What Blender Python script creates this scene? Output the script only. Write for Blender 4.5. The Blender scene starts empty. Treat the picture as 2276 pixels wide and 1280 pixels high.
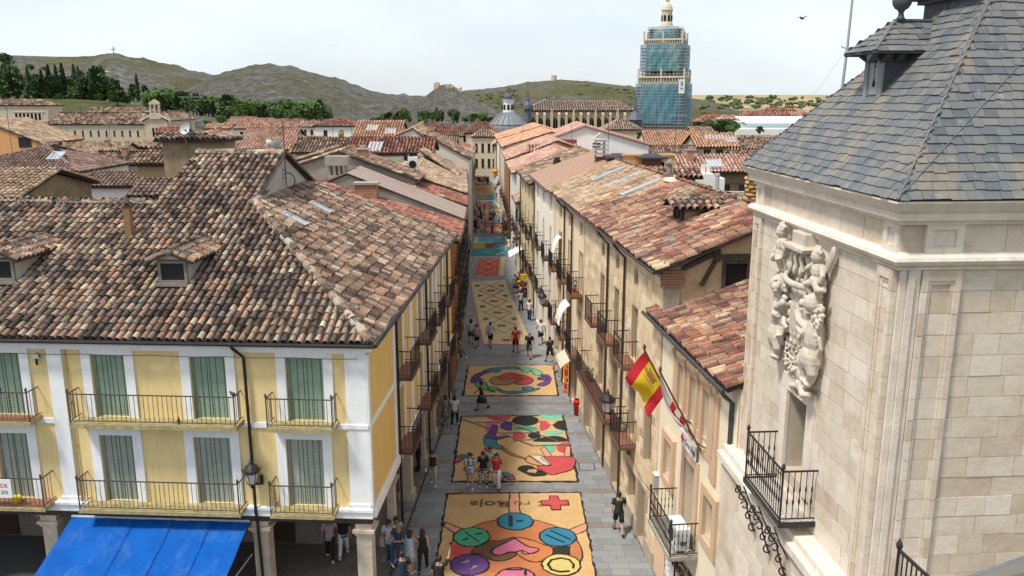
import bpy, bmesh, math, random
import numpy as np
from mathutils import Vector, Matrix, Euler
random.seed(7); RNG = np.random.default_rng(7)
SC = bpy.context.scene; COL = SC.collection
PI = math.pi; rad = math.radians

# ---------------------------------------------------------------- camera
FPX = 1862.0; CAMH = 16.5; PITCH = math.atan(425/1862.0)
cd = bpy.data.cameras.new('camera'); cam = bpy.data.objects.new('camera', cd); COL.objects.link(cam)
cam.location = (0, 0, CAMH); cam.rotation_euler = (PI/2-PITCH, 0, 0)
cd.sensor_width = 36; cd.lens = FPX/2276*36; cd.clip_start = .2; cd.clip_end = 12000
SC.camera = cam
# ---------------------------------------------------------------- sky and sun (thin bright overcast, soft sun from the left)
SUN_EL, SUN_AZ = rad(61), rad(-124)          # azimuth from +Y towards +X
w = bpy.data.worlds.new('World'); SC.world = w; w.use_nodes = True
nt = w.node_tree; bg = nt.nodes['Background']
sk = nt.nodes.new('ShaderNodeTexSky'); sk.sky_type = 'NISHITA'; sk.sun_disc = False
sk.sun_elevation = SUN_EL; sk.sun_rotation = SUN_AZ; sk.altitude = 900; sk.air_density = 1.0; sk.dust_density = 2.2; sk.ozone_density = 1.5
mixw = nt.nodes.new('ShaderNodeMixRGB'); mixw.inputs[0].default_value = .70
mixw.inputs[2].default_value = (8.05, 8.95, 9.65, 1)       # even veil of thin high cloud
hs = nt.nodes.new('ShaderNodeHueSaturation'); hs.inputs['Saturation'].default_value = .8
tc = nt.nodes.new('ShaderNodeTexCoord'); mp = nt.nodes.new('ShaderNodeMapping'); mp.inputs['Scale'].default_value = (1,1,3.5); cn = nt.nodes.new('ShaderNodeTexNoise'); cn.inputs['Scale'].default_value = 2.2; cn.inputs['Detail'].default_value = 6; mr = nt.nodes.new('ShaderNodeMapRange'); mr.inputs[1].default_value = .35; mr.inputs[2].default_value = .65; mr.inputs[3].default_value = .55; mr.inputs[4].default_value = .86
for a, b in ((tc.outputs['Generated'], mp.inputs[0]), (mp.outputs[0], cn.inputs['Vector']), (cn.outputs['Fac'], mr.inputs[0]), (mr.outputs[0], mixw.inputs[0])): nt.links.new(a, b)
nt.links.new(sk.outputs[0], mixw.inputs[1]); nt.links.new(mixw.outputs[0], hs.inputs['Color']); nt.links.new(hs.outputs[0], bg.inputs[0])
bg.inputs[1].default_value = .078
sl = bpy.data.lights.new('sun', 'SUN'); sl.energy = 2.85; sl.angle = rad(9); sl.color = (1, .945, .85)
so = bpy.data.objects.new('sun', sl); COL.objects.link(so)
sd = Vector((math.sin(SUN_AZ)*math.cos(SUN_EL), math.cos(SUN_AZ)*math.cos(SUN_EL), math.sin(SUN_EL)))
so.rotation_euler = sd.to_track_quat('Z', 'Y').to_euler(); so.location = (0, 0, 60)
vs = SC.view_settings; vs.view_transform = 'Standard'; vs.look = 'None'; vs.exposure = .68; vs.gamma = 1; vs.use_curve_mapping = False

# ---------------------------------------------------------------- measuring helpers (photo pixel -> point of the place)
_cp, _sp = math.cos(PITCH), math.sin(PITCH)
def ray(u, v):
    x = (u-1138)/FPX; y = (v-640)/FPX
    return Vector((x, _cp-y*_sp, -_sp-y*_cp))
def atZ(u, v, z):
    d = ray(u, v); return Vector((0, 0, CAMH))+d*((z-CAMH)/d.z)
def atY(u, v, Y):
    d = ray(u, v); return Vector((0, 0, CAMH))+d*(Y/d.y)
# ---------------------------------------------------------------- mesh building
class MB:
    def __init__(s): s.v = []; s.f = []; s.m = []
    def add(s, vs, fs, mi=0):
        n = len(s.v); s.v.extend([tuple(p) for p in vs]); s.f.extend([tuple(i+n for i in f) for f in fs]); s.m.extend([mi]*len(fs)); return s
    def box(s, x0, x1, y0, y1, z0, z1, mi=0):
        return s.add([(x0,y0,z0),(x1,y0,z0),(x1,y1,z0),(x0,y1,z0),(x0,y0,z1),(x1,y0,z1),(x1,y1,z1),(x0,y1,z1)],
            [(0,3,2,1),(4,5,6,7),(0,1,5,4),(1,2,6,5),(2,3,7,6),(3,0,4,7)], mi)
    def hexa(s, p, mi=0):
        return s.add(p, [(0,3,2,1),(4,5,6,7),(0,1,5,4),(1,2,6,5),(2,3,7,6),(3,0,4,7)], mi)
    def quad(s, a, b, c, d, mi=0): return s.add([a,b,c,d], [(0,1,2,3)], mi)
    def poly(s, pts, mi=0): return s.add(pts, [tuple(range(len(pts)))], mi)
    def prism(s, pts, off, mi=0):       # planar polygon extruded by vector off
        n = len(pts); off = Vector(off); a = [Vector(p) for p in pts]; b = [p+off for p in a]
        fs = [tuple(range(n-1,-1,-1)), tuple(range(n,2*n))]+[(i,(i+1)%n,(i+1)%n+n,i+n) for i in range(n)]
        return s.add(a+b, fs, mi)
    def bar(s, a, b, w, h=None, mi=0, up=(0,0,1)):
        a = Vector(a); b = Vector(b); h = w if h is None else h; d = (b-a).normalized(); up = Vector(up)
        if abs(d.dot(up)) > .98: up = Vector((0,1,0))
        x = d.cross(up).normalized()*w/2; y = x.cross(d).normalized()*h/2
        return s.hexa([a-x-y,a+x-y,b+x-y,b-x-y,a-x+y,a+x+y,b+x+y,b-x+y], mi)
    def tube(s, pts, r, n=6, mi=0, cap=True):
        pts = [Vector(p) for p in pts]; k = len(pts); rs = r if hasattr(r,'__len__') else [r]*k
        base = len(s.v); pu = None
        for i, p in enumerate(pts):
            d = (pts[min(i+1,k-1)]-pts[max(i-1,0)]); d = d.normalized() if d.length > 1e-9 else Vector((0,0,1))
            if pu is None: pu = Vector((0,0,1)) if abs(d.z) < .9 else Vector((1,0,0))
            x = d.cross(pu); x = x.normalized() if x.length > 1e-6 else d.orthogonal().normalized(); y = x.cross(d).normalized(); pu = y
            for j in range(n):
                a = 2*PI*j/n; s.v.append(tuple(p+(x*math.cos(a)+y*math.sin(a))*rs[i]))
        for i in range(k-1):
            for j in range(n):
                s.f.append((base+i*n+j, base+i*n+(j+1)%n, base+(i+1)*n+(j+1)%n, base+(i+1)*n+j)); s.m.append(mi)
        if cap:
            s.f.append(tuple(base+j for j in range(n))[::-1]); s.m.append(mi)
            s.f.append(tuple(base+(k-1)*n+j for j in range(n))); s.m.append(mi)
        return s
    def lathe(s, prof, n=10, c=(0,0,0), mi=0, a0=0):
        base = len(s.v); k = len(prof)
        for r, z in prof:
            for j in range(n):
                a = 2*PI*j/n+a0; s.v.append((c[0]+r*math.cos(a), c[1]+r*math.sin(a), c[2]+z))
        for i in range(k-1):
            for j in range(n): s.f.append((base+i*n+j, base+i*n+(j+1)%n, base+(i+1)*n+(j+1)%n, base+(i+1)*n+j)); s.m.append(mi)
        s.f.append(tuple(base+j for j in range(n))[::-1]); s.m.append(mi)
        s.f.append(tuple(base+(k-1)*n+j for j in range(n))); s.m.append(mi)
        return s
    def ball(s, c, r, n=8, m=5, mi=0, rot=None):
        r = r if hasattr(r,'__len__') else (r,r,r); c = Vector(c); base = len(s.v)
        def P(p): return tuple(c+(rot @ p if rot is not None else p))
        s.v.append(P(Vector((0,0,-r[2]))))
        for i in range(1, m):
            t = -PI/2+PI*i/m
            for j in range(n):
                a = 2*PI*j/n; s.v.append(P(Vector((r[0]*math.cos(t)*math.cos(a), r[1]*math.cos(t)*math.sin(a), r[2]*math.sin(t)))))
        s.v.append(P(Vector((0,0,r[2])))); top = len(s.v)-1
        for j in range(n):
            s.f.append((base, base+1+(j+1)%n, base+1+j)); s.m.append(mi)
            for i in range(m-2): s.f.append((base+1+i*n+j, base+1+i*n+(j+1)%n, base+1+(i+1)*n+(j+1)%n, base+1+(i+1)*n+j)); s.m.append(mi)
            s.f.append((base+1+(m-2)*n+j, base+1+(m-2)*n+(j+1)%n, top)); s.m.append(mi)
        return s
    def mesh(s, name, mats, smooth=False):
        me = bpy.data.meshes.new(name); me.from_pydata(s.v, [], s.f)
        for m in (mats if isinstance(mats,(list,tuple)) else [mats]): me.materials.append(m)
        if any(s.m): me.polygons.foreach_set('material_index', s.m)
        if smooth: me.polygons.foreach_set('use_smooth', [True]*len(me.polygons))
        me.update(); return me
def link(name, me, parent=None, loc=(0,0,0), rot=(0,0,0)):
    o = bpy.data.objects.new(name, me); COL.objects.link(o)
    if parent is not None: o.parent = parent
    o.location = loc; o.rotation_euler = rot; return o
def obj(name, mb, mats, parent=None, loc=(0,0,0), rot=(0,0,0), smooth=False):
    return link(name, mb.mesh(name, mats, smooth), parent, loc, rot)
def tag(o, label=None, cat=None, group=None, kind=None):
    if label: o['label'] = label
    if cat: o['category'] = cat
    if group: o['group'] = group
    if kind: o['kind'] = kind
    return o
def thing(name, label, cat, loc=(0,0,0), rz=0, group=None):
    return tag(link(name, None, None, loc, (0,0,rz)), label, cat, group)
def inst(name, me, parent, M):
    o = bpy.data.objects.new(name, me); COL.objects.link(o); o.parent = parent; o.matrix_local = M; return o
def copy_tree(o, parent=None):
    c = o.copy(); COL.objects.link(c)
    if parent is not None: c.parent = parent
    for ch in list(o.children): copy_tree(ch, c)
    return c
_KIDS = {}
def wmat(o):
    M = Matrix.LocRotScale(o.location, o.rotation_euler, o.scale) if o.rotation_mode != 'QUATERNION' else o.matrix_basis
    return (wmat(o.parent) @ M) if o.parent else M

# ---------------------------------------------------------------- materials
MATS = {}
class NT:
    def __init__(s, name, rough=.85, spec=.3):
        s.m = bpy.data.materials.new(name); s.m.use_nodes = True; s.t = s.m.node_tree; s.b = s.t.nodes['Principled BSDF']
        s.b.inputs['Roughness'].default_value = rough; s.b.inputs['Specular IOR Level'].default_value = spec
    def n(s, t, **k):
        x = s.t.nodes.new(t)
        for a, b in k.items(): setattr(x, a, b)
        return x
    def l(s, a, b): s.t.links.new(a, b)
    def pos(s):
        if not hasattr(s, '_p'): s._p = s.n('ShaderNodeNewGeometry')
        return s._p.outputs['Position']
    def objco(s):
        if not hasattr(s, '_o'): s._o = s.n('ShaderNodeTexCoord')
        return s._o.outputs['Object']
    def noise(s, scale, detail=4, rough=.55, vec=None, sc=None):
        x = s.n('ShaderNodeTexNoise'); x.inputs['Scale'].default_value = scale; x.inputs['Detail'].default_value = detail; x.inputs['Roughness'].default_value = rough
        v = vec if vec is not None else s.pos()
        if sc:
            mp = s.n('ShaderNodeMapping'); mp.inputs['Scale'].default_value = sc; s.l(v, mp.inputs['Vector']); v = mp.outputs[0]
        s.l(v, x.inputs['Vector']); return x.outputs['Fac']
    def ramp(s, fac, stops, const=False):
        x = s.n('ShaderNodeValToRGB'); e = x.color_ramp.elements; x.color_ramp.interpolation = 'CONSTANT' if const else 'LINEAR'
        while len(e) < len(stops): e.new(.5)
        for i, (p, c) in enumerate(stops):
            e[i].position = p; e[i].color = (tuple(c)+(1,)) if len(c) == 3 else c
        s.l(fac, x.inputs[0]); return x.outputs[0]
    def mix(s, fac, a, b, mode='MIX'):
        x = s.n('ShaderNodeMixRGB'); x.blend_type = mode
        for i, q in ((0,fac),(1,a),(2,b)):
            if hasattr(q, 'is_output'): s.l(q, x.inputs[i])
            elif i == 0: x.inputs[0].default_value = q
            else: x.inputs[i].default_value = tuple(q)+(1,) if len(q) == 3 else q
        return x.outputs[0]
    def math(s, op, a, b=0.0):
        x = s.n('ShaderNodeMath'); x.operation = op
        for i, q in ((0,a),(1,b)):
            if hasattr(q, 'is_output'): s.l(q, x.inputs[i])
            else: x.inputs[i].default_value = q
        return x.outputs[0]
    def rnd(s):                      # one random number per separate piece
        oi = s.n('ShaderNodeObjectInfo'); 
        if not hasattr(s, '_p'): s.pos()
        a = s.math('ADD', oi.outputs['Random'], s._p.outputs['Random Per Island']); return s.math('FRACT', a)
    def col(s, c):
        if hasattr(c, 'is_output'): s.l(c, s.b.inputs['Base Color'])
        else: s.b.inputs['Base Color'].default_value = tuple(c)+(1,)
        return s
    def bump(s, h, strength=.3, dist=.02):
        x = s.n('ShaderNodeBump'); x.inputs['Strength'].default_value = strength; x.inputs['Distance'].default_value = dist
        s.l(h, x.inputs['Height']); s.l(x.outputs[0], s.b.inputs['Normal']); return s
def sh(c, k): return tuple(min(1, x*k) for x in c)
def plain(name, c, rough=.8, var=.12, scale=3.0, bump=0, metal=0, spec=.3, streak=0):
    if name in MATS: return MATS[name]
    t = NT(name, rough, spec); t.b.inputs['Metallic'].default_value = metal
    f = t.noise(scale, 6, .65); k = t.ramp(f, [(.3, sh(c,1-var)), (.7, sh(c,1+var*.7))])
    if streak:
        g = t.noise(2.2, 5, .7, sc=(3,3,.35)); k = t.mix(t.ramp(g, [(.52,(0,0,0)),(.75,(streak,)*3)]), k, sh(c,.55))
    t.col(k)
    if bump: t.bump(t.noise(scale*9, 5, .6), bump, .02)
    MATS[name] = t.m; return t.m
def flat(name, c, rough=.6, metal=0, spec=.4):
    if name in MATS: return MATS[name]
    t = NT(name, rough, spec); t.b.inputs['Metallic'].default_value = metal; t.col(c); MATS[name] = t.m; return t.m
PAL = {     # dark to light, so that neighbouring tiles weather alike
 'old':  [(0,(.060,.047,.040)),(.15,(.095,.075,.062)),(.27,(.145,.112,.092)),(.38,(.22,.155,.12)),(.48,(.30,.17,.12)),(.56,(.21,.18,.155)),(.64,(.31,.25,.195)),(.72,(.41,.25,.17)),(.80,(.42,.345,.25)),(.90,(.53,.45,.32))],
 'oldr': [(0,(.060,.043,.036)),(.15,(.105,.075,.06)),(.28,(.165,.115,.09)),(.40,(.24,.15,.11)),(.50,(.19,.155,.13)),(.60,(.32,.22,.155)),(.70,(.36,.205,.14)),(.80,(.42,.32,.22)),(.91,(.50,.40,.28))],
 'stone':[(0,(.10,.058,.050)),(.13,(.165,.085,.068)),(.26,(.24,.115,.09)),(.37,(.20,.15,.125)),(.47,(.32,.15,.10)),(.58,(.31,.22,.17)),(.69,(.41,.22,.13)),(.79,(.42,.30,.20)),(.90,(.54,.43,.29))],
 'red':  [(0,(.12,.065,.055)),(.18,(.22,.085,.065)),(.36,(.30,.105,.078)),(.54,(.36,.14,.10)),(.72,(.41,.20,.14)),(.88,(.45,.31,.22))],
 'tan':  [(0,(.22,.155,.11)),(.2,(.31,.215,.15)),(.4,(.37,.26,.18)),(.6,(.43,.32,.22)),(.8,(.50,.39,.28))],
 'orange':[(0,(.40,.21,.135)),(.25,(.46,.255,.16)),(.5,(.52,.30,.19)),(.75,(.57,.36,.24))],
 'pink': [(0,(.34,.19,.15)),(.25,(.41,.24,.185)),(.5,(.47,.29,.225)),(.75,(.53,.36,.29))],
 'brown':[(0,(.165,.11,.09)),(.3,(.20,.135,.11)),(.6,(.235,.165,.135)),(.85,(.28,.20,.165))],
 'nave': [(0,(.22,.165,.13)),(.3,(.28,.21,.165)),(.6,(.34,.26,.205)),(.85,(.39,.305,.245))],
}
def tile_mat(p, lichen=.5, patch=None, far=False):
    key = f'tile {p} {lichen} {patch} {far}'
    if key in MATS: return MATS[key]
    t = NT('clay tile '+p, .9, .2)
    f = t.math('ADD', t.math('MULTIPLY', t.rnd(), .78), t.math('MULTIPLY', t.math('SUBTRACT', t.noise(.9, 4, .6), .5), .85)); c = t.ramp(t.math('ADD', f, .11), PAL[p], const=True)
    if patch is not None:
        g = t.noise(.33, 3, .5); c = t.mix(t.ramp(g, [(.5,(0,0,0)),(.62,(.75,.75,.75))]), c, t.mix(1, c, patch, 'MULTIPLY'))
    n1 = t.noise(9, 6, .75); c = t.mix(t.ramp(n1, [(.35,(.0,.0,.0)),(.75,(.55,.55,.55))]), c, t.mix(1, c, (1.25,1.2,1.1), 'MULTIPLY')); n5 = t.noise(.7, 6, .7); c = t.mix(t.ramp(n5, [(.47,(0,0,0)),(.62,(.75,.75,.75))]), c, t.mix(1, c, (.52,.46,.42), 'MULTIPLY'))
    if lichen and not far:
        n2 = t.noise(30, 6, .8); n3 = t.noise(2.2, 3, .6)
        fac = t.math('MULTIPLY', t.ramp(n2, [(.49,(0,0,0)),(.58,(1,1,1))]), t.ramp(n3, [(.35,(0,0,0)),(.7,(1,1,1))]))
        c = t.mix(t.math('MULTIPLY', fac, lichen*1.5), c, (.055,.048,.042))
        n4 = t.noise(17, 5, .8); c = t.mix(t.math('MULTIPLY', t.ramp(n4, [(.60,(0,0,0)),(.68,(1,1,1))]), lichen*.55), c, (.47,.44,.36))
    t.col(c); t.bump(t.noise(40, 4, .7), .35, .015); MATS[key] = t.m; return t.m
def masonry(name, stops, joint=(.3,.27,.22), wear=.5, fine=14):
    if name in MATS: return MATS[name]
    t = NT(name, .88, .2); c = t.ramp(t.rnd(), stops)
    n1 = t.noise(fine, 6, .75, sc=(1,1,2.2)); c = t.mix(t.ramp(n1, [(.38,(0,0,0)),(.72,(.5,.5,.5))]), c, t.mix(1, c, (.72,.68,.62), 'MULTIPLY'))
    n2 = t.noise(1.3, 5, .7); c = t.mix(t.ramp(n2, [(.45,(0,0,0)),(.72,(wear,)*3)]), c, t.mix(1, c, (.74,.66,.56), 'MULTIPLY'))
    n3 = t.noise(46, 4, .8); c = t.mix(t.ramp(n3, [(.66,(0,0,0)),(.70,(.75,.75,.75))]), c, sh(joint,.6))
    t.col(c); t.bump(t.noise(26, 6, .75), .4, .02); MATS[name] = t.m; return t.m
def glass(name='window glass', c=(.022,.025,.028), rough=.25):
    if name in MATS: return MATS[name]
    t = NT(name, rough, .25); t.col(c); MATS[name] = t.m; return t.m
IRON = plain('black wrought iron', (.022,.021,.022), .5, .3, 8, spec=.4)
GLASS = glass(); DARK = flat('unlit interior', (.012,.011,.010), .95)
WHITEP = plain('white painted plaster', (.80,.81,.82), .8, .07, 2.5, .15, streak=.28)
WOODD = plain('dark weathered timber', (.07,.055,.045), .85, .35, 7, .3)
CEMENT = plain('old lime mortar', (.33,.30,.25), .95, .3, 5, .4)

# ---------------------------------------------------------------- facades
class Fac:                          # a wall plane: s runs along it, z up, d outward
    def __init__(s, o, t, n): s.o = Vector(o); s.t = Vector(t).normalized(); s.nn = Vector(n).normalized()
    def P(s, a, z, d=0): return s.o+s.t*a+s.nn*d+Vector((0,0,z))
    def box(s, mb, s0, s1, z0, z1, d0, d1, mi=0):
        P = s.P; return mb.hexa([P(s0,z0,d1),P(s1,z0,d1),P(s1,z0,d0),P(s0,z0,d0),P(s0,z1,d1),P(s1,z1,d1),P(s1,z1,d0),P(s0,z1,d0)], mi)
    def wall(s, mb, s0, s1, z0, z1, ops, depth=.25, mi=0):
        xs = sorted(set([s0,s1]+[q for o in ops for q in o[:2]])); zs = sorted(set([z0,z1]+[q for o in ops for q in o[2:4]]))
        xs = [x for x in xs if s0 <= x <= s1]; zs = [z for z in zs if z0 <= z <= z1]
        for j in range(len(zs)-1):
            run = None
            for i in range(len(xs)):
                solid = False
                if i < len(xs)-1:
                    cx, cz = (xs[i]+xs[i+1])/2, (zs[j]+zs[j+1])/2
                    solid = not any(o[0] < cx < o[1] and o[2] < cz < o[3] for o in ops)
                if solid and run is None: run = xs[i]
                if not solid and run is not None:
                    mb.quad(s.P(run,zs[j]), s.P(xs[i],zs[j]), s.P(xs[i],zs[j+1]), s.P(run,zs[j+1]), mi); run = None
        for o in ops:
            a, b, c, d = o[:4]
            for p, q in (((a,c),(b,c)),((b,c),(b,d)),((b,d),(a,d)),((a,d),(a,c))):
                mb.quad(s.P(p[0],p[1]), s.P(p[0],p[1],-depth), s.P(q[0],q[1],-depth), s.P(q[0],q[1]), mi)
        return mb
def window(parent, F, a, b, c, d, depth=.18, frame=None, bars=(1,1), pane=None, name='window', fw=.06):
    frame = frame or WOODD; mb = MB()
    for x0, x1, z0, z1 in ((a,a+fw,c,d),(b-fw,b,c,d),(a+fw,b-fw,c,c+fw),(a+fw,b-fw,d-fw,d)): F.box(mb, x0, x1, z0, z1, -depth, -depth+.06)
    for i in range(1, bars[0]+1):
        x = a+(b-a)*i/(bars[0]+1); F.box(mb, x-.025, x+.025, c+fw, d-fw, -depth+.004, -depth+.05)
    for i in range(1, bars[1]+1):
        z = c+(d-c)*i/(bars[1]+1); F.box(mb, a+fw, b-fw, z-.02, z+.02, -depth+.006, -depth+.045)
    o = obj(name, mb, frame, parent)
    m = MB(); F.box(m, a+fw*.5, b-fw*.5, c+fw*.5, d-fw*.5, -depth-.03, -depth+.012); obj('pane', m, pane or GLASS, o)
    return o
def surround(mb, F, a, b, c, d, wd, d0, d1, bottom=False, mi=0):
    F.box(mb, a-wd, a, c, d+wd, d0, d1, mi); F.box(mb, b, b+wd, c, d+wd, d0, d1, mi); F.box(mb, a, b, d, d+wd, d0, d1, mi)
    if bottom: F.box(mb, a-wd, b+wd, c-wd, c, d0, d1, mi)
def balcony(parent, F, s0, s1, z, proj=.6, h=1.0, slabm=None, rail=None, step=.13, br=.010, singles=True, tile=None, slab_t=.12, knobs=True, belly=False):
    rail = rail or IRON; mb = MB(); F.box(mb, s0-.04, s1+.04, z-slab_t, z, -.02, proj+.04); b = obj('balcony', mb, slabm or CEMENT, parent)
    if tile: m = MB(); F.box(m, s0, s1, z+.003, z+.02, .0, proj-.03); obj('floor_tiles', m, tile, b)
    r = MB()
    for zz, t in ((z+h, .032), (z+.09, .022)):
        r.bar(F.P(s0,zz,0), F.P(s0,zz,proj), t); r.bar(F.P(s1,zz,0), F.P(s1,zz,proj), t); r.bar(F.P(s0-.01,zz,proj), F.P(s1+.01,zz,proj), t*1.01)
    for sx in (s0, s1): r.bar(F.P(sx,z,proj), F.P(sx,z+h+.04,proj), .034)
    if knobs:
        for sx in (s0, s1): r.lathe([(.012,0),(.035,.03),(.05,.07),(.03,.11),(.012,.15)], 6, F.P(sx,z+h+.03,proj))
    obj('railing', r, rail, b)
    pts = []
    n = max(2, int(round((s1-s0)/step)))
    pts += [(s0+(s1-s0)*i/n, proj) for i in range(1, n)]
    k = max(2, int(round(proj/step)))
    for sx in (s0, s1): pts += [(sx, proj*i/k) for i in range(1, k)]
    if singles:
        me = MB()
        if belly: me.lathe([(br,0),(br,h*.25),(br*2.6,h*.33),(br*1.2,h*.4),(br,h*.48),(br*2.3,h*.56),(br,h*.64),(br,h-.09)], 6)
        else: me.lathe([(br,0),(br,h-.09)], 5)
        me = me.mesh('baluster', rail)
        for s_, d in pts: inst('baluster', me, b, Matrix.Translation(F.P(s_, z+.09, d)))
    else:
        m = MB()
        for s_, d in pts: m.bar(F.P(s_,z+.05,d), F.P(s_,z+h,d), br*2)
        tag(obj('balusters', m, rail, b), kind='stuff')
    return b
# ---------------------------------------------------------------- tiled slopes
def pip(px, py, poly):
    c = np.zeros(px.shape, bool); n = len(poly)
    for i in range(n):
        x1, y1 = poly[i]; x2, y2 = poly[(i+1) % n]
        if y1 == y2: continue
        cond = ((y1 > py) != (y2 > py)) & (px < (x2-x1)*(py-y1)/(y2-y1)+x1); c ^= cond
    return c
def _tile_template(pitch, expo, seg, over=1.28):
    r0, r1 = pitch*.375, pitch*.31; L = expo*over; vs = []
    for (y, r, h) in ((-.02, r0, pitch*.17), (L, r1, pitch*.04)):
        for k in range(seg+1):
            a = PI*k/seg; vs.append((-r*math.cos(a), y, h+r*1.0*math.sin(a)-.3*pitch*(1-math.sin(a))*.35))
    fs = [(k, k+1, k+seg+2, k+seg+1) for k in range(seg)]
    return np.array(vs), fs
def tile_slope(parent, O, eu, ev, poly, mat, pitch=.25, expo=.36, singles=0, seg=6, holes=(), name='roof_tile', jit=1.0, deck=None, deck_thick=.12, solid=True, wig=None):
    """half-round tiles laid in columns on one slope; the nearest ones are objects of their own"""
    O = Vector(O); eu = Vector(eu).normalized(); ev = Vector(ev).normalized(); nn = eu.cross(ev).normalized()
    us = [p[0] for p in poly]; vs_ = [p[1] for p in poly]
    i = np.arange(math.floor(min(us)/pitch), math.ceil(max(us)/pitch)+1); j = np.arange(math.floor(min(vs_)/expo)-1, math.ceil(max(vs_)/expo)+1)
    I, J = np.meshgrid(i, j); ux = (I+.5)*pitch; vy = J*expo+min(vs_)
    ok = pip(ux, vy+expo*.3, poly)
    for h in holes: ok &= ~pip(ux, vy+expo*.5, h)
    ux = ux[ok]; vy = vy[ok]; n = len(ux)
    if solid:
        d = MB(); d.prism([O+eu*a+ev*b-nn*deck_thick for a, b in poly], nn*(deck_thick-.005)); obj('roof_deck', d, deck or DECK, parent)
    if n == 0: return
    ang = RNG.normal(0, .018*jit, n); jx = RNG.normal(0, .010*jit, n); jy = RNG.normal(0, .018*jit, n); jz = np.abs(RNG.normal(0, .007*jit, n)); tilt = RNG.normal(0, .012*jit, n)
    if wig: jz = jz+wig*np.sin(ux*.9+vy*.35)+wig*.6*np.sin(ux*.37-vy*.7)
    tv, tf = _tile_template(pitch, expo, seg)
    B = np.array([eu[:], ev[:], nn[:]]); Oa = np.array(O[:])
    cen = Oa+ux[:,None]*B[0]+vy[:,None]*B[1]
    order = np.arange(n)
    if singles:
        M = np.array(wmat(parent)); wc = cen @ M[:3,:3].T+M[:3,3]
        dist = np.linalg.norm(wc-np.array([0,0,CAMH]), axis=1)
        # only those in the picture
        dep = wc[:,1]*_cp-(wc[:,2]-CAMH)*_sp; uu = 1138+FPX*wc[:,0]/dep; vv = 640-FPX*(wc[:,1]*_sp+(wc[:,2]-CAMH)*_cp)/dep
        dist = np.where((uu > -10) & (uu < 2286) & (vv < 1290), dist, dist+1e4)
        order = np.argsort(dist)
        me = bpy.data.meshes.new(name); me.from_pydata([tuple(p) for p in tv], [], tf); me.materials.append(mat); me.polygons.foreach_set('use_smooth', [True]*len(tf))
        for k in order[:singles]:
            ca, sa = math.cos(ang[k]), math.sin(ang[k]); X = eu*ca+ev*sa; Y = (ev*ca-eu*sa); Y = (Y+nn*tilt[k]).normalized(); Z = X.cross(Y)
            p = O+eu*float(ux[k]+jx[k])+ev*float(vy[k]+jy[k])+nn*float(jz[k])
            inst(name, me, parent, Matrix(((X.x,Y.x,Z.x,p.x),(X.y,Y.y,Z.y,p.y),(X.z,Y.z,Z.z,p.z),(0,0,0,1))))
        order = order[singles:]
    if len(order) == 0: return
    k = order; ca = np.cos(ang[k])[:,None]; sa = np.sin(ang[k])[:,None]
    lx = tv[None,:,0]*ca-tv[None,:,1]*sa+(ux+jx)[k][:,None]; ly = tv[None,:,0]*sa+tv[None,:,1]*ca+(vy+jy)[k][:,None]
    lz = tv[None,:,2]+jz[k][:,None]+tilt[k][:,None]*tv[None,:,1]
    W = Oa+lx[...,None]*B[0]+ly[...,None]*B[1]+lz[...,None]*B[2]
    nv = tv.shape[0]; F = (np.array(tf)[None]+(np.arange(len(k))*nv)[:,None,None]).reshape(-1,4)
    me = bpy.data.meshes.new(name+'s'); fast_mesh(me, W.reshape(-1,3), F); me.materials.append(mat); me.polygons.foreach_set('use_smooth', [True]*len(F))
    return tag(link('more_'+name+'s', me, parent), kind='stuff')
def fast_mesh(me, V, F):
    k = F.shape[1]; me.vertices.add(len(V)); me.vertices.foreach_set('co', np.asarray(V, np.float32).ravel())
    me.loops.add(F.size); me.loops.foreach_set('vertex_index', F.ravel().astype(np.int32))
    me.polygons.add(len(F)); me.polygons.foreach_set('loop_start', np.arange(len(F), dtype=np.int32)*k)
    me.update(calc_edges=True); me.validate()
DECK = plain('dark bedding under tiles', (.04,.031,.026), .95, .3, 6)
def ridge_caps(parent, a, b, mat, r=.13, L=.42, name='ridge_tile', mortar=True):
    a = Vector(a); b = Vector(b); d = b-a; n = max(1, int(d.length/L)); t = d.normalized()
    m = MB()
    for k in range(7):
        an = PI*k/6; m.v.append((-.1*0-r*math.cos(an), -.03, r*.9*math.sin(an)-.02)); 
    for k in range(7):
        an = PI*k/6; m.v.append((-r*.85*math.cos(an), L*1.12, r*.76*math.sin(an)-.02))
    for k in range(6): m.f.append((k, k+1, k+8, k+7)); m.m.append(0)
    me = m.mesh(name, mat, True); X = t.cross(Vector((0,0,1))).normalized(); Z = X.cross(t)
    for i in range(n):
        p = a+d*(i/n)+Vector((random.gauss(0,.012), random.gauss(0,.012), random.gauss(0,.012)))
        inst(name, me, parent, Matrix(((X.x,t.x,Z.x,p.x),(X.y,t.y,Z.y,p.y),(X.z,t.z,Z.z,p.z),(0,0,0,1))))
    if mortar:
        c = MB(); c.tube([a+d*(q/24)+Vector((0,0,-.075+random.gauss(0,.012))) for q in range(25)], r*1.05, 8); obj('ridge_mortar', c, CEMENT, parent, smooth=True)
def text_obj(name, body, size, mat, parent, M, extr=.004, align='CENTER'):
    c = bpy.data.curves.new(name, 'FONT'); c.body = body; c.size = size; c.align_x = align; c.align_y = 'CENTER'; c.extrude = extr
    t = bpy.data.objects.new(name, c); COL.objects.link(t); dg = bpy.context.evaluated_depsgraph_get()
    me = bpy.data.meshes.new_from_object(t.evaluated_get(dg)); bpy.data.objects.remove(t); bpy.data.curves.remove(c)
    me.materials.clear(); me.materials.append(mat); o = link(name, me, parent); o.matrix_local = M; return o
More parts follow.
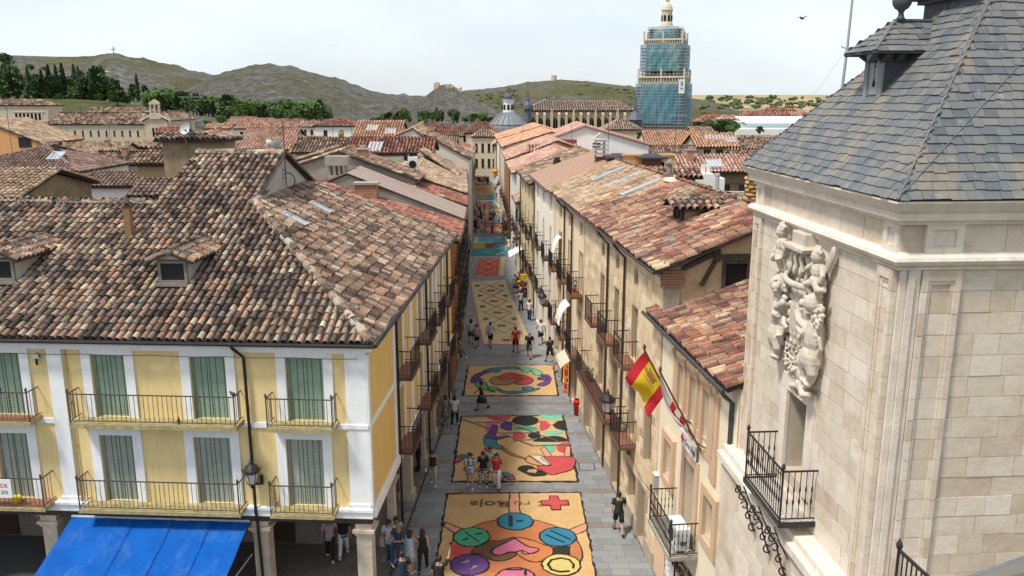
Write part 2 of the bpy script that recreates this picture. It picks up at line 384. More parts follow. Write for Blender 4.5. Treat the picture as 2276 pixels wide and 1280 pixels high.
def facM(F, s, z, d):               # matrix whose XY plane lies on the facade, text reads left to right seen from outside
    x = F.t if F.t.cross(Vector((0,0,1))).dot(F.nn) > 0 else -F.t
    p = F.P(s, z, d); y = Vector((0,0,1)); n = x.cross(y)
    return Matrix(((x.x,y.x,n.x,p.x),(x.y,y.y,n.y,p.y),(x.z,y.z,n.z,p.z),(0,0,0,1)))
# ================================================================ SETTING: ground, terrain
def grass_mat(name, a, b, rock=None, rk=(.52,.62), scale=.02):
    t = NT(name, .95, .1); n = t.noise(scale, 8, .62); c = t.ramp(n, [(.33, a), (.66, b)])
    n2 = t.noise(scale*9, 6, .7); c = t.mix(t.ramp(n2, [(.42,(0,0,0)),(.7,(.55,.55,.55))]), c, sh(a,.55))
    if rock:
        n3 = t.noise(scale*.55, 6, .68); n4 = t.noise(scale*7, 8, .78)
        rc = t.ramp(n4, [(.36, sh(rock,.3)), (.46, sh(rock,.75)), (.54, rock), (.64, sh(rock,1.65))])
        c = t.mix(t.ramp(n3, [(rk[0],(0,0,0)),(rk[1],(1,1,1))]), c, rc)
    t.col(c); t.bump(t.noise(scale*9, 10, .8), 1.0, 9.0); return t.m
GRASSM = grass_mat('dry summer grass', (.15,.17,.06), (.27,.26,.115))
g = MB(); g.box(-7000, 7000, -300, 11000, -.6, -.09); tag(obj('ground', g, grass_mat('open land', (.30,.26,.16), (.20,.20,.10), scale=.004)), kind='structure')
def hill(name, D0, D1, sky, mat, amp, jag=0, D2=None, base=0.0, seed=1, nu=150, nt_=40, power=1.0):
    """a hill seen against the sky: sky = [(u, v)] outline in the photo at distance D1; foot at D0; drops behind to D2"""
    us = [p[0] for p in sky]; vs2 = [p[1] for p in sky]; D2 = D2 or D1*1.5
    V = []; rs = np.random.default_rng(seed)
    from mathutils import noise as mn
    for i in range(nu+1):
        u = us[0]+(us[-1]-us[0])*i/nu; v = np.interp(u, us, vs2); top = atY(u, v, D1); X1 = top.x/D1
        for j in range(nt_+1):
            t = j/nt_
            if t <= .75: q = t/.75; D = D0+(D1-D0)*q; z = base+(top.z-base)*(q**power)
            else: q = (t-.75)/.25; D = D1+(D2-D1)*q; z = top.z-(top.z-base)*q*q
            x = X1*D; k = min(1, q*3) if t <= .75 else 1-q
            if t <= .75: k *= (1-.97*max(0, (q-.7)/.3))
            n = mn.fractal((x*.012+seed*7.3, D*.012, 1.7), 1.0, 2.1, 6)+.35*mn.fractal((x*.06, D*.06, seed), 1.0, 2.0, 4)
            r = abs(mn.fractal((x*.022-seed, D*.016, 4.2), 1.0, 2.1, 5))
            z += amp*k*n-jag*k*r+jag*.5*k
            if .62 < t < .78: z += jag*.035*mn.fractal((x*.08, seed, 9.1), 1.0, 2.0, 4)
            V.append((x, D, z-(.5 if j == 0 else 0)))
    F = [(i*(nt_+1)+j, (i+1)*(nt_+1)+j, (i+1)*(nt_+1)+j+1, i*(nt_+1)+j+1) for i in range(nu) for j in range(nt_)]
    me = bpy.data.meshes.new(name); me.from_pydata(V, [], F); me.materials.append(mat); me.polygons.foreach_set('use_smooth', [True]*len(F))
    return tag(link(name, me), kind='structure')
ROCKH = grass_mat('rocky hillside', (.125,.138,.06), (.22,.21,.10), rock=(.245,.235,.21), rk=(.375,.52), scale=.024)
ROCKG = grass_mat('grassy hillside with scrub', (.13,.14,.055), (.25,.235,.105), rock=(.22,.208,.185), rk=(.46,.58), scale=.02)
ROCKC = grass_mat('castle rock', (.125,.138,.065), (.20,.19,.10), rock=(.30,.285,.25), rk=(.36,.48), scale=.05)
GREENH = grass_mat('green hillside', (.13,.15,.05), (.235,.235,.09), scale=.012)
hill('hill', 560, 900, [(-500,108),(0,122),(130,126),(205,126),(225,120),(265,119),(300,133),(380,150),(460,163),(560,190),(700,235),(760,268)], ROCKG, 2.5, 5, seed=2)
hill('hill', 480, 800, [(180,160),(235,118),(258,117),(290,128),(350,144),(450,163),(520,190),(600,225),(690,262)], ROCKH, 2.2, 7, seed=5, nu=170, nt_=46)
hill('hill', 430, 640, [(330,240),(420,196),(480,166),(540,158),(575,151),(640,150),(700,161),(760,178),(830,204),(890,216),(960,222),(1010,262)], ROCKH, 2.2, 6.5, seed=9, nu=170, nt_=46)
hill('hill', 560, 980, [(960,250),(1000,214),(1050,204),(1120,196),(1175,184),(1215,179),(1250,177),(1310,181),(1390,191),(1450,202),(1560,225),(1700,262)], ROCKG, 3, 6, seed=13, nu=150)
hill('hill', 330, 400, [(850,268),(900,248),(935,222),(958,204),(975,190),(1003,191),(1022,204),(1050,220),(1090,242),(1130,268)], ROCKC, 2, 7, seed=17, nu=90, nt_=36, D2=470)
FIELD = NT('stubble and scrub plain', .95, .1); _n = FIELD.noise(.006, 7, .65); _c = FIELD.ramp(_n, [(.35,(.13,.135,.07)),(.45,(.23,.20,.11)),(.55,(.40,.31,.17)),(.68,(.17,.16,.085))]); FIELD.col(_c)
hill('plain', 900, 2400, [(1380,216),(1480,214),(1560,213),(1660,211),(1720,213),(1830,212),(1900,214),(2100,213),(2500,212)], FIELD.m, 3, 0, seed=21, D2=5000, power=.8)
hill('plain', 2600, 4200, [(-900,214),(0,205),(900,212),(1500,211),(2400,211)], FIELD.m, 4, 0, seed=23, D2=6000)
hill('knoll', 235, 330, [(-250,235),(-60,226),(20,224),(100,219),(180,221),(260,226),(320,236),(400,268)], GREENH, .6, 0, seed=31, nu=60, nt_=24, D2=440)
# cross on the hill top, ruined castle, watch tower
m = MB(); p = atY(253, 121, 800); m.box(p.x-.35, p.x+.35, 799.6, 800.4, p.z-2, p.z+6.6); m.box(p.x-2.2, p.x-.36, 799.7, 800.3, p.z+4.2, p.z+4.9); m.box(p.x+.36, p.x+2.2, 799.7, 800.3, p.z+4.2, p.z+4.9)
tag(obj('hilltop_cross', m, plain('grey metal cross', (.3,.31,.32))), 'tall grey cross standing on the rocky summit of the left hill', 'cross')
CASTLE = plain('castle rubble', (.58,.43,.30), .95, .25, .4, .3)
def ruin(u0, u1, vt, vb, Y, dpt):
    a = atY(u0, vb, Y); b = atY(u1, vt, Y); mb = MB(); n = 6
    for k in range(n):
        x0 = a.x+(b.x-a.x)*k/n; x1 = a.x+(b.x-a.x)*(k+1)/n; mb.box(x0, x1-.01, Y, Y+dpt, a.z-3, b.z+random.uniform(-.9, .15))
    return mb
t = thing('castle', 'ruined ochre castle walls on the rocky outcrop', 'castle', (0,0,0))
for q in ((964,976,181,206,398,4),(990,1006,186,206,397,5),(1007,1026,194,208,400,3),(976,990,196,206,401,2)): obj('ruined_wall', ruin(*q), CASTLE, t)
m = MB(); p = atY(1231, 182, 975); m.lathe([(3.4,-4),(3.2,0),(3.2,6.4),(3.4,7)], 10, (p.x,975,p.z)); tag(obj('watchtower', m, CASTLE), 'small round stone watchtower on the crest of the right hill', 'tower')

# ================================================================ street
LW = [(10,-5.4),(25,-4.55),(45.6,-3.4),(57,-3.55),(70,-4.2),(88,-5.5),(110,-6.1),(135,-6.6),(170,-7.6)]
RW = [(10,6.75),(20,5.75),(27,5.05),(51,2.65),(62,1.75),(75,.85),(85,.3),(110,-.85),(135,-2.2),(156,-3.4)]
lw = lambda y: float(np.interp(y, [q[0] for q in LW], [q[1] for q in LW]))
rw = lambda y: float(np.interp(y, [q[0] for q in RW], [q[1] for q in RW]))
PAVE = NT('grey paving stone', .75, .35)
_c = PAVE.ramp(PAVE.rnd(), [(0,(.18,.19,.195)),(.5,(.215,.225,.23)),(1,(.255,.264,.268))]); _n = PAVE.noise(1.1, 6, .7); _c = PAVE.mix(PAVE.ramp(_n, [(.4,(0,0,0)),(.75,(.5,.5,.5))]), _c, (.28,.28,.275)); _n2 = PAVE.noise(24, 4, .7); _c = PAVE.mix(PAVE.ramp(_n2, [(.5,(0,0,0)),(.75,(.4,.4,.4))]), _c, (.12,.12,.12)); PAVE.col(_c); PAVE.bump(PAVE.noise(30,4,.6), .15, .01); PAVE = PAVE.m
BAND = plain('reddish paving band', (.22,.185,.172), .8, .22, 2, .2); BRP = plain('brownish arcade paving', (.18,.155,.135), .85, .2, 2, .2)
st = MB(); ys = list(np.arange(8, 172, 4))
for a, b in zip(ys[:-1], ys[1:]): l_ = -40 if b < 50 else lw(b)-6; st.hexa([(l_,a,-.08),(rw(a)+1.0,a,-.08),(rw(b)+1.0,b,-.08),(l_,b,-.08),(l_,a,-.012),(rw(a)+1.0,a,-.012),(rw(b)+1.0,b,-.012),(l_,b,-.012)])
street = tag(obj('street', st, plain('dark paving joints', (.11,.108,.105), .9)), kind='structure')
BANDS = [26.6, 30.1, 32.95, 36.0, 39.5, 43.6, 47.6, 52.4]
slabs = []
y = 22.0; row = 0
while y < 168:
    hgt = .42
    band = any(abs(y+.21-b) < .22 for b in BANDS)
    x0 = lw(y+.2)-6.0 if y < 45 else lw(y+.2)+.05; x1 = rw(y+.2)-.05; x = x0+(.0 if row % 2 else -.35)
    while x < x1:
        L = random.choice((.55,.7,.85)); a = max(x, x0); b = min(x+L-.012, x1)
        if b-a > .1: slabs.append((a, b, y, y+hgt-.012, band, random.gauss(0,.0018)))
        x += L
    y += hgt; row += 1
mb_by = {'PAVE':(MB(),PAVE),'BAND':(MB(),BAND),'BRP':(MB(),BRP)}; single = 0
slabs.sort(key=lambda q: (q[2]*.97 + (0 if -6 < q[0] < 6 else 50)))
unit = MB(); unit.box(0,1,0,1,-.05,0)
unit_me = {k: unit.mesh('paving_stone', mm) for k, mm in (('PAVE',PAVE),('BAND',BAND),('BRP',BRP))}
for a, b, y0, y1, band, dz in slabs:
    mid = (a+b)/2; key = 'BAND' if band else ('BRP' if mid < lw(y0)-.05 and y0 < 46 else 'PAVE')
    pu = 1138+FPX*mid/(y0*_cp+CAMH*_sp)
    vis = 26.2 < y0 and 830 < pu < 1460
    if vis and single < 300:
        o = bpy.data.objects.new('paving_stone', unit_me[key]); COL.objects.link(o); o.parent = street; o.location = (a, y0, dz); o.scale = (b-a, y1-y0, 1); single += 1
    else: mb_by[key][0].box(a, b, y0, y1, -.05, dz)
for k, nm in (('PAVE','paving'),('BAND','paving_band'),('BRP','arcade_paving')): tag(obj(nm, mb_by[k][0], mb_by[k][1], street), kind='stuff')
# kerb line of the arcade and iron covers
kb = MB()
for a, b in zip(np.arange(24,46,1.0), np.arange(25,47,1.0)): kb.hexa([(lw(a)+.12,a,.006),(lw(a)+.20,a,.006),(lw(b)+.20,b-.01,.006),(lw(b)+.12,b-.01,.006),(lw(a)+.12,a,.02),(lw(a)+.20,a,.02),(lw(b)+.20,b-.01,.02),(lw(b)+.12,b-.01,.02)])
tag(obj('kerb', kb, plain('dark kerb', (.06,.058,.055))), kind='structure')
def cover(u, v, w_, d_, label):
    p = atZ(u, v, 0); f = MB(); f.box(-w_/2, w_/2, -d_/2, d_/2, -.02, .006)
    o = obj('manhole_cover', f, plain('iron cover frame', (.05,.05,.052)), None, (p.x,p.y,0)); m = MB(); m.box(-w_/2+.05, w_/2-.05, -d_/2+.05, d_/2-.05, .006, .010); obj('lid', m, PAVE, o); return tag(o, label, 'manhole cover')
cover(1304, 1037, .75, .8, 'square paved manhole cover right of the acrobat carpet'); cover(958, 969, .5, .16, 'small dark drain cover beside the arcade kerb'); cover(1010,764,.5,.5,'square cover left of the diamond carpet end')

# ================================================================ sawdust carpets
def saw(c):
    k = 'sawdust %.3f %.3f %.3f' % c
    if k in MATS: return MATS[k]
    t = NT('dyed sawdust', .95, .1); n = t.noise(16, 6, .8); n2 = t.noise(1.2, 5, .65)
    q = t.ramp(n, [(.35, sh(c,.72)), (.55, c), (.72, tuple(min(1,x*1.12+.015) for x in c))]); q = t.mix(t.ramp(n2, [(.36,(.55,)*3),(.62,(0,0,0))]), q, sh(c,.70)); n3 = t.noise(60, 4, .8); q = t.mix(t.ramp(n3, [(.62,(0,0,0)),(.7,(.5,.5,.5))]), q, sh(c,.45)); t.col(q); t.bump(t.noise(50,5,.8), .6, .02); MATS[k] = t.m; return t.m
CC = dict(sand=(.60,.39,.18), cream=(.66,.53,.32), black=(.036,.037,.036), orange=(.50,.185,.08), peach=(.66,.30,.18), teal=(.065,.23,.29), blue=(.04,.21,.33), green=(.075,.37,.20), mint=(.16,.52,.34), red=(.54,.085,.09), pink=(.58,.16,.26), purple=(.14,.065,.22), yellow=(.62,.50,.17), brown=(.17,.085,.05), lorange=(.55,.20,.075), white=(.62,.55,.40), rope=(.11,.17,.20), tan=(.33,.20,.085), dgreen=(.05,.13,.065), lgrey=(.30,.29,.26), cyan=(.12,.42,.50), lime=(.50,.60,.28), maroon=(.26,.06,.05), ochre=(.42,.29,.07))
class Carpet:
    def __init__(s, label, quad_px, base, border=.13, mapf=None, group='sawdust carpets along the street', bcol='black'):
        s.map = mapf or (lambda x, y: (x, y)); s.lv = 0
        P = [atZ(*s.map(*q), 0) for q in quad_px]; s.Q = P; c = sum(P, Vector())/4; s.c = Vector((c.x,c.y,0))
        s.t = thing('sawdust_carpet', label, 'sawdust carpet', s.c, 0, group)
        if border:
            m = MB(); m.prism([p-s.c+Vector((0,0,.004)) for p in s.rough(P, .03)], (0,0,.012)); obj('border', m, saw(CC[bcol]), s.t)
            cc = sum(P, Vector())/4; P = [p+(cc-p).normalized()*border*1.5 for p in P]
        m = MB(); m.prism([p-s.c+Vector((0,0,.004)) for p in s.rough(P, .018)], (0,0,.018)); obj('sand_field', m, saw(CC[base]), s.t)
        s.z = .022
        if s.c.y < 60:
            m = MB()
            for k in range(260): i = random.randrange(4); a = P[i].lerp(P[(i+1)%4], random.random()); q = a+Vector((random.gauss(0,.22),random.gauss(0,.22),0))-s.c; r = random.uniform(.012,.05); m.prism([q+Vector((r*math.cos(t)*random.uniform(.5,1.2),r*math.sin(t),.004)) for t in (0,1.3,2.6,4,5.2)],(0,0,.006))
            tag(obj('spilled_sawdust', m, saw(CC[base]), s.t), kind='stuff')
    def rough(s, P, amp):
        out = []
        for i, p in enumerate(P):
            q = P[(i+1) % len(P)]; n = max(1, int((q-p).length/.22))
            for k in range(n): w_ = p+(q-p)*k/n; out.append(w_+Vector((random.gauss(0,amp), random.gauss(0,amp), 0)))
        return out
    def g(s, x, y): p = atZ(*s.map(x, y), 0); return Vector((p.x-s.c.x, p.y-s.c.y, 0))
    def shape(s, pts, col, name='figure', line=.05, ground=False, smooth=True, lcol='black'):
        P = [Vector((p[0],p[1],0)) for p in pts] if ground else [s.g(*p) for p in pts]
        if not smooth and s.c.y < 60: P = s.rough(P, .012)
        if smooth and len(P) > 5:
            Q = []
            for i in range(len(P)):
                a, b, c, d = P[i-1], P[i], P[(i+1)%len(P)], P[(i+2)%len(P)]
                for k in range(3): t = k/3; Q.append(.5*((2*b)+(-a+c)*t+(2*a-5*b+4*c-d)*t*t+(-a+3*b-3*c+d)*t**3))
            P = Q
        s.lv += 1; z = s.z+.0011*s.lv
        m = MB(); m.prism([p+Vector((0,0,z)) for p in P], (0,0,.0045)); 
        if sum(P[i].x*P[(i+1)%len(P)].y-P[(i+1)%len(P)].x*P[i].y for i in range(len(P))) < 0: m.f = [f[::-1] for f in m.f]
        o = obj(name, m, saw(CC[col]), s.t)
        if line:
            r = MB(); s.ribbon(r, P+[P[0]], line, z+.005); obj('outline', r, saw(CC[lcol]), o)
        return o
    def ribbon(s, mb, P, wd, z, h=.004):
        for a, b in zip(P[:-1], P[1:]):
            d = (b-a)
            if d.length < 1e-4: continue
            n = Vector((-d.y,d.x,0)).normalized()*wd/2; e = d.normalized()*wd*.3; j = random.gauss(1,.18)
            A, B = a-e+Vector((0,0,z)), b+e+Vector((0,0,z)); mb.hexa([A-n*j,B-n*j,B+n*j,A+n*j,A-n*j+Vector((0,0,h)),B-n*j+Vector((0,0,h)),B+n*j+Vector((0,0,h)),A+n*j+Vector((0,0,h))])
    def line(s, pts, col, wd=.08, name='line', ground=False):
        P = [Vector((p[0],p[1],0)) for p in pts] if ground else [s.g(*p) for p in pts]
        s.lv += 1; r = MB(); s.ribbon(r, P, wd, s.z+.0011*s.lv+.004); return obj(name, r, saw(CC[col]), s.t)
    def disc(s, x, y, r, col, name='disc', line=.06, ry=None):
        c = s.g(x, y); return s.shape([(c.x+r*math.cos(2*PI*k/28)*random.uniform(.98,1.02), c.y+(ry or r)*math.sin(2*PI*k/28)) for k in range(28)], col, name, line, True, False)
    def ell(s, x, y, rx, ry, col, name='ellipse', line=.05):
        return s.shape([(x+rx*math.cos(2*PI*k/20), y+ry*math.sin(2*PI*k/20)) for k in range(20)], col, name, line, False, False)
k1 = 380/2276.; mp1 = lambda x, y: (960+k1*x, 1080+k1*y)
c1 = Carpet('large sawdust carpet nearest the camera with hands, discs and a red cross', [(195,97),(1985,80),(2330,1900),(-90,1900)], 'sand', .10, mp1)
cen = c1.g(1112, 880); c1.shape([(cen.x+2.48*math.cos(2*PI*k/48), cen.y+2.48*math.sin(2*PI*k/48)) for k in range(48)], 'orange', 'round_field', .05, True, False)
for p in ([(1030,100),(1160,100),(1170,380),(1030,380)], [(185,490),(420,590),(330,650),(155,545)], [(1830,590),(2060,500),(2065,600),(1900,660)]): c1.shape(p, 'peach', 'spoke', .05, smooth=False)
c1.shape([(285,790),(400,800),(570,820),(540,900),(420,930),(290,950),(265,870)], 'red', 'cuff', 0)
c1.shape([(1600,830),(1845,810),(1845,930),(1600,930)], 'black', 'sleeve', 0, smooth=False)
c1.shape([(620,810),(760,740),(900,740),(1080,690),(1090,715),(960,770),(820,850),(800,910),(880,935),(1020,900),(1120,900),(1110,940),(1010,990),(900,1010),(780,990),(650,920),(530,905),(560,850)], 'brown', 'hand')
c1.shape([(1120,710),(1190,700),(1370,745),(1480,790),(1600,830),(1600,930),(1470,1010),(1330,1020),(1200,965),(1125,900),(1190,870),(1210,915),(1300,915),(1420,870),(1400,840),(1300,820),(1200,770)], 'lorange', 'hand')
c1.shape([(1100,715),(1190,770),(1300,825),(1400,840),(1425,870),(1350,910),(1290,905),(1200,870),(1120,890),(1020,890),(930,930),(820,920),(790,870),(870,820),(980,770)], 'pink', 'heart')
for x, y, c in ((1108,480,'blue'),(532,690,'green'),(1675,690,'blue'),(505,1060,'purple'),(1722,1060,'yellow'),(1115,1245,'pink')): c1.disc(x, y, .70, c)
for p in ([(1045,410),(1050,545)],[(1130,480),(1205,478)],[(440,625),(620,750)],[(585,660),(665,640)],[(415,735),(480,715)],[(1585,610),(1840,725)],[(1520,665),(1755,765)]): c1.line(p, 'black', .13 if p[0][0] == 1045 else .085, 'mark')
for p in ([(380,1040),(500,990),(490,1040)],[(500,1140),(560,1080),(640,1080),(560,1110)]): c1.shape(p, 'lgrey', 'mark', 0, smooth=False)
c1.line([(1825,1150),(1700,1160),(1590,1130),(1545,1060),(1590,1000),(1720,975),(1830,1000),(1885,1060),(1880,1110)], 'black', .09, 'mark')
c1.line([(980,1130),(1195,1130)], 'black', .1, 'mark'); c1.line([(1245,1135),(1245,1200)], 'black', .12, 'mark')
c1.shape([(1565,150),(1670,148),(1690,205),(1810,205),(1820,265),(1705,270),(1720,330),(1595,332),(1575,270),(1460,265),(1450,210),(1560,205)], 'red', 'cross', .045, smooth=False)
for body, x, y, sz, k in (('C ru z',1238,243,.60,1.42),('Roja',765,250,.70,1.35)):
    p = c1.g(x, y); M = Matrix.Translation((p.x,p.y,.052)) @ Matrix.Rotation(PI,4,'Z') @ Matrix.Diagonal((k,1,1,1)); text_obj('lettering', body, sz, saw((.15,.11,.05) if body == 'Roja' else (.22,.17,.08)), c1.t, M, .003)
k2 = 310/2267.; mp2 = lambda x, y: (990+k2*x, 910+k2*y)
c2 = Carpet('sawdust carpet with acrobat figures and black, red and green arcs', [(240,105),(1920,95),(2180,1187),(85,1192)], 'sand', .12, mp2)
for pts, col in (([(655,112),(1090,110),(1040,165),(950,190),(800,190),(700,160)],'red'),([(1510,105),(1915,102),(1880,150),(1790,175),(1640,175),(1560,145)],'mint'),([(660,205),(760,205),(890,200),(880,240),(750,270),(740,345),(655,360)],'pink'),([(1080,200),(1085,355),(990,350),(900,310),(880,260),(930,210)],'purple'),([(1090,352),(1520,345),(1470,300),(1350,275),(1230,280),(1130,310)],'green'),([(1525,190),(1640,195),(1720,260),(1650,335),(1540,355)],'red'),([(1945,185),(1830,195),(1735,260),(1800,320),(1920,350),(1985,350)],'black'),([(1570,370),(1680,355),(1930,355),(1900,400),(1770,425),(1640,410)],'mint'),([(1530,360),(1560,490),(1400,480),(1325,435),(1400,380)],'black'),([(1420,520),(1600,460),(1790,440),(1930,470),(2000,520),(1850,535),(1560,535)],'black'),([(1090,370),(1230,370),(1310,430),(1300,470),(1240,500),(1100,545)],'red'),([(1560,545),(1770,590),(1770,670),(1700,730),(1640,680)],'mint'),([(1810,610),(1900,550),(2020,545),(2030,590),(1940,640),(1925,715),(1830,680)],'red')): c2.shape(pts, col, 'arc_shape', 0, smooth=len(pts) > 6)
c2.ell(1300, 190, 218, 82, 'black', 'arc_shape', 0)
for pts, col, nm in (([(755,270),(850,280),(820,440),(900,450),(1040,440),(900,490),(820,500),(640,470),(660,420),(730,350)],'purple','torso'),([(635,475),(820,500),(835,570),(950,620),(920,655),(730,630),(650,600),(625,540)],'teal','trousers'),([(945,630),(1110,730),(1290,800),(1320,830),(1200,790),(1060,750),(930,660)],'lorange','arm'),([(1540,650),(1620,620),(1680,700),(1740,775),(1620,780)],'peach','leg'),([(1950,620),(2030,610),(2030,775),(1930,775)],'peach','leg'),([(1300,850),(1310,800),(1370,780),(1500,870),(1620,920),(1530,925),(1400,900)],'peach','arm'),([(1560,790),(2080,790),(2080,960),(2000,1010),(1850,1050),(1700,1075),(1500,960),(1540,930),(1720,925)],'red','torso'),([(1350,760),(1560,760),(1730,915),(1600,925)],'white','sleeve'),([(1170,980),(1260,925),(1400,930),(1450,960),(1650,1060),(1560,1095),(1400,1095),(1290,1050)],'black','hair'),([(1310,1040),(1340,990),(1480,980),(1500,1010),(1470,1055)],'peach','face'),([(160,790),(260,750),(460,745),(400,780),(280,800)],'teal','fin'),([(150,830),(290,820),(220,870),(150,880)],'red','fin'),([(900,1045),(1000,1035),(1110,1080),(1100,1110),(960,1105)],'teal','fin'),([(960,1110),(1120,1110),(1130,1160),(1040,1160)],'red','fin'),([(900,1120),(950,1130),(940,1180),(900,1180)],'teal','fin'),([(620,640),(730,650),(720,700),(690,720)],'red','fin'),([(480,980),(570,960),(575,1010),(470,1025)],'red','fin')):
    c2.shape(pts, col, nm, .035 if nm != 'hair' else 0, smooth=len(pts) > 6)
for p in ([(250,160),(640,300),(740,335)],[(480,225),(900,215)],[(850,380),(1220,530),(1430,605)],[(720,110),(1080,250),(1520,420),(1840,540)],[(930,400),(1440,395)],[(1220,515),(1560,490)],[(880,310),(1240,315)],[(1460,605),(2020,590)],[(250,130),(650,130)]): c2.line(p, 'rope', .07, 'rope')
k3 = 230/2276.; mp3 = lambda x, y: (1020+k3*x, 800+k3*y)
c3 = Carpet('sawdust carpet with clasped hands inside a ring of coloured figures', [(190,118),(2090,110),(2210,795),(70,797)], 'sand', .10, mp3)
for pts, col in (([(650,270),(500,270),(350,330),(270,420),(265,510),(360,515),(420,480),(310,430),(450,390),(540,325),(670,290)],'purple'),([(520,245),(700,190),(1000,160),(1250,155),(1330,190),(1300,215),(1100,210),(950,215),(780,225),(640,260)],'teal'),([(1350,170),(1620,195),(1800,260),(1835,310),(1760,350),(1650,330),(1620,260),(1500,210),(1370,215)],'mint'),([(1780,350),(1920,325),(2000,370),(2030,430),(1980,530),(1850,590),(1720,570),(1760,530),(1880,480),(1940,400)],'purple'),([(870,670),(930,655),(1000,690),(1350,690),(1640,640),(1780,625),(1700,680),(1450,730),(1170,755),(950,735)],'teal'),([(350,555),(400,490),(520,480),(580,500),(640,580),(640,660),(820,720),(650,690),(450,640)],'green')): c3.shape(pts, col, 'ring_figure', .05)
for x, y, rx, ry, c in ((420,440,100,38,'purple'),(800,250,110,33,'teal'),(1480,245,110,36,'mint'),(1840,420,110,40,'purple'),(1515,640,130,45,'teal'),(760,645,110,45,'green')): c3.ell(x, y, rx, ry, c, 'ring_head', .05)
c3.shape([(880,375),(1100,290),(1350,330),(1500,370),(1610,420),(1625,480),(1540,540),(1350,555),(1200,510),(1390,435),(1340,415),(1000,440)], 'red', 'hand', .05)
c3.shape([(680,470),(740,400),(850,370),(1000,440),(1350,420),(1390,435),(1200,510),(1080,560),(900,560),(740,540)], 'tan', 'hand', .05)
for p in ([(950,340),(1120,400)],[(1050,315),(1220,385)],[(1130,300),(1340,375)]): c3.line(p, 'maroon', .05, 'finger_line')
# diamonds
cq = [(1045,625),(1122.5,622),(1184,768),(1074.5,766)]
c4 = Carpet('long cream sawdust carpet with a chain of green diamonds and red flowers', cq, 'cream', .14, bcol='pink')
Q4 = [p-c4.c for p in c4.Q]
def q4(s, y):                       # s across, world y
    f = lambda A, B: A+(B-A)*((y-c4.c.y-A.y)/(B.y-A.y)); return f(Q4[3],Q4[0]).lerp(f(Q4[2],Q4[1]), s)
y0 = 55.9
for k in range(6):
    yc = y0+3.8*k
    if k > 0: c4.line([q4(.5,yc-1.9), q4(.82,yc), q4(.5,min(yc+1.9,74.6)), q4(.18,yc), q4(.5,yc-1.9)] if k < 5 else [q4(.18,74.6),q4(.5,73.0),q4(.82,74.6)], 'dgreen', .055, 'diamond', True)
    if k < 5:
        pet = []
        for i in range(24): a = 2*PI*i/24; r = (.62 if i % 4 == 0 else .3)*(1 if i % 8 == 0 else .75); pet.append(q4(.5,max(yc,55.3))+Vector((r*math.cos(a)*1.15, max(r*math.sin(a)*1.1, -.35 if k == 0 else -9), 0)))
        c4.shape(pet, 'maroon', 'flower', 0, True, False); c4.shape([q4(.5,max(yc,55.6))+Vector((.2*math.cos(2*PI*i/10),.24*math.sin(2*PI*i/10),0)) for i in range(10)], 'red', 'flower_centre', 0, True, False)
    if k > 0:
        for s_ in (-1, 1):
            b = q4(.5+s_*.27, yc-1.9)
            for d in (1,-1): c4.shape([b+Vector((-s_*.12,0,0)), b+Vector((s_*.1,d*.24,0)), b+Vector((s_*.42,d*.42,0)), b+Vector((s_*.36,d*.14,0)), b+Vector((s_*.1,d*.03,0))], 'dgreen', 'leaf', 0, True, False)
k5 = 170/1554.; mp5 = lambda x, y: (1030+k5*x, 500+k5*y)
c5 = Carpet('small carpet of red and orange crossed triangles with pale margins', [(230,660),(840,655),(815,1060),(110,1070)], 'lgrey', .05, mp5, bcol='cream')
c5.shape([(320,680),(745,680),(700,1035),(235,1045)], 'peach', 'panel', 0, smooth=False)
for k in range(3):
    ya, yb = 685+k*117, 800+k*117; f = lambda s, y: (320-85*(y-680)/360+s*(425+35*(y-680)/360), y); ym = (ya+yb)/2
    for p in ([f(.02,ya),f(.06,ya),f(.44,ym),f(.06,yb),f(.02,yb)],[f(.98,ya),f(.94,ya),f(.56,ym),f(.94,yb),f(.98,yb)],[f(.15,ya),f(.85,ya),f(.5,ym-12)],[f(.15,yb),f(.85,yb),f(.5,ym+12)]): c5.shape(p, 'red', 'triangle', 0, smooth=False)
    for s_ in (.16,.84): c5.shape([f(s_-.05,ym-22),f(s_+.05,ym-22),f(s_+.05,ym+22),f(s_-.05,ym+22)], 'ochre', 'square', 0, smooth=False)
c5.shape([(750,665),(835,662),(812,1050),(730,1050)], 'cream', 'margin_or_lit_strip', 0, smooth=False)
c6 = Carpet('turquoise sawdust carpet with a red tower, green bushes and a pale sky', [(210,240),(912,238),(890,617),(165,622)], 'teal', .06, mp5)
for pts, col in (([(220,250),(330,245),(300,350),(200,360)],'lime'),([(310,250),(900,245),(895,350),(290,355)],'cyan'),([(640,250),(880,248),(870,275),(660,275)],'white'),([(860,270),(905,260),(885,520),(835,525)],'cyan'),([(205,350),(560,355),(640,330),(600,362),(200,380)],'lime'),([(200,390),(440,380),(430,480),(185,500)],'ochre'),([(440,380),(640,370),(650,430),(560,470),(450,465)],'maroon'),([(640,400),(820,415),(640,440)],'red'),([(400,520),(560,515),(650,560),(560,580),(360,570)],'green'),([(560,480),(780,460),(820,500),(600,510)],'green'),([(660,590),(760,600),(740,612),(650,610)],'white'),([(740,565),(840,560),(820,578),(730,578)],'white')): c6.shape(pts, col, 'colour_patch', 0, smooth=len(pts) > 5)
k7 = 160/1463.; mp7 = lambda x, y: (1020+k7*x, 400+k7*y)
c7 = Carpet('distant carpet with a yellow oval between red and pink bands', [(440,905),(1015,895),(1030,1125),(380,1132)], 'lgrey', .0, mp7)
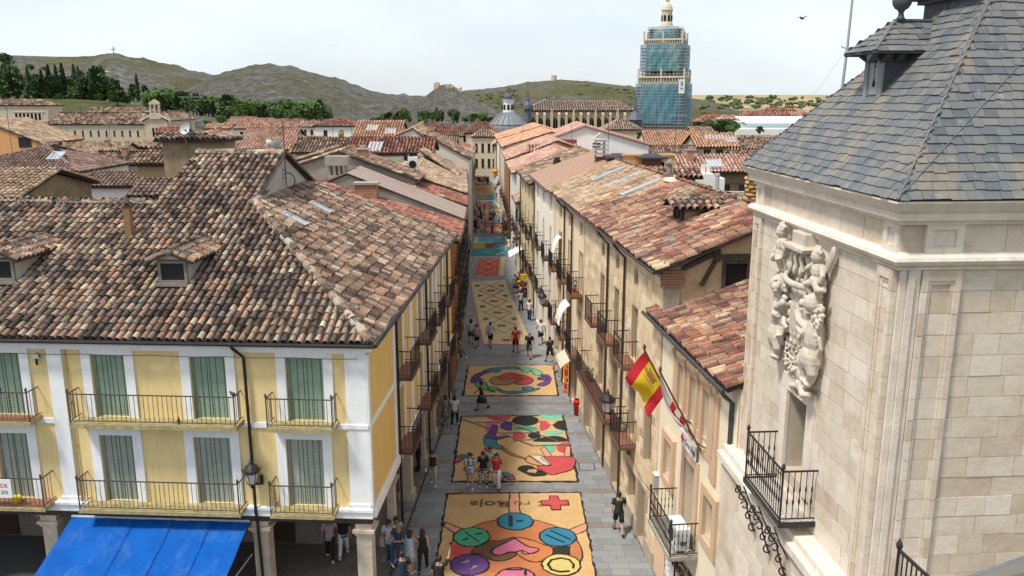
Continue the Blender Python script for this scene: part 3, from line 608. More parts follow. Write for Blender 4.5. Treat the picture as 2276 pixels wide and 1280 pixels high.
c7.shape([(430,905),(520,905),(510,945),(425,950)], 'pink', 'colour_patch', 0, smooth=False); c7.shape([(560,925),(910,915),(900,970),(555,972)], 'red', 'colour_patch', 0, smooth=False); c7.ell(720,1000,175,38,'yellow','oval',0); c7.ell(720,1000,120,22,'peach','oval',0); c7.ell(665,1098,155,26,'pink','oval',0)
c8 = Carpet('distant grey carpet with thin red patches', [(500,705),(930,695),(962,890),(470,893)], 'lgrey', .0, mp7)
for q in (770,820,865): c8.shape([(530,q),(620,q-5),(610,q+18),(520,q+20)], 'red', 'colour_patch', 0, smooth=False); c8.shape([(720,q),(880,q-5),(870,q+10),(715,q+14)], 'teal', 'colour_patch', 0, smooth=False)
c9 = Carpet('distant sand coloured carpet with a sunlit strip painted along its right edge', [(470,590),(860,588),(935,690),(455,692)], 'sand', .0, mp7); c9.shape([(800,585),(855,585),(935,690),(880,690)], 'yellow', 'margin_or_lit_strip', 0, smooth=False); c9.shape([(680,645),(860,650),(850,662),(670,660)], 'black', 'colour_patch', 0, smooth=False)  # yellow strip paints the sunlight along the right edge
c10 = Carpet('distant dark teal carpet with a red stripe', [(385,438),(712,436),(835,582),(430,585)], 'lgrey', .0, mp7)
c10.shape([(400,500),(690,490),(685,515),(400,535)], 'red', 'colour_patch', 0, smooth=False); c10.shape([(620,530),(770,525),(800,575),(600,580)], 'teal', 'colour_patch', 0, smooth=False); c10.shape([(712,436),(735,436),(860,582),(835,582)], 'white', 'margin_or_lit_strip', 0, smooth=False)
c11 = Carpet('distant blue green carpet with a pale front edge', [(345,300),(702,296),(728,425),(370,436)], 'teal', .0, mp7)
c11.shape([(350,320),(580,315),(575,385),(360,395)], 'tan', 'colour_patch', 0, smooth=False); c11.shape([(365,420),(722,412),(728,432),(370,440)], 'white', 'margin_or_lit_strip', 0, smooth=False)
c12 = Carpet('farthest ochre carpet with a yellow diagonal band', [(345,105),(610,103),(705,272),(330,275)], 'tan', .0, mp7); c12.shape([(540,105),(600,105),(700,268),(630,268)], 'ochre', 'margin_or_lit_strip', 0, smooth=False); c12.shape([(370,180),(520,178),(510,195),(365,196)], 'brown', 'colour_patch', 0, smooth=False)
# ================================================================ YELLOW ARCADED HOUSE (left)
T_OLD = tile_mat('old', .75); T_OLDR = tile_mat('oldr', .9); T_STONE = tile_mat('stone', .6, (1.05,.82,.74)); T_RED = tile_mat('red', .5); T_CREAM = tile_mat('stone', .6, (1.35,.8,.62))
YEL = plain('yellow limewash', (.76,.585,.28), .85, .10, .9, .25, streak=.45); YEL_SHADED = plain('yellow limewash deepened for shade', (.74,.50,.17), .85, .08, 1.0, .2, streak=.2)  # side wall: same limewash, its shade put into a deeper colour
BLG = plain('green slatted blind', (.25,.34,.265), .8, .16, 1.2, 0); BLG2 = plain('faded green slatted blind', (.33,.36,.315), .8, .18, 1.0, 0); CORD = flat('blind cord', (.06,.10,.07))
MOSS = plain('mossy concrete slab', (.36,.30,.15), .95, .4, 5, .5); PIL = plain('weathered limestone pillar', (.55,.48,.38), .92, .22, 3.5, .6, streak=.35)
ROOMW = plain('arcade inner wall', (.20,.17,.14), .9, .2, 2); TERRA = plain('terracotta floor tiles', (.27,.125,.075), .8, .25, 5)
T_OLD = tile_mat('old', .8)
yh = thing('yellow_house', 'yellow arcaded corner house with white window surrounds and old tiled hip roof', 'house', (-4.55,25,0), math.atan(-.056))
FF = Fac((0,0,0),(1,0,0),(0,-1,0)); FS = Fac((0,0,0),(0,1,0),(1,0,0))
topw = [(-15.9,-14.75),(-12.4,-11.22),(-8.88,-7.77),(-5.66,-4.5),(-2.58,-1.38)]; loww = [(-15.9,-14.75),(-12.4,-11.3),(-8.88,-7.77),(-5.75,-4.54),(-2.72,-1.52)]
opsF = [(a,b,6.42,8.52) for a,b in topw]+[(a,b,3.47,5.80) for a,b in loww]
mb = MB(); FF.wall(mb, -20, 0, 3.1, 9.0, opsF, .22); obj('front_wall', mb, YEL, yh)
sw = [5.3, 9.85, 12.85, 16.35]; opsS = [(c-.5,c+.5,6.42,8.5) for c in sw]+[(c-.5,c+.5,3.5,5.75) for c in sw]
mb = MB(); FS.wall(mb, 0, 20.6, 3.1, 9.0, opsS, .22); obj('side_wall', mb, YEL_SHADED, yh)
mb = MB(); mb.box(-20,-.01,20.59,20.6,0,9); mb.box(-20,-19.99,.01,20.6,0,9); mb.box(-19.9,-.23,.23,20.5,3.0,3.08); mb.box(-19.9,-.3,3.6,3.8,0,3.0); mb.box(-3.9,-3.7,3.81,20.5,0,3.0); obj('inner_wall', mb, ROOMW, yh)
for i in range(5):                         # dark shop openings under the arcade
    x = -4.6-i*3.6; m = MB(); m.box(x-.75,x+.75,3.55,3.61,.05,2.5); obj('shop_door', m, flat('dark varnished door',(.045,.025,.018),.5), yh)
for F_, w_, L_ in ((FF,.30,opsF),(FS,.27,opsS)):
    for a, b, c, d in L_: mb = MB(); surround(mb, F_, a, b, c, d, w_, .004, .055); obj('window_surround', mb, WHITEP, yh)
mb = MB(); W = WHITEP
FF.box(mb, -10.28,-9.80,3.46,8.7,.003,.085); FF.box(mb,-.68,.0,3.46,8.7,.003,.09); FF.box(mb,-10.36,-9.72,3.44,3.62,.003,.12); FF.box(mb,-.74,.0,3.44,3.62,.003,.13); FF.box(mb,-.73,.0,6.22,6.36,.003,.125)
FF.box(mb,-20,0,6.17,6.34,.0035,.05); FF.box(mb,-20,.04,3.12,3.44,.004,.14); FF.box(mb,-20,.06,3.36,3.45,.004,.19)
obj('front_trim', mb, W, yh)
mb = MB(); FS.box(mb,-.085,.16,3.46,8.7,.003,.05); FS.box(mb,-.02,20.6,3.12,3.42,.004,.14); FS.box(mb,.16,4.0,6.2,6.34,.004,.06)
for c in (4.25,7.6,11.4,14.6,18.4): FS.box(mb,c-.23,c+.23,3.43,8.72,.003,.07)
obj('side_trim', mb, W, yh)
mb = MB(); FF.box(mb,-20,.10,8.70,8.78,.004,.10); FF.box(mb,-20,.20,8.78,8.86,.004,.15); FF.box(mb,-20,.24,8.93,9.06,.004,.27)
for i in range(230): x = -19.9+i*.0875; FF.box(mb, x, x+.045, 8.861, 8.929, .004, .19)
FF.box(mb,-20,.12,8.861,8.929,.003,.13); FS.box(mb,-.1,20.6,8.70,8.80,.004,.10); FS.box(mb,-.2,20.6,8.86,9.03,.004,.22)
obj('cornice', mb, W, yh)
def blind(F, a, b, c, d, mat):
    fr = window(yh, F, a, b, c, d, .20, plain('dark green window frame',(.04,.06,.045)), (1,2))
    mb = MB(); n = int((d-c)/.055); sag = random.uniform(.0,.03)
    for i in range(n):
        z0 = c+(d-c)*i/n; z1 = c+(d-c)*(i+1)/n; F.box(mb, a+.015, b-.015, z0+.003, z1, -.125, -.10-.004*(i%2)+random.uniform(0,.004))
    bl = obj('blind', mb, mat, yh); m = MB()
    for q in (.1,.28,.44,.52,.7,.88): x = a+(b-a)*(q+random.uniform(-.03,.03)); F.box(m, x-.007, x+.007, c, d, -.099, -.085)
    obj('cord', m, CORD, bl)
for i, (a,b,c,d) in enumerate(opsF): blind(FF, a, b, c, d, BLG if i < 5 else BLG2)
for i, (a,b,c,d) in enumerate(opsS):
    window(yh, FS, a, b, c, d, .20, WHITEP, (1,2))
MOSSY = dict(slabm=MOSS, rail=plain('rusty iron railing',(.075,.062,.05),.75,.35,9))
balcony(yh, FF, -9.40, -4.08, 6.42, .62, .98, step=.15, slab_t=.15, **MOSSY); balcony(yh, FF, -3.06, -1.0, 6.42, .62, .95, step=.15, slab_t=.15, **MOSSY)
balcony(yh, FF, -9.42, -4.15, 3.47, .66, 1.02, step=.15, **MOSSY); balcony(yh, FF, -3.12, -1.12, 3.47, .66, 1.0, step=.15, **MOSSY)
RU = dict(slabm=MOSS, tile=TERRA, rail=MOSSY['rail']); balcony(yh, FF, -13.1, -10.75, 6.42, .6, .98, step=.15, **RU); balcony(yh, FF, -13.1, -10.62, 3.47, .65, 1.02, step=.15, **RU)
for i, c in enumerate(sw):
    balcony(yh, FS, c-.95, c+.95, 6.42, .6, 1.0, slabm=plain('dark balcony edge',(.10,.06,.045)), tile=TERRA, step=.14, knobs=False); balcony(yh, FS, c-.95, c+.95, 3.5, .6, 1.0, slabm=plain('dark balcony edge',(.1,.06,.045)), tile=TERRA, step=.14, knobs=False)
# pillars of the arcade
def pillar(x, y, w_=.5):
    m = MB(); m.box(x-w_/2,x+w_/2,y-w_/2,y+w_/2,.35,2.45); m.box(x-w_/2-.08,x+w_/2+.08,y-w_/2-.08,y+w_/2+.08,-.02,.36); m.box(x-w_/2-.05,x+w_/2+.05,y-w_/2-.05,y+w_/2+.05,2.452,2.55); m.box(x-w_/2-.11,x+w_/2+.11,y-w_/2-.11,y+w_/2+.11,2.552,2.66); m.box(x-w_/2-.02,x+w_/2+.02,y-w_/2-.02,y+w_/2+.02,2.662,2.85); obj('pillar', m, PIL, yh)
for x, y in ((-.32,.28),(-3.78,.28),(-7.4,.28),(-11.0,.28),(-14.6,.28),(-.3,3.85),(-.3,7.5),(-.3,11.0),(-.3,14.1),(-.3,19.3)): pillar(x, y)
m = MB(); m.box(-19.9,-.02,.02,.55,2.86,3.098); m.box(-.56,-.02,.56,20.5,2.86,3.098)
for i in range(24): m.box(-.9-i*.8-.06,-.9-i*.8+.06,.56,3.59,2.88,2.998)
obj('arcade_beam', m, WOODD, yh)
# roof
k1_, k2_ = .42, .527; n1 = math.hypot(1,k1_); n2 = math.hypot(1,k2_)
O1 = Vector((0,-.35,9.12)); EV1 = Vector((0,1,k1_))/n1; O2 = Vector((.32,0,9.12)); EV2 = Vector((-1,0,k2_))/n2
rf = obj('roof', MB().box(-19.9,-.05,.0,20.4,9.0,9.05), DECK, yh)
dorm = [(-7.5,2.45*n1),(-6.55,2.45*n1),(-6.55,5.1*n1),(-7.5,5.1*n1)]
d2h = [(-13.6,2.3*n1),(-12.5,2.3*n1),(-12.5,5.4*n1),(-13.6,5.4*n1)]
tile_slope(rf, O1, (1,0,0), EV1, [(-17.5,0),(.34,0),(-5.98,7.87*n1),(-6.02,11.95*n1),(-9.9,11.95*n1),(-9.9,7.8*n1),(-17.5,7.8*n1)], T_OLD, .262, .36, 150, holes=(dorm, d2h), jit=1.3, wig=.018)
tile_slope(rf, O2, (0,1,0), EV2, [(-.35,0),(20.9,0),(15.5,6.33*n2),(7.52,6.33*n2)], T_OLDR, .30, .38, 150, holes=([(7.4,4.36*n2),(8.2,4.36*n2),(8.2,5.2*n2),(7.4,5.2*n2)],[(11.0,4.36*n2),(11.6,4.36*n2),(11.6,5.2*n2),(11.0,5.2*n2)]), jit=1.5, wig=.02)
tile_slope(rf, (0,15.65,12.36), (-1,0,0), Vector((0,-1,k1_))/n1, [(6.02,-.3),(9.9,-.3),(9.9,4.05*n1),(6.02,4.05*n1)], T_OLD, .285, .36, 0, jit=1)
ridge_caps(rf, (.22,-.26,9.22), (-5.98,7.52,12.56), T_OLD, .15); ridge_caps(rf, (-6.0,11.57,14.2), (-9.9,11.57,14.2), T_OLD, .13); ridge_caps(rf, (-9.9,7.45,12.5), (-17.4,7.45,12.5), T_OLD, .14); ridge_caps(rf, (-5.98,7.52,12.56), (-6.05,9.2,12.7), T_OLD, .13)
STUC = plain('grey cement render', (.40,.365,.31), .95, .16, 1.2, .4, streak=.3); STUCB = plain('brown earthen render', (.30,.225,.14), .95, .28, 1.5, .5, streak=.35)
m = MB(); m.prism([(-6.06,7.4,12.3),(-6.06,11.57,14.06),(-6.06,15.7,12.36),(-6.06,15.7,11.3),(-6.06,7.4,11.3)], (-.2,0,0)); obj('gable_wall', m, STUC, rf)
m = MB(); m.bar((-6.0,11.5,14.14),(-6.0,15.9,12.36),.24,.12); m.bar((-6.0,11.5,14.05),(-6.0,7.5,12.36),.10,.06); obj('verge_board', m, WOODD, rf)
m = MB(); m.prism([(-9.85,7.6,12.3),(-9.85,11.57,14.0),(-9.85,15.5,12.3),(-9.85,15.5,9),(-9.85,7.6,9)], (.2,0,0)); m.box(-19.9,-9.9,14.8,15.0,8,10.5); obj('attic_wall', m, STUCB, rf)
tile_slope(rf, (0,15.0,9.2), (-1,0,0), Vector((0,-1,.435)).normalized(), [(9.95,0),(17.5,0),(17.5,8.2),(9.95,8.2)], T_OLD, .252, .36, 0)
# eaves gutter and downpipe
m = MB(); m.tube([(-20,-.43,9.05),(.36,-.43,9.05)], .065, 8); m.tube([(.40,-.40,9.05),(.40,20.9,9.05)], .06, 8)
m.tube([(-4.1,-.42,9.02),(-4.1,-.36,8.9),(-3.86,-.12,8.55),(-3.84,-.10,5.0),(-3.8,-.2,3.3),(-3.8,-.12,2.9),(-3.74,-.1,0)], .052, 8)
for y in (4.3,11.2,18.2): m.tube([(.38,y+.6,9.0),(.12,y,8.6),(.12,y,0.1)], .05, 7)
obj('gutter', m, plain('black painted gutter',(.022,.02,.019),.5,.2), yh)
# dormers
def dormer(x, y, zb, wd, ht, dp, lab, halfopen=False):
    m = MB(); d = rf; zt = zb+ht; 
    m.prism([(x+wd/2,y,zb-.25),(x+wd/2,y,zt),(x+wd/2,y+dp,zt)], (-.07,0,0)); m.prism([(x-wd/2+.07,y,zb-.25),(x-wd/2+.07,y,zt),(x-wd/2+.07,y+dp,zt)], (-.07,0,0))
    m.prism([(x-wd/2-.12,y-.06,zt+.04),(x+wd/2+.12,y-.06,zt+.04),(x,y-.06,zt+.34)], (0,.10,0)); o = obj('dormer', m, STUC, d)
    fr = MB()
    for a, b, c, e in ((x-wd/2,x-wd/2+.1,zb,zt),(x+wd/2-.1,x+wd/2,zb,zt),(x-wd/2+.1,x+wd/2-.1,zt-.1,zt),(x-wd/2+.1,x+wd/2-.1,zb-.02,zb+.1)): fr.box(a,b,y-.03,y+.06,c,e)
    fr.box(x-wd/2-.1,x+wd/2+.1,y-.09,y+.05,zb-.11,zb-.02); obj('frame', fr, plain('grey weathered wood',(.21,.19,.165),.9,.25,8,.4), o)
    g_ = MB(); g_.box(x-wd/2+.1,x+wd/2-.1,y+.03,y+.05,zb+.1,zt-.1); obj('pane', g_, GLASS, o)
    L = dp+.95; kx = .30/(wd/2+.18); nn = math.hypot(1,kx)
    for s_ in (1,-1): tile_slope(o, (x+s_*(wd/2+.30),y-.22 if s_ > 0 else y-.22+L,zt-.02), (0,s_,0), Vector((-s_,0,kx))/nn, [(0,0),(L,0),(L,(wd/2+.30)*nn),(0,(wd/2+.30)*nn)], T_OLDR, .235, .30, 40, name='dormer_tile', deck_thick=.07)
    ridge_caps(o, (x,y-.24,zt+.42), (x,y+L-.3,zt+.42), T_OLDR, .12)
dormer(-7.02, 2.25, 10.36, 1.0, .78, 2.1, ''); dormer(-13.05, 2.25, 10.36, 1.0, .78, 2.1, '')
m = MB(); m.bar((-9.93,5.2,11.1),(-9.93,5.2,12.55),.24,.24,0); f_ = obj('flue', m, plain('brown fired flue',(.24,.14,.07),.9,.25,5,.3), rf); m = MB(); m.box(-10.08,-9.78,5.05,5.35,12.551,12.60); m.lathe([(.19,12.7),(.02,12.86)],8,(-9.93,5.2,0)); m.bar((-9.93,5.2,12.6),(-9.93,5.2,12.7),.1); obj('flue_cap', m, plain('sooty cap',(.05,.048,.05)), f_)
SKYG = flat('skylight glass', (.33,.40,.44), .15); ALU = plain('zinc frame',(.42,.45,.47),.4,.1,2,metal=.0)
def skylight(parent, O, eu, ev, u, v, wu, wv, h=.09):
    O = Vector(O); eu = Vector(eu).normalized(); ev = Vector(ev).normalized(); nn = eu.cross(ev); P = lambda a,b,c: O+eu*a+ev*b+nn*c
    m = MB(); c4_ = lambda a0,a1,b0,b1,h0,h1: m.hexa([P(a0,b0,h0),P(a1,b0,h0),P(a1,b1,h0),P(a0,b1,h0),P(a0,b0,h1),P(a1,b0,h1),P(a1,b1,h1),P(a0,b1,h1)])
    t_ = .07; c4_(u,u+wu,v,v+t_,-.05,h); c4_(u,u+wu,v+wv-t_,v+wv,-.05,h); c4_(u,u+t_,v+t_,v+wv-t_,-.05,h); c4_(u+wu-t_,u+wu,v+t_,v+wv-t_,-.05,h); o = obj('skylight', m, ALU, parent)
    m = MB(); m.hexa([P(u+t_,v+t_,0),P(u+wu-t_,v+t_,0),P(u+wu-t_,v+wv-t_,0),P(u+t_,v+wv-t_,0),P(u+t_,v+t_,h-.03),P(u+wu-t_,v+t_,h-.03),P(u+wu-t_,v+wv-t_,h-.03),P(u+t_,v+wv-t_,h-.03)]); obj('pane', m, SKYG, o); return o
skylight(rf, O2, (0,1,0), EV2, 7.45, 4.4*n2, .55, 1.05, .17); skylight(rf, O2, (0,1,0), EV2, 11.1, 4.4*n2, .5, 1.0, .17)
# blue awning on the arcade front
AW = plain('blue canvas', (.0,.13,.50), .6, .10, 1.1, .1)
t = NT('sun bleached blue canvas', .75, .15); q = t.noise(.9, 4, .6); cc = t.ramp(q, [(.35,(.0,.068,.32)),(.7,(.001,.092,.39))]); s_ = t.noise(7, 3, .7); cc = t.mix(t.ramp(s_, [(.73,(0,0,0)),(.76,(1,1,1))]), cc, (.45,.54,.62)); d_ = t.noise(1.7, 6, .75, sc=(1,.4,1)); cc = t.mix(t.ramp(d_, [(.5,(0,0,0)),(.75,(.35,.35,.35))]), cc, (.10,.19,.40)); t.bump(t.noise(3.5,4,.6), .5, .05); t.col(cc)
aw = thing('awning', 'bright blue canvas awning sloping out from the arcade', 'awning', (-4.55,25,0), math.atan(-.056))
V = []; nx, ny = 28, 14
for i in range(nx+1):
    for j in range(ny+1):
        x = -10.05+(5.98)*i/nx; q = j/ny; V.append((x, -.14-3.1*q, 2.92-1.05*q-.07*math.sin(PI*q)*(1-.5*math.cos(2*PI*i/nx*4))-.012*math.sin(i*1.9+j*.7)-.010*math.sin(i*.8-j*1.3)))
fs = [(i*(ny+1)+j,(i+1)*(ny+1)+j,(i+1)*(ny+1)+j+1,i*(ny+1)+j+1) for i in range(nx) for j in range(ny)]
m = MB(); m.add(V, fs); obj('canvas', m, t.m, aw, smooth=True)
m = MB(); m.tube([(-10.07,-.14,2.93),(-4.05,-.14,2.93)], .045, 6); m.tube([(-10.07,-3.25,1.86),(-4.05,-3.25,1.86)], .035, 6); m.tube([(-10.02,-.1,1.7),(-10.02,-3.25,1.84)], .025, 5); m.tube([(-4.08,-.1,1.7),(-4.08,-3.25,1.84)], .025, 5); obj('awning_frame', m, ALU, aw)
m = MB()
for x in (-7.9,-6.6,-5.3): 
    for j in range(ny): q0, q1 = j/ny, (j+1)/ny; zz = lambda q: 2.92-1.05*q-.06*math.sin(PI*q)*.9+.018; m.bar((x-.0,-.14-3.1*q0,zz(q0)),(x,-.14-3.1*q1,zz(q1)),.02,.012)
obj('seam', m, plain('dark blue seam',(.0,.07,.33)), aw)
# lantern on the downpipe
def lamp(loc, rz, label, s=1.0, arm=True, group=None):
    t = thing('wall_lantern', label, 'street lamp', loc, rz, group); m = MB()
    m.lathe([(.10,.0),(.13,.04),(.16,.06)], 8); m.lathe([(.245,.42),(.26,.47),(.24,.52),(.18,.60),(.08,.66),(.05,.70),(.07,.74),(.03,.80),(.012,.86)], 10)
    for k in range(6): a = 2*PI*k/6+.3; m.bar((.15*math.cos(a),.15*math.sin(a),.05),(.235*math.cos(a),.235*math.sin(a),.44),.016)
    for k in range(6): a = 2*PI*k/6+.3; m.bar((.26*math.cos(a),.26*math.sin(a),.46),(.28*math.cos(a),.28*math.sin(a),.56),.02)
    obj('lantern_head', m, IRON, t); m = MB(); m.lathe([(.13,.06),(.205,.42)], 6, a0=.3); obj('lamp_glass', m, flat('frosted lamp glass',(.55,.54,.5),.3), t)
    if arm:
        m = MB(); m.bar((0,.02,-.04),(0,.75,-.04),.035); m.tube([(0,.75,-.5),(0,.55,-.42),(0,.4,-.2),(0,.25,-.08)], .014, 5); m.box(-.03,.03,.72,.76,-.55,.1); m.lathe([(.03,-.05),(.03,.02)],6)
        for c in range(3): m.tube([(0,.32+c*.13+.06*math.cos(a),-.14-c*.06+.06*math.sin(a)) for a in np.linspace(0,5.2,8)], .009, 4)
        obj('bracket', m, IRON, t)
    else:
        m = MB(); m.tube([(0,0,0),(0,0,-.1)], .06, 8); m.tube([(.0,.0,.02),(.2,.1,-.02),(.26,.16,.12)], .035, 6); m.box(.2,.3,.12,.18,-.05,.25); obj('bracket', m, IRON, t)
    t.scale = (s,s,s); return t
m = MB(); m.tube([(-9.68,-.05,8.68),(-9.68,-.05,3.5)],.022,6); [m.box(-9.71,-9.65,-.06,.0,z,z+.03) for z in (4.2,5.4,6.9,8.0)]; obj('gas_pipe', m, plain('ochre painted pipe',(.45,.33,.12)), yh); m = MB(); m.tube([(x,-.30-.01*math.sin(x),8.62-.03*abs(math.sin(x*1.4))) for x in np.linspace(-19,-.2,60)],.012,4); obj('cable', m, plain('grey plastic',(.12,.12,.125)), yh)
p = yh.matrix_basis @ Vector((-3.8,-.32,4.32)); lamp(p, 0, 'black lantern standing on the downpipe of the yellow house', 1.05, False)
# security light, birds, for sale signs
m = MB(); m.box(-.12,.12,-.06,.0,-.07,.07); o = obj('floodlight', m, plain('aluminium housing',(.5,.52,.53)), None, yh.matrix_basis @ Vector((-10.62,-.05,8.45)), (0,0,-.056)); m = MB(); m.bar((.12,-.05,.02),(.22,-.18,.06),.05); m.box(.0,.05,-.09,-.03,-.28,-.075); m.tube([(.1,-.03,.1),(.1,-.12,.16),(.22,-.14,.12)],.012,5); obj('camera_arm', m, IRON, o); tag(o, 'small floodlight and camera on the yellow wall left of the white pilaster', 'security light')
def bird(loc, rz, label, cat='pigeon', s=1.0, fly=False):
    m = MB(); m.ball((0,0,.07),(.055,.10,.055),8,5); m.ball((0,.095,.125),.034,7,4); m.tube([(0,-.06,.06),(0,-.2,.03)],[.03,.012],5); m.tube([(0,.12,.125),(0,.155,.118)],[.010,.003],4); m.bar((.02,0,.0),(.02,0,.03),.01); m.bar((-.02,0,.0),(-.02,0,.03),.01)
    if fly: m.prism([(.03,.05,.08),(.34,.0,.15),(.25,-.06,.13),(.03,-.05,.08)],(0,0,.012)); m.prism([(-.03,.05,.08),(-.34,.0,.15),(-.25,-.06,.13),(-.03,-.05,.08)],(0,0,.012))
    o = obj('bird', m, plain('dark feathers',(.035,.034,.036),.7), None, loc, (0,0,rz), True); o.scale = (s,s,s); return tag(o, label, cat)
bird(yh.matrix_basis @ Vector((-4.08,-.62,7.44)), 1.2, 'dark pigeon perched on the right end of the long upper balcony rail'); bird(yh.matrix_basis @ Vector((-6.0,-.4,6.43)), .3, 'pigeon on the floor of the long upper balcony behind its bars'); bird(yh.matrix_basis @ Vector((-11.6,-.60,7.42)), .6, 'pigeon on the rail of the left upper balcony')
bird(atY(1782,44,90), 2, 'swift flying in the sky left of the slate roof', 'bird', 2.2, True)
SGNW = flat('white sign board',(.72,.72,.70)); SGNK = flat('black lettering',(.03,.03,.03)); SGNR = flat('red lettering',(.50,.03,.03))
sg = thing('sale_sign', 'white for sale sign with red and black print tied to the left balcony rail', 'sign', yh.matrix_basis @ Vector((-12.15,-.70,4.15)), math.atan(-.056)); m = MB(); m.box(-.55,.55,-.012,.012,-.32,.32); obj('board', m, SGNW, sg)
Fs = Fac((0,0,0),(1,0,0),(0,-1,0)); text_obj('lettering','SE VENDE',.2,SGNR,sg,facM(Fs,.0,.10,.014)); text_obj('lettering','975 360 255',.17,SGNK,sg,facM(Fs,.0,-.13,.014))
sg = thing('sale_board', 'small grey for sale board hanging under the arcade ceiling', 'sign', yh.matrix_basis @ Vector((-11.55,.75,2.55)), math.atan(-.056)); m = MB(); m.box(-.45,.45,-.012,.012,-.2,.2); obj('board', m, flat('grey board',(.16,.165,.15)), sg)
text_obj('lettering','VENDE',.16,flat('pale lettering',(.6,.6,.56)),sg,facM(Fs,0,.09,.014)); text_obj('lettering','975 360 255',.13,MATS['pale lettering'],sg,facM(Fs,0,-.08,.014))
m = MB(); m.lathe([(.12,0),(.17,.14),(.17,.2)],8); o = obj('flower_pot', m, flat('yellow bucket',(.6,.47,.03)), None, yh.matrix_basis @ Vector((-11.75,-.35,3.49))); tag(o, 'small yellow bucket on the lower left balcony', 'bucket')
def antenna(loc, h, label, rz=0, n=6, cat='antenna', dish=None, group=None, yag=True):
    t = thing('antenna', label, cat, loc, rz, group); m = MB(); m.tube([(0,0,-.4),(0,0,h)], .022, 5); obj('mast', m, plain('rusty mast',(.10,.075,.06)), t)
    if yag:
        m = MB(); m.bar((-.5,0,h-.12),(.7,0,h-.12),.025)
        for k in range(n): x = -.45+1.1*k/(n-1); m.bar((x,-.32+.02*k,h-.12),(x,.32-.02*k,h-.12),.014)
        obj('aerial', m, ALU, t)
    return t
t = thing('antenna', 'bent aerial on a mast fixed to the gable of the yellow house', 'antenna', yh.matrix_basis @ Vector((-5.93,11.3,12.9)), 0); m = MB(); m.tube([(0,0,-.2),(0,0,2.6)], .025, 5); obj('mast', m, plain('rusty mast',(.10,.075,.06)), t); m = MB()
for k in range(3): m.bar((-.45+.1*k,-.02,.5-.17*k),(.05,-.02,.5-.17*k),.03)
m.tube([(.05+.35*math.sin(a),-.05,.05+.35*math.cos(a)) for a in np.linspace(0,2.6,9)], .03, 5); obj('aerial', m, plain('dark aerial',(.06,.055,.05)), t)
# ================================================================ STONE TOWER WITH SLATE ROOF (right)
LIME = masonry('pale limestone ashlar', [(0,(.55,.45,.355)),(.15,(.70,.615,.52)),(.4,(.64,.555,.46)),(.6,(.735,.66,.57)),(.8,(.68,.59,.49)),(1,(.57,.475,.375))], wear=.75, fine=5)
LIMEM = plain('limestone moulding', (.70,.615,.525), .9, .16, 2.5, .5, streak=.35); JOINT = plain('lime joint', (.50,.42,.33), .95, .15)
tw = thing('stone_tower', 'pale ashlar corner tower with slate roof and carved coat of arms', 'tower', (6.35,13.45,0), math.atan(.067))
TL = Fac((0,0,0),(0,1,0),(-1,0,0)); TF = Fac((0,0,0),(1,0,0),(0,-1,0)); TW = 6.62
core = MB(); TL.wall(core, 0, TW, 7.6, 14.9, [(2.88,3.92,8.45,10.28)], .55); TF.wall(core, 0.0, TW, 4.0, 14.9, [], .1); core.box(TW-.02,TW,.02,TW,4,14.9); core.box(.02,TW-.02,TW-.02,TW,4,14.9); wl = obj('wall', core, JOINT, tw)
ZC = [7.72]; 
while ZC[-1] < 13.6: ZC.append(ZC[-1]+.372)
def courses(F, s0, s1, z0, z1, d0, d1, par, holes=(), lmin=.5, lmax=1.05, h=.372, gap=.009, mat=None, off=0, nm='ashlar_block'):
    unit = MB(); unit.hexa([(0,0,0),(1,0,0),(1,-1,0),(0,-1,0),(.0,0,1),(1,0,1),(1,-1,1),(0,-1,1)]); me = unit.mesh(nm, mat or LIME)
    z = z1; 
    while z > z0+.05:
        zb = max(z-h, z0); s = s0-(random.random()*lmax*.6); cnt = 0
        while s < s1-.02:
            L = random.uniform(lmin, lmax); a = max(s, s0); b = min(s+L, s1)
            if s1-b < .18: b = s1; L = s1-s
            segs = [(a,b)]
            for ha, hb, hc, hd in holes:
                if hc < (zb+z)/2 < hd:
                    ns = []
                    for q0, q1 in segs:
                        if q1 <= ha or q0 >= hb: ns.append((q0,q1)); continue
                        if q0 < ha: ns.append((q0,ha))
                        if q1 > hb: ns.append((hb,q1))
                    segs = ns
            for q0, q1 in segs:
                if q1-q0 < .05: continue
                dd = d1+random.gauss(0,.0035); p = F.P(q0+gap/2, zb+gap/2, d0); t_ = F.t*(q1-q0-gap); n_ = F.nn*(dd-d0)
                M = Matrix(((t_.x,-n_.x,0,p.x),(t_.y,-n_.y,0,p.y),(0,0,z-zb-gap,p.z),(0,0,0,1))); inst(nm, me, par, M)
            s += L
        z = zb
courses(TL, .56, 6.08, 7.72, 13.74, -.05, .022, wl, holes=[(2.55,4.25,8.3,10.62)])
courses(TF, 1.03, 3.6, 7.0, 13.74, -.05, .022, wl, lmin=.4, lmax=.95)
courses(TL, .28, 6.34, 14.02, 14.48, -.05, .02, wl, lmin=.9, lmax=1.5, h=.46); courses(TF, .98, 3.6, 14.02, 14.48, -.05, .02, wl, lmin=.9, lmax=1.3, h=.46)
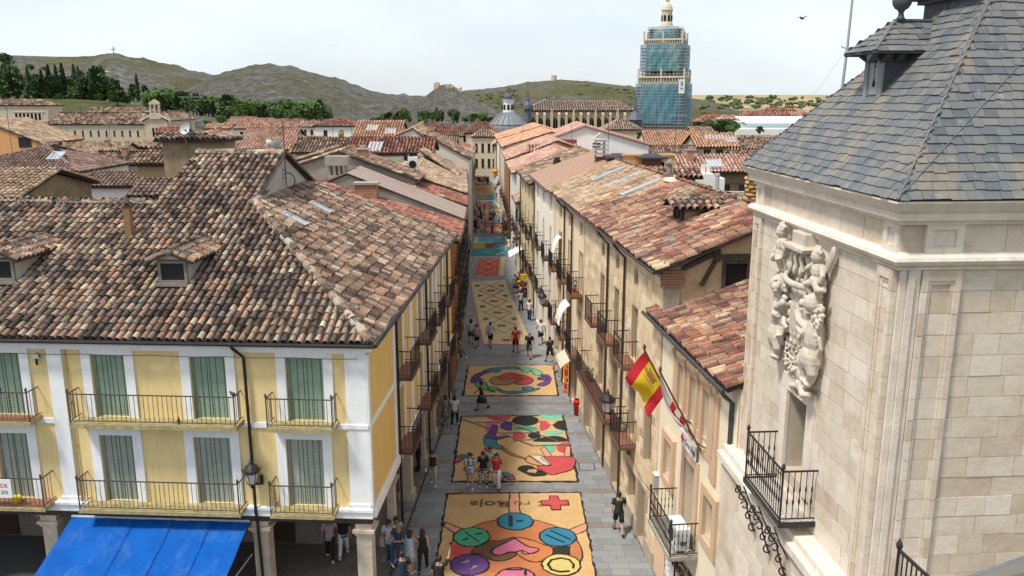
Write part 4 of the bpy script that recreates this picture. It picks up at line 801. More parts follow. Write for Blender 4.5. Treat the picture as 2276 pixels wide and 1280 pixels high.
# pilasters: block by block, with a raised frame round a sunk panel
def pilaster(F, a, b, name='pilaster'):
    m = MB(); z = 13.74
    while z > 6.6:
        zb = z-.372
        F.box(m, a, a+.10, zb+.004, z-.004, -.03, .10+random.gauss(0,.002)); F.box(m, b-.10, b, zb+.004, z-.004, -.03, .10+random.gauss(0,.002)); F.box(m, a+.10, a+.16, zb+.004, z-.004, -.03, .072); F.box(m, b-.16, b-.10, zb+.004, z-.004, -.03, .072); F.box(m, a+.16, b-.16, zb+.004, z-.004, -.03, .045+random.gauss(0,.002)); z = zb
    F.box(m, a+.1, b-.1, 13.56, 13.735, -.02, .099); F.box(m, a+.16, b-.16, 13.49, 13.556, -.02, .071); return obj(name, m, LIME, wl)
pilaster(TF, .36, 1.02); pilaster(TL, .02, .54); pilaster(TL, 6.1, 6.6)
m = MB()
for q, dd in ((.0,.06),(.12,.10),(.235,.055)): TF.box(m, q, q+.11, 6.6, 13.74, -.03, dd)
obj('corner_fillet', m, LIMEM, wl)
for F, a, b in ((TF,.36,1.0),(TL,.03,.52),(TL,6.1,6.6)):
    m = MB(); F.box(m,a,b,14.02,14.12,-.02,.07); F.box(m,a,b,14.40,14.50,-.02,.07); F.box(m,a,a+.13,14.122,14.398,-.02,.069); F.box(m,b-.13,b,14.122,14.398,-.02,.069); F.box(m,a+.13,b-.13,14.122,14.398,-.02,.03); obj('frieze_panel', m, LIMEM, wl)
def ring(mb, prof, n=4):
    for (d0,z0),(d1,z1) in zip(prof[:-1],prof[1:]):
        A = [(-d0,-d0,z0),(TW+d0,-d0,z0),(TW+d0,TW+d0,z0),(-d0,TW+d0,z0)]; B = [(-d1,-d1,z1),(TW+d1,-d1,z1),(TW+d1,TW+d1,z1),(-d1,TW+d1,z1)]
        for i in range(4): mb.quad(A[i],A[(i+1)%4],B[(i+1)%4],B[i])
m = MB(); ring(m, [(0,13.74),(.085,13.745),(.085,13.78),(.16,13.84),(.19,13.90),(.17,13.96),(.12,14.0),(0,14.03)]); obj('string_course', m, LIMEM, wl, smooth=False)
m = MB(); ring(m, [(0,14.48),(.10,14.49),(.11,14.55),(.13,14.56),(.20,14.57),(.21,14.68),(.22,14.70),(.25,14.72),(.30,14.80),(.34,14.86),(.34,14.895),(.0,14.90)]); obj('cornice', m, LIMEM, wl)
# lower storey, standing forward, with its ledge
lo = MB(); lo.box(-.42,TW,-.38,TW+.25,-.05,7.38); lw_ = obj('lower_wall', lo, JOINT, tw); L2 = Fac((-.42,0,0),(0,1,0),(-1,0,0)); courses(L2, -.38, 6.85, 2.6, 7.36, -.03, .022, lw_, lmin=.6, lmax=1.2, h=.42)
m = MB(); 
for k in range(7):
    a = -.5+k*1.06; TL.box(m, a+.006, min(a+1.054,6.95), 7.382, 7.56, -.05, .56); TL.box(m, a+.006, min(a+1.054,6.95), 7.562, 7.72+random.gauss(0,.004), -.05, .42)
obj('ledge', m, LIMEM, lw_)
# window and its balcony
m = MB(); surround(m, TL, 2.88, 3.92, 8.3, 10.28, .34, -.03, .075); obj('window_frame', m, LIMEM, tw)
m = MB(); TL.box(m, 2.885, 3.915, 8.3, 10.27, -.62, -.55); w_ = obj('window', m, DARK, tw); m = MB(); TL.box(m, 2.9,2.97,8.4,10.26,-.5,-.44); TL.box(m,3.38,3.44,8.4,10.26,-.52,-.46); obj('frame', m, WOODD, w_)
b = balcony(tw, TL, 2.2, 4.25, 8.02, .75, 1.13, slabm=plain('stone balcony slab',(.5,.46,.40),.9,.15,3,.3), step=.118, br=.010, belly=True, slab_t=.10); m = MB()
TL.box(m,2.15,4.3,7.93,8.05,.752,.79); TL.box(m,2.14,2.17,7.93,8.05,.0,.752); TL.box(m,4.28,4.31,7.93,8.05,.0,.752); obj('edge_band', m, IRON, b)
def scroll(F, s, z, sc=1.0, o=0.0):
    m = MB(); PP = lambda a, b, d: F.P(a, b, o+d*(1-.5*o))
    def sp(cx, cz, r, a0, a1, n=10, shrink=.45): return [PP(s, z+cz+r*(1-(1-shrink)*i/n)*math.sin(a0+(a1-a0)*i/n), cx+r*(1-(1-shrink)*i/n)*math.cos(a0+(a1-a0)*i/n)) for i in range(n+1)]
    for cx, cz, r, a0, a1 in ((.68,-.12,.10,PI*.5,PI*2.4),(.52,-.30,.13,PI*.9,-PI*1.0),(.44,-.52,.12,PI*.1,PI*1.9),(.30,-.78,.11,PI*.6,-PI*1.2),(.18,-1.05,.13,PI*1.2,PI*2.9)): m.tube(sp(cx,cz,r,a0,a1), .018, 5)
    m.tube([PP(s,z-.02,.72),PP(s,z-.2,.60),PP(s,z-.42,.40),PP(s,z-.66,.34),PP(s,z-.9,.24),PP(s,z-1.2,.10)], .02, 5); m.tube([PP(s,z-.05,.5),PP(s,z-.4,.32),PP(s,z-.8,.06)], .016, 5); return m
for s_ in (2.3,3.2,4.15): obj('scroll_bracket', scroll(TL, s_, 7.93, 1, .42), IRON, b)
# carved coat of arms
CARV = plain('carved limestone', (.54,.475,.395), .92, .22, 5, .5, streak=.25)
def relief(name, fill, vox=.022, sm=3):
    vox *= .8; sm = min(sm,1); m = MB(); fill(m); me = m.mesh(name+'_raw', CARV); o = link(name, me); r = o.modifiers.new('r','REMESH'); r.mode = 'VOXEL'; r.voxel_size = vox; s_ = o.modifiers.new('s','SMOOTH'); s_.iterations = sm; s_.factor = .5
    dg = bpy.context.evaluated_depsgraph_get(); me2 = bpy.data.meshes.new_from_object(o.evaluated_get(dg)); bpy.data.objects.remove(o); bpy.data.meshes.remove(me); me2.polygons.foreach_set('use_smooth',[True]*len(me2.polygons)); me2.materials.clear(); me2.materials.append(CARV); return link(name, me2, arms)
arms = thing('coat_of_arms', 'carved stone coat of arms with crown, lions and cherubs above the window', 'coat of arms', tw.location, tw.rotation_euler.z)
AC = 3.42
AP = lambda a, z, d: TL.P(AC-a*1.14, z, d*.9)
def lob(m, a, z, d, ra, rz, rd, n=10): m.ball(AP(a,z,d), (rd, ra*1.1, rz), n, 7)
def lim(m, pts, r): m.tube([AP(*p) for p in pts], r, 8)
def curls(m, a, z, d, ra, rz, k, r=.075):
    for i in range(k): t_ = random.random()*2*PI; q = math.sqrt(random.random()); lob(m, a+ra*q*math.cos(t_), z+rz*q*math.sin(t_), d+.07*(1-q)+random.uniform(-.02,.03), r*random.uniform(.7,1.1), r*random.uniform(.7,1.1), r, 7)
def f_back(m):
    for a, z, ra, rz in ((0,12.2,.85,1.0),(-.35,11.5,.75,.6),(.35,11.5,.7,.75),(0,13.2,.95,.5),(.5,10.95,.4,.3)): lob(m, a, z, .02, ra, rz, .09, 14)
relief('backing', f_back, .03)
def f_shield(m):
    lob(m,0,12.0,.10,.44,.80,.20,16); 
    for k in range(26): t_ = 2*PI*k/26; lob(m, .46*math.cos(t_), 12.0+.82*math.sin(t_), .16, .06,.07,.06,6)
    for i in range(4):
        for j in range(6):
            if abs(i-1.5)+abs(j-2.5) < 3.6: lob(m, -.26+i*.17, 11.5+j*.19, .275, .05, .06, .04, 6)
    lim(m,[(-.38,12.0,.27),(.38,12.0,.27)],.018); lim(m,[(0,11.35,.25),(0,12.7,.25)],.018)
relief('shield', f_shield, .018, 2)
def f_crown(m):
    for k in range(30): t_ = PI*k/29; lob(m, -.62*math.cos(t_), 12.86-.10*math.sin(t_), .12+.30*math.sin(t_), .07,.075,.06,6)
    for k in range(9): t_ = PI*k/8; lob(m, -.60*math.cos(t_), 13.05, .12+.24*math.sin(t_), .055,.12,.05,6)
    for k in range(7): t_ = PI*k/6; lim(m,[(-.55*math.cos(t_),13.05,.14+.18*math.sin(t_)),(-.40*math.cos(t_),13.32,.16+.2*math.sin(t_)),(-.12*math.cos(t_),13.5,.2)],.05)
    m.prism([AP(-.42,13.45,.0),AP(.42,13.45,.0),AP(.5,13.55,.0),AP(-.5,13.55,.0)], TL.nn*.42); m.prism([AP(-.28,13.56,.0),AP(.28,13.56,.0),AP(.28,13.82,.0),AP(-.28,13.82,.0)], TL.nn*.30); m.prism([AP(-.12,12.95,.0),AP(.12,12.95,.0),AP(.12,13.44,.0),AP(-.12,13.44,.0)], TL.nn*.22)
relief('crown', f_crown, .018, 2)
def f_lion(sg):
    def f(m):
        A = lambda a: sg*a
        lob(m,A(.78),12.55,.30,.17,.20,.20); curls(m,A(.82),12.35,.24,.30,.50,70,.055); lob(m,A(.64),12.52,.44,.10,.09,.10); lob(m,A(.70),12.66,.44,.05,.03,.05); lob(m,A(.60),12.45,.47,.06,.04,.05)
        lob(m,A(.78),11.85,.20,.22,.45,.22); lob(m,A(.78),11.42,.24,.24,.30,.24)
        lim(m,[(A(.72),12.0,.32),(A(.5),12.12,.42),(A(.38),12.22,.40)],[.10,.085,.08]); lob(m,A(.36),12.24,.40,.09,.08,.07)
        lim(m,[(A(.86),12.1,.25),(A(.66),11.9,.42),(A(.46),11.95,.42)],[.10,.085,.075])
        lim(m,[(A(.84),11.4,.28),(A(.9),11.15,.26),(A(.80),10.95,.24),(A(.78),10.86,.32)],[.17,.12,.09,.10]); lim(m,[(A(.68),11.4,.30),(A(.62),11.15,.30),(A(.68),10.98,.26),(A(.64),10.9,.34)],[.15,.11,.085,.09])
        lim(m,[(A(.95),11.5,.2),(A(1.05),11.7,.2),(A(1.0),11.9,.22),(A(.92),11.78,.26)],.05)
    return f
relief('lion', f_lion(-1), .019, 2); relief('lion', f_lion(1), .019, 2)
def f_cherub(a, z, sg, wing):
    def f(m):
        lob(m,a,z+.34,.28,.13,.155,.14); curls(m,a,z+.42,.28,.12,.1,12,.05); lob(m,a-.02*sg,z+.32,.41,.022,.03,.03,6); lob(m,a-.045,z+.36,.395,.02,.015,.015,6); lob(m,a+.045,z+.36,.395,.02,.015,.015,6)
        lob(m,a,z+.05,.24,.15,.21,.15); lob(m,a,z-.14,.26,.15,.13,.15)
        lim(m,[(a-.10*sg,z+.16,.28),(a-.26*sg,z+.04,.36),(a-.34*sg,z-.02,.32)],[.065,.055,.05]); lim(m,[(a+.12*sg,z+.16,.24),(a+.24*sg,z+.0,.28),(a+.2*sg,z-.15,.32)],[.065,.055,.05])
        lim(m,[(a,z-.18,.32),(a-.16*sg,z-.24,.40),(a-.1*sg,z-.44,.30)],[.10,.085,.06]); lim(m,[(a+.06*sg,z-.18,.30),(a+.22*sg,z-.3,.34),(a+.36*sg,z-.24,.28)],[.10,.08,.055])
        if wing:
            for k in range(6): lob(m, a+sg*(.22+.03*k), z+.2+.05*k, .16, .07, .16, .06, 7)
    return f
relief('cherub', f_cherub(-.84,13.35,-1,False), .016, 2); relief('cherub', f_cherub(.78,13.15,1,True), .016, 2); relief('cherub', f_cherub(.52,10.93,1,False), .016, 2); relief('cherub', f_cherub(-.55,11.75,-1,False), .016, 2)
def f_scroll(m):
    random.seed(5)
    for k in range(80):
        a = random.uniform(-.95,.75); z = random.uniform(10.95,11.55)-.15*abs(a-.4); s_ = random.choice((-1,1)); r = random.uniform(.05,.11); lim(m,[(a+r*(1-q/14)*math.cos(s_*q*.6),z+r*(1-q/14)*math.sin(s_*q*.6),.16+.01*q) for q in range(9)],.022)
    for k in range(18): t_ = 2*PI*k/18; lim(m,[(1.0*math.cos(t_)*.8,12.1+1.0*math.sin(t_),.1),(1.05*math.cos(t_+.2)*.82,12.1+1.08*math.sin(t_+.2),.16),(.95*math.cos(t_+.35)*.8,12.1+1.0*math.sin(t_+.35),.2)],.04)
    for k in range(10): lob(m, random.uniform(.35,.95), random.uniform(12.75,13.0), .2, .1,.1,.1,7)
relief('scrollwork', f_scroll, .018, 1)
# ---- slate roof
SLATE = NT('natural slate', .55, .4); _r = SLATE.rnd()
_c = SLATE.ramp(_r, [(0,(.085,.098,.11)),(.25,(.11,.122,.132)),(.5,(.135,.14,.14)),(.7,(.155,.153,.143)),(.85,(.115,.13,.145)),(.97,(.165,.158,.142))])
_n = SLATE.noise(1.0, 5, .65, sc=(1.6,1.6,.5)); _c = SLATE.mix(SLATE.ramp(_n, [(.52,(0,0,0)),(.66,(.6,.6,.6))]), _c, (.25,.205,.145))
_n = SLATE.noise(4.5, 5, .7, sc=(1,1,.35)); _c = SLATE.mix(SLATE.ramp(_n, [(.60,(0,0,0)),(.70,(.55,.55,.55))]), _c, (.30,.29,.26)); _n = SLATE.noise(2.6, 4, .7, sc=(1.5,1.5,.3)); _c = SLATE.mix(SLATE.ramp(_n, [(.665,(0,0,0)),(.72,(.75,.75,.75))]), _c, (.30,.165,.06)); SLATE.col(_c); SLATE.bump(SLATE.noise(22,5,.7,sc=(1,1,.4)), .4, .012); SLATE = SLATE.m
SLD = plain('slate underlay',(.035,.038,.042),.9)
def slate_slope(par, O, eu, ev, poly, w_=.24, ex=.168, singles=300, name='slate'):
    O = Vector(O); eu = Vector(eu).normalized(); ev = Vector(ev).normalized(); nn = eu.cross(ev).normalized()
    d = MB(); d.prism([O+eu*a+ev*b-nn*.08 for a, b in poly], nn*.075); obj('roof_deck', d, SLD, par)
    vs_ = [p[1] for p in poly]; us = [p[0] for p in poly]; unit = MB(); unit.hexa([(-.5,-.06,.010),(.5,-.06,.010),(.5,1.25,-.012),(-.5,1.25,-.012),(-.5,-.06,.024),(.5,-.06,.024),(.5,1.25,.0),(-.5,1.25,.0)]); me = unit.mesh(name, SLATE); M0 = wmat(par); L = []
    r = 0; v = min(vs_)
    while v < max(vs_):
        u = min(us)-random.random()*w_
        # clipped span of this row
        xs = []
        vm = v+ex*.5
        for (x1,y1),(x2,y2) in zip(poly, poly[1:]+poly[:1]):
            if (y1 > vm) != (y2 > vm): xs.append((x2-x1)*(vm-y1)/(y2-y1)+x1)
        xs.sort()
        if len(xs) >= 2:
            while u < xs[-1]:
                ww = w_*random.choice((.75,.9,1.0,1.15)); a = max(u, xs[0]-.02); b = min(u+ww, xs[-1]+.02)
                if b-a > .05: L.append(((a+b)/2, v, b-a-.006, random.gauss(0,.003), random.gauss(0,.01)))
                u += ww
        v += ex
    def MM(q): p = O+eu*q[0]+ev*(q[1]+q[4])+nn*(q[3]+.004); X = eu*q[2]; Y = ev*ex; return Matrix(((X.x,Y.x,nn.x,p.x),(X.y,Y.y,nn.y,p.y),(X.z,Y.z,nn.z,p.z),(0,0,0,1)))
    L.sort(key=lambda q: ((M0 @ (O+eu*q[0]+ev*q[1]))-Vector((0,0,CAMH))).length)
    for q in L[:singles]: inst(name, me, par, MM(q))
    if L[singles:]:
        m = MB(); P = [Vector(v_.co) for v_ in me.vertices]; fs = [tuple(f.vertices) for f in me.polygons]
        for q in L[singles:]: m.add([MM(q) @ p for p in P], fs)
        tag(obj('more_slates', m, SLATE, par), kind='stuff')
rt = obj('slate_roof', MB().box(-.2,TW+.2,-.2,TW+.2,14.88,14.91), SLD, tw)
E0 = Vector((-.34,-.34,14.92)); kx, ky = .77, .68; DZ = 3.35
A1 = E0+Vector((.77,.68,1))*DZ; B1 = E0+Vector((1.27,.68,1))*DZ; EF = Vector((-.34,TW+.34,14.92)); C1 = EF+Vector((.77,-1.21,1))*DZ; ER = Vector((TW+.34,-.34,14.92)); D1 = ER+Vector((-1.27,.68,1))*DZ
def face_slates(pts, n_s):
    O = pts[0]; eu = (pts[1]-pts[0]).normalized(); nn = eu.cross(pts[2]-pts[1]).normalized(); ev = nn.cross(eu); poly = [((p-O).dot(eu),(p-O).dot(ev)) for p in pts]
    slate_slope(rt, O, eu, ev, poly, singles=n_s)
face_slates([EF, E0, A1, C1], 130); face_slates([E0, ER, D1, B1], 110)
O = E0; hv = (B1-A1).normalized(); nn = (A1-E0).cross(B1-E0).normalized(); nn = nn if nn.y < 0 else -nn; ev = nn.cross(hv); ev = ev if ev.z > 0 else -ev; eu = ev.cross(nn)
slate_slope(rt, O, eu, ev, [((p-O).dot(eu),(p-O).dot(ev)) for p in (E0,B1,A1)], singles=60)
face_slates([Vector((TW+.34,TW+.34,14.92)), EF, C1, Vector((TW+.34-2.6,TW+.34-4.05,14.92+DZ))], 0)
m = MB()
for a, b in ((E0,A1),(E0,B1),(EF,C1)): m.bar(a+Vector((-.01,-.02,.015)), b+Vector((-.01,-.02,.015)), .02, .01)
obj('hip_flashing', m, plain('lead flashing',(.125,.14,.15),.5,.2,4), rt)
# lantern stage on top, only its dark cornice shows
LZ = plain('dark slate grey timber',(.07,.078,.085),.7,.2,4,.2)
m = MB(); cx, cy = 3.3, 3.2; hw = 1.05
m.box(cx-hw,cx+hw,cy-hw*.9,cy+hw*.9,17.2,18.35)
for d_, z0, z1 in ((.10,18.30,18.38),(.2,18.382,18.45),(.34,18.452,18.58),(.40,18.582,18.68)): m.box(cx-hw-d_,cx+hw+d_,cy-hw*.9-d_,cy+hw*.9+d_,z0,z1)
m.box(cx-hw*.9,cx+hw*.9,cy-hw*.8,cy+hw*.8,18.682,20.5); obj('lantern_stage', m, LZ, rt)
# dormer on the street slope
dm = MB(); yN, yF = 2.91, 3.56; xf = .90; zb, zt = 16.38, 17.28
dm.hexa([(xf,yN,zb),(2.2,yN,zb),(2.2,yF,zb),(xf,yF,zb),(xf,yN,zt),(2.2,yN,zt),(2.2,yF,zt),(xf,yF,zt)]); d_ = obj('dormer', dm, LZ, rt)
m = MB(); FD = Fac((xf,0,0),(0,1,0),(-1,0,0)); FD.box(m,yN-.02,yN+.12,zb,zt,.003,.05); FD.box(m,yF-.12,yF+.02,zb,zt,.003,.05); FD.box(m,yN+.12,yF-.12,zt-.1,zt,.003,.05); FD.box(m,yN+.1,yF-.1,zb-.02,zb+.08,.003,.09); obj('frame', m, plain('grey painted wood',(.24,.26,.275),.7,.12,6), d_)
m = MB(); FD.box(m,yN+.12,yF-.12,zb+.08,zt-.1,-.02,.012); sh_ = obj('shutter', m, plain('pale grey shutter',(.34,.37,.39),.7,.12,6), d_)
m = MB(); m.lathe([(.0,-.03),(.05,-.02),(.065,.03),(.03,.1),(.015,.15),(.014,.34),(.045,.36),(.015,.40),(.0,.46)], 8); key = obj('keyhole_cutout', m, DARK, sh_); key.location = (xf-.012,(yN+yF)/2,zb+.33); key.scale = (.15,1,1)
for k in range(6): xx = .55+k*.27; obj('eave_bracket', MB().prism([(xx,yN,zt),(xx,yN,zt-.16),(xx,yN-.12,zt-.08),(xx,yN-.22,zt)], (.12,0,0)), LZ, d_)
for yy in (yN+.0,yN+.26,yF-.12): obj('eave_bracket', MB().prism([(xf,yy,zt),(xf,yy,zt-.16),(xf-.12,yy,zt-.08),(xf-.24,yy,zt)], (0,.12,0)), LZ, d_)
ez = zt+.01; x0, x1_, y0_, y1_ = xf-.36, 2.35, yN-.32, yF+.32; rz_ = ez+.62; ym = (y0_+y1_)/2; xr = xf+.28
m = MB(); m.box(x0,x1_,y0_,y1_,ez,ez+.035); obj('eave_board', m, LZ, d_)
ez += .04
for pts, ns in (([Vector((x0,y0_,ez)),Vector((x1_,y0_,ez)),Vector((x1_+.2,ym,rz_)),Vector((xr,ym,rz_))],40),([Vector((x0,y1_,ez)),Vector((x0,y0_,ez)),Vector((xr,ym,rz_))],20),([Vector((x1_,y1_,ez)),Vector((x0,y1_,ez)),Vector((xr,ym,rz_)),Vector((x1_+.2,ym,rz_))],0)):
    O = pts[0]; eu = (pts[1]-pts[0]).normalized(); nn = eu.cross(pts[2]-pts[1]).normalized(); ev = nn.cross(eu); slate_slope(d_, O, eu, ev, [((p-O).dot(eu),(p-O).dot(ev)) for p in pts], .24, .16, ns, 'dormer_slate')
m = MB(); m.bar((xr,ym,rz_+.02),(x1_+.2,ym,rz_+.02),.09,.04); m.bar((x0,y0_,ez+.02),(xr,ym,rz_+.02),.04,.02); obj('ridge_flashing', m, MATS['lead flashing'], d_)
m = MB(); m.lathe([(.10,0),(.06,.06),(.045,.13),(.07,.18),(.12,.21),(.165,.28),(.18,.36),(.165,.44),(.11,.51),(.05,.55),(.035,.62),(.05,.66),(.03,.72),(.02,.95)], 14, (xr+.12,ym,rz_+.02)); obj('ball_finial', m, plain('dark lead ball',(.085,.09,.10),.45,.2,4), d_, smooth=True)
t = thing('lightning_rod', 'thin grey mast rising behind the slate dormer', 'mast', tw.matrix_basis @ Vector((1.15,5.2,16.2)), 0); m = MB(); m.tube([(0,0,0),(.06,0,1.3),(.1,0,3.4)], [.035,.028,.02], 6); m.tube([(.06,0,1.3),(-.08,.0,1.36)],.012,4); m.tube([(.08,0,1.35),(-.5,-.1,.5),(-1.9,-.3,-1.05)], .004, 4); obj('rod', m, plain('galvanised rod',(.36,.38,.39)), t)
# neighbour balcony knob and slate corner at the lower right
t = thing('lower_railing', 'black iron railing with ball knob at the lower right edge of the tower', 'railing', tw.matrix_basis @ Vector((0,0,0)), math.atan(.067))
p0 = tw.matrix_basis.inverted() @ atY(1998,1222,12.75); m = MB(); m.lathe([(.012,0),(.045,.03),(.06,.09),(.04,.14),(.015,.18),(.02,.2)], 8, p0); m.bar(p0, p0+Vector((0,0,-1.2)), .035); m.bar(p0, p0+Vector((.05,-.9,0)), .045); obj('rail', m, IRON, t)
m = MB()
for k in range(1,7): q = p0+Vector((.05*k/7,-.9*k/7,0)); m.bar(q, q+Vector((0,0,-1.1)), .02)
tag(obj('balusters', m, IRON, t), kind='stuff'); m = MB(); m.box(p0.x-.05,p0.x+.6,p0.y-.95,p0.y+.05,p0.z-1.3,p0.z-1.15); m.box(p0.x+.35,p0.x+.9,p0.y-.95,.4,p0.z-1.6,p0.z-1.31); obj('slab', m, LIMEM, t)
# ================================================================ CREAM HOUSE WITH FLAGS (right)
CREAM = plain('cream render', (.76,.66,.49), .88, .06, 1.2, .12, streak=.12); PEACH = plain('terracotta pink trim', (.56,.385,.255), .88, .08, 2, .12); PEACHW = plain('pale peach plinth', (.64,.46,.32), .88, .07, 1.5, .1)
cm_ = thing('cream_house', 'cream house with peach window trim between the tower and the ashlar house', 'house', (5.75,20,0), math.atan(.1))
CF = Fac((0,0,0),(0,1,0),(-1,0,0))
trio = [(2.0,2.55),(3.2,3.75),(4.4,4.95)]; ops = [(a,b,6.95,8.45) for a,b in trio]+[(2.98,3.95,3.3,5.75),(1.18,1.95,4.2,5.5),(5.25,6.0,4.2,5.5),(2.6,4.3,.02,2.5)]
mb = MB(); CF.wall(mb, 0, 7.55, 2.35, 9.35, [o for o in ops if o[2] > 2.6], .42); obj('wall', mb, CREAM, cm_); mb = MB(); CF.wall(mb, 0, 7.55, -.05, 2.35, [ops[-1]], .42); obj('ground_floor_wall', mb, PEACHW, cm_)
mb = MB(); mb.box(0.02,9.5,.0,.02,0,9.3); mb.box(0.02,9.5,7.53,7.55,0,9.3); obj('side_wall', mb, CREAM, cm_)
for o in ops: 
    if o[2] < 1: m = MB(); CF.box(m, o[0]-.0, o[1], .02, 2.5, -.40, -.36); d_ = obj('door', m, flat('dark glazed door',(.03,.028,.028),.4), cm_)
    else:
        m = MB(); CF.box(m, o[0], o[1], o[2], o[3], -.41, -.37); w_ = obj('window', m, flat('brown shutter interior',(.20,.135,.095)), cm_); m = MB()
        CF.box(m, o[0], o[1], o[2], o[2]+.05, -.36, .03); obj('sill', m, plain('brick sill',(.48,.40,.32)), w_)
m = MB(); CF.box(m, 2.98, 3.42, 3.3, 5.7, -.36, -.33); obj('door_leaf', m, flat('dark door leaf',(.02,.012,.011)), cm_)
mb = MB()
# stepped frame round the upper three windows
for a, b in ((1.55,1.86),(2.66,2.72),(3.03,3.09),(3.86,3.92),(4.23,4.29),(5.1,5.4)): CF.box(mb, a, b, 6.75, 8.72, .004, .10)
for a, b in trio: CF.box(mb, a-.13,a,6.75,8.62,.004,.09); CF.box(mb,b,b+.13,6.75,8.62,.004,.09); CF.box(mb,a,b,8.45,8.62,.004,.09)
CF.box(mb,1.5,5.45,8.62,8.80,.004,.12)
for c in (1.75,2.9,4.08,5.2): CF.box(mb,c-.24,c+.24,8.80,8.95,.004,.11); CF.box(mb,c-.1,c+.1,8.62,8.86,.121,.2)
CF.box(mb,1.3,1.75,6.05,8.62,.004,.075); CF.box(mb,1.75,5.35,6.55,6.74,.004,.085)
for a, b in ((2.72,3.03),(3.92,4.23)): CF.box(mb,a+.0,b,6.75,7.0,.004,.05); CF.box(mb,a,b,8.3,8.62,.004,.05)
surround(mb, CF, 2.98, 3.95, 3.3, 5.75, .30, .004, .07)
for a, b in ((1.18,1.95),(5.25,6.0)): surround(mb, CF, a, b, 4.2, 5.5, .26, .004, .12, True)
obj('window_trim', mb, PEACH, cm_)
b_ = balcony(cm_, CF, 2.45, 4.75, 3.24, .85, 1.05, slabm=CEMENT, step=.125, br=.009, belly=True)
for s_ in (2.6,3.2,4.0,4.6): obj('scroll_bracket', scroll(CF, s_, 3.12), IRON, b_)
# roof
kc = .36; nc = math.hypot(1,kc); rf2 = obj('roof', MB().box(.1,9.5,.1,7.45,9.28,9.32), DECK, cm_)
tile_slope(rf2, (-.38,7.9,9.36), (0,-1,0), Vector((1,0,kc))/nc, [(0,0),(7.95,0),(7.95,5.0*nc),(0,5.0*nc)], T_STONE, .235, .36, 300, jit=1.5, wig=.015)
m = MB(); m.tube([(-.46,-.05,9.28),(-.46,8.0,9.28)], .06, 7); m.tube([(-.44,.25,9.25),(-.30,.28,9.05),(-.08,.30,8.85),(-.08,.30,.1)], .06, 8)
for z in (1.5,3.4,5.2,7.0,8.4): m.lathe([(.07,0),(.07,.05)],8,(-.08,.30,z))
obj('gutter', m, plain('dark grey gutter',(.05,.052,.055),.5,.2), cm_)
# Cruz Roja sign, poster, air conditioner, meter box
RC = flat('red cross red',(.55,.01,.03)); 
sg = thing('red_cross_sign', 'white sign with red cross and lettering above the cream house door', 'sign', cm_.location, cm_.rotation_euler.z); m = MB(); CF.box(m, 2.78, 4.3, 6.08, 6.55, .09, .12); obj('board', m, SGNW, sg)
def redcross(F, s, z, d, r, par, nm='cross'):
    m = MB(); t_ = r*.34; F.box(m, s-t_, s+t_, z-r, z+r, d, d+.006); F.box(m, s-r, s-t_-.0005, z-t_, z+t_, d, d+.006); F.box(m, s+t_+.0005, s+r, z-t_, z+t_, d, d+.006); return obj(nm, m, RC, par)
redcross(CF, 4.05, 6.31, .121, .15, sg); text_obj('lettering','Cruz Roja',.25,SGNK,sg,facM(CF,3.3,6.30,.124))
po = thing('red_cross_poster', 'tall white poster with small red crosses under the cream house balcony', 'poster', cm_.location, cm_.rotation_euler.z); m = MB(); CF.box(m, 4.5, 5.5, .55, 2.3, .02, .05); obj('panel', m, SGNW, po); m = MB(); CF.box(m,4.46,4.5,.5,2.35,.02,.06); CF.box(m,5.5,5.54,.5,2.35,.02,.06); obj('frame', m, IRON, po)
for s_, z, r in ((5.38,2.12,.09),(5.3,1.9,.055),(5.4,1.7,.06),(5.25,1.55,.03),(5.38,1.4,.05),(5.2,1.3,.03),(5.4,1.15,.045),(5.3,1.0,.03),(5.35,.8,.06),(5.2,.72,.03)): redcross(CF, s_, z, .051, r, po)
m = MB(); CF.box(m,4.58,5.05,1.72,1.80,.051,.056); CF.box(m,4.58,5.0,1.62,1.68,.051,.056); obj('red_text_lines', m, RC, po); m = MB()
for k in range(7): CF.box(m,4.58,4.95+.1*(k%2),1.48-k*.11,1.52-k*.11,.051,.056)
obj('text_lines', m, flat('grey text',(.25,.25,.27)), po)
ac = thing('air_conditioner', 'white air conditioning unit standing on the cream house balcony', 'air conditioner', cm_.location, cm_.rotation_euler.z); m = MB(); CF.box(m, 2.62, 3.55, 3.32, 4.0, .22, .62); obj('casing', m, plain('white enamel',(.66,.67,.68),.5,.05), ac)
m = MB(); CF.box(m,2.66,3.5,3.27,3.318,.25,.6); CF.box(m,2.60,2.618,3.5,3.62,.34,.5); obj('base', m, plain('grey plastic',(.12,.12,.125)), ac); m = MB(); m.lathe([(.25,0),(.25,.015),(.22,.02)],16); g_ = obj('fan_grille', m, flat('dark grille',(.05,.05,.055)), ac); g_.matrix_local = Matrix.Translation(CF.P(3.15,3.66,.621)) @ Matrix.Rotation(-PI/2,4,'Y')
m = MB(); m.tube([CF.P(2.62,3.4,.3)+Vector((.1*math.cos(a),-.03*a,.08*math.sin(a))) for a in np.linspace(0,9,18)], .02, 5); obj('hose', m, plain('ribbed hose',(.3,.3,.31)), ac)
mb = MB(); CF.box(mb, 6.75, 7.05, 3.2, 3.75, .0, .14); o = obj('meter_box', mb, plain('grey box',(.33,.33,.33)), None, cm_.location, (0,0,cm_.rotation_euler.z)); m = MB(); CF.box(m,6.74,7.06,3.751,3.78,.0,.16); obj('lid', m, plain('white enamel',(.66,.67,.68)), o); tag(o, 'grey meter box on the wall beside the cream house balcony', 'meter box')
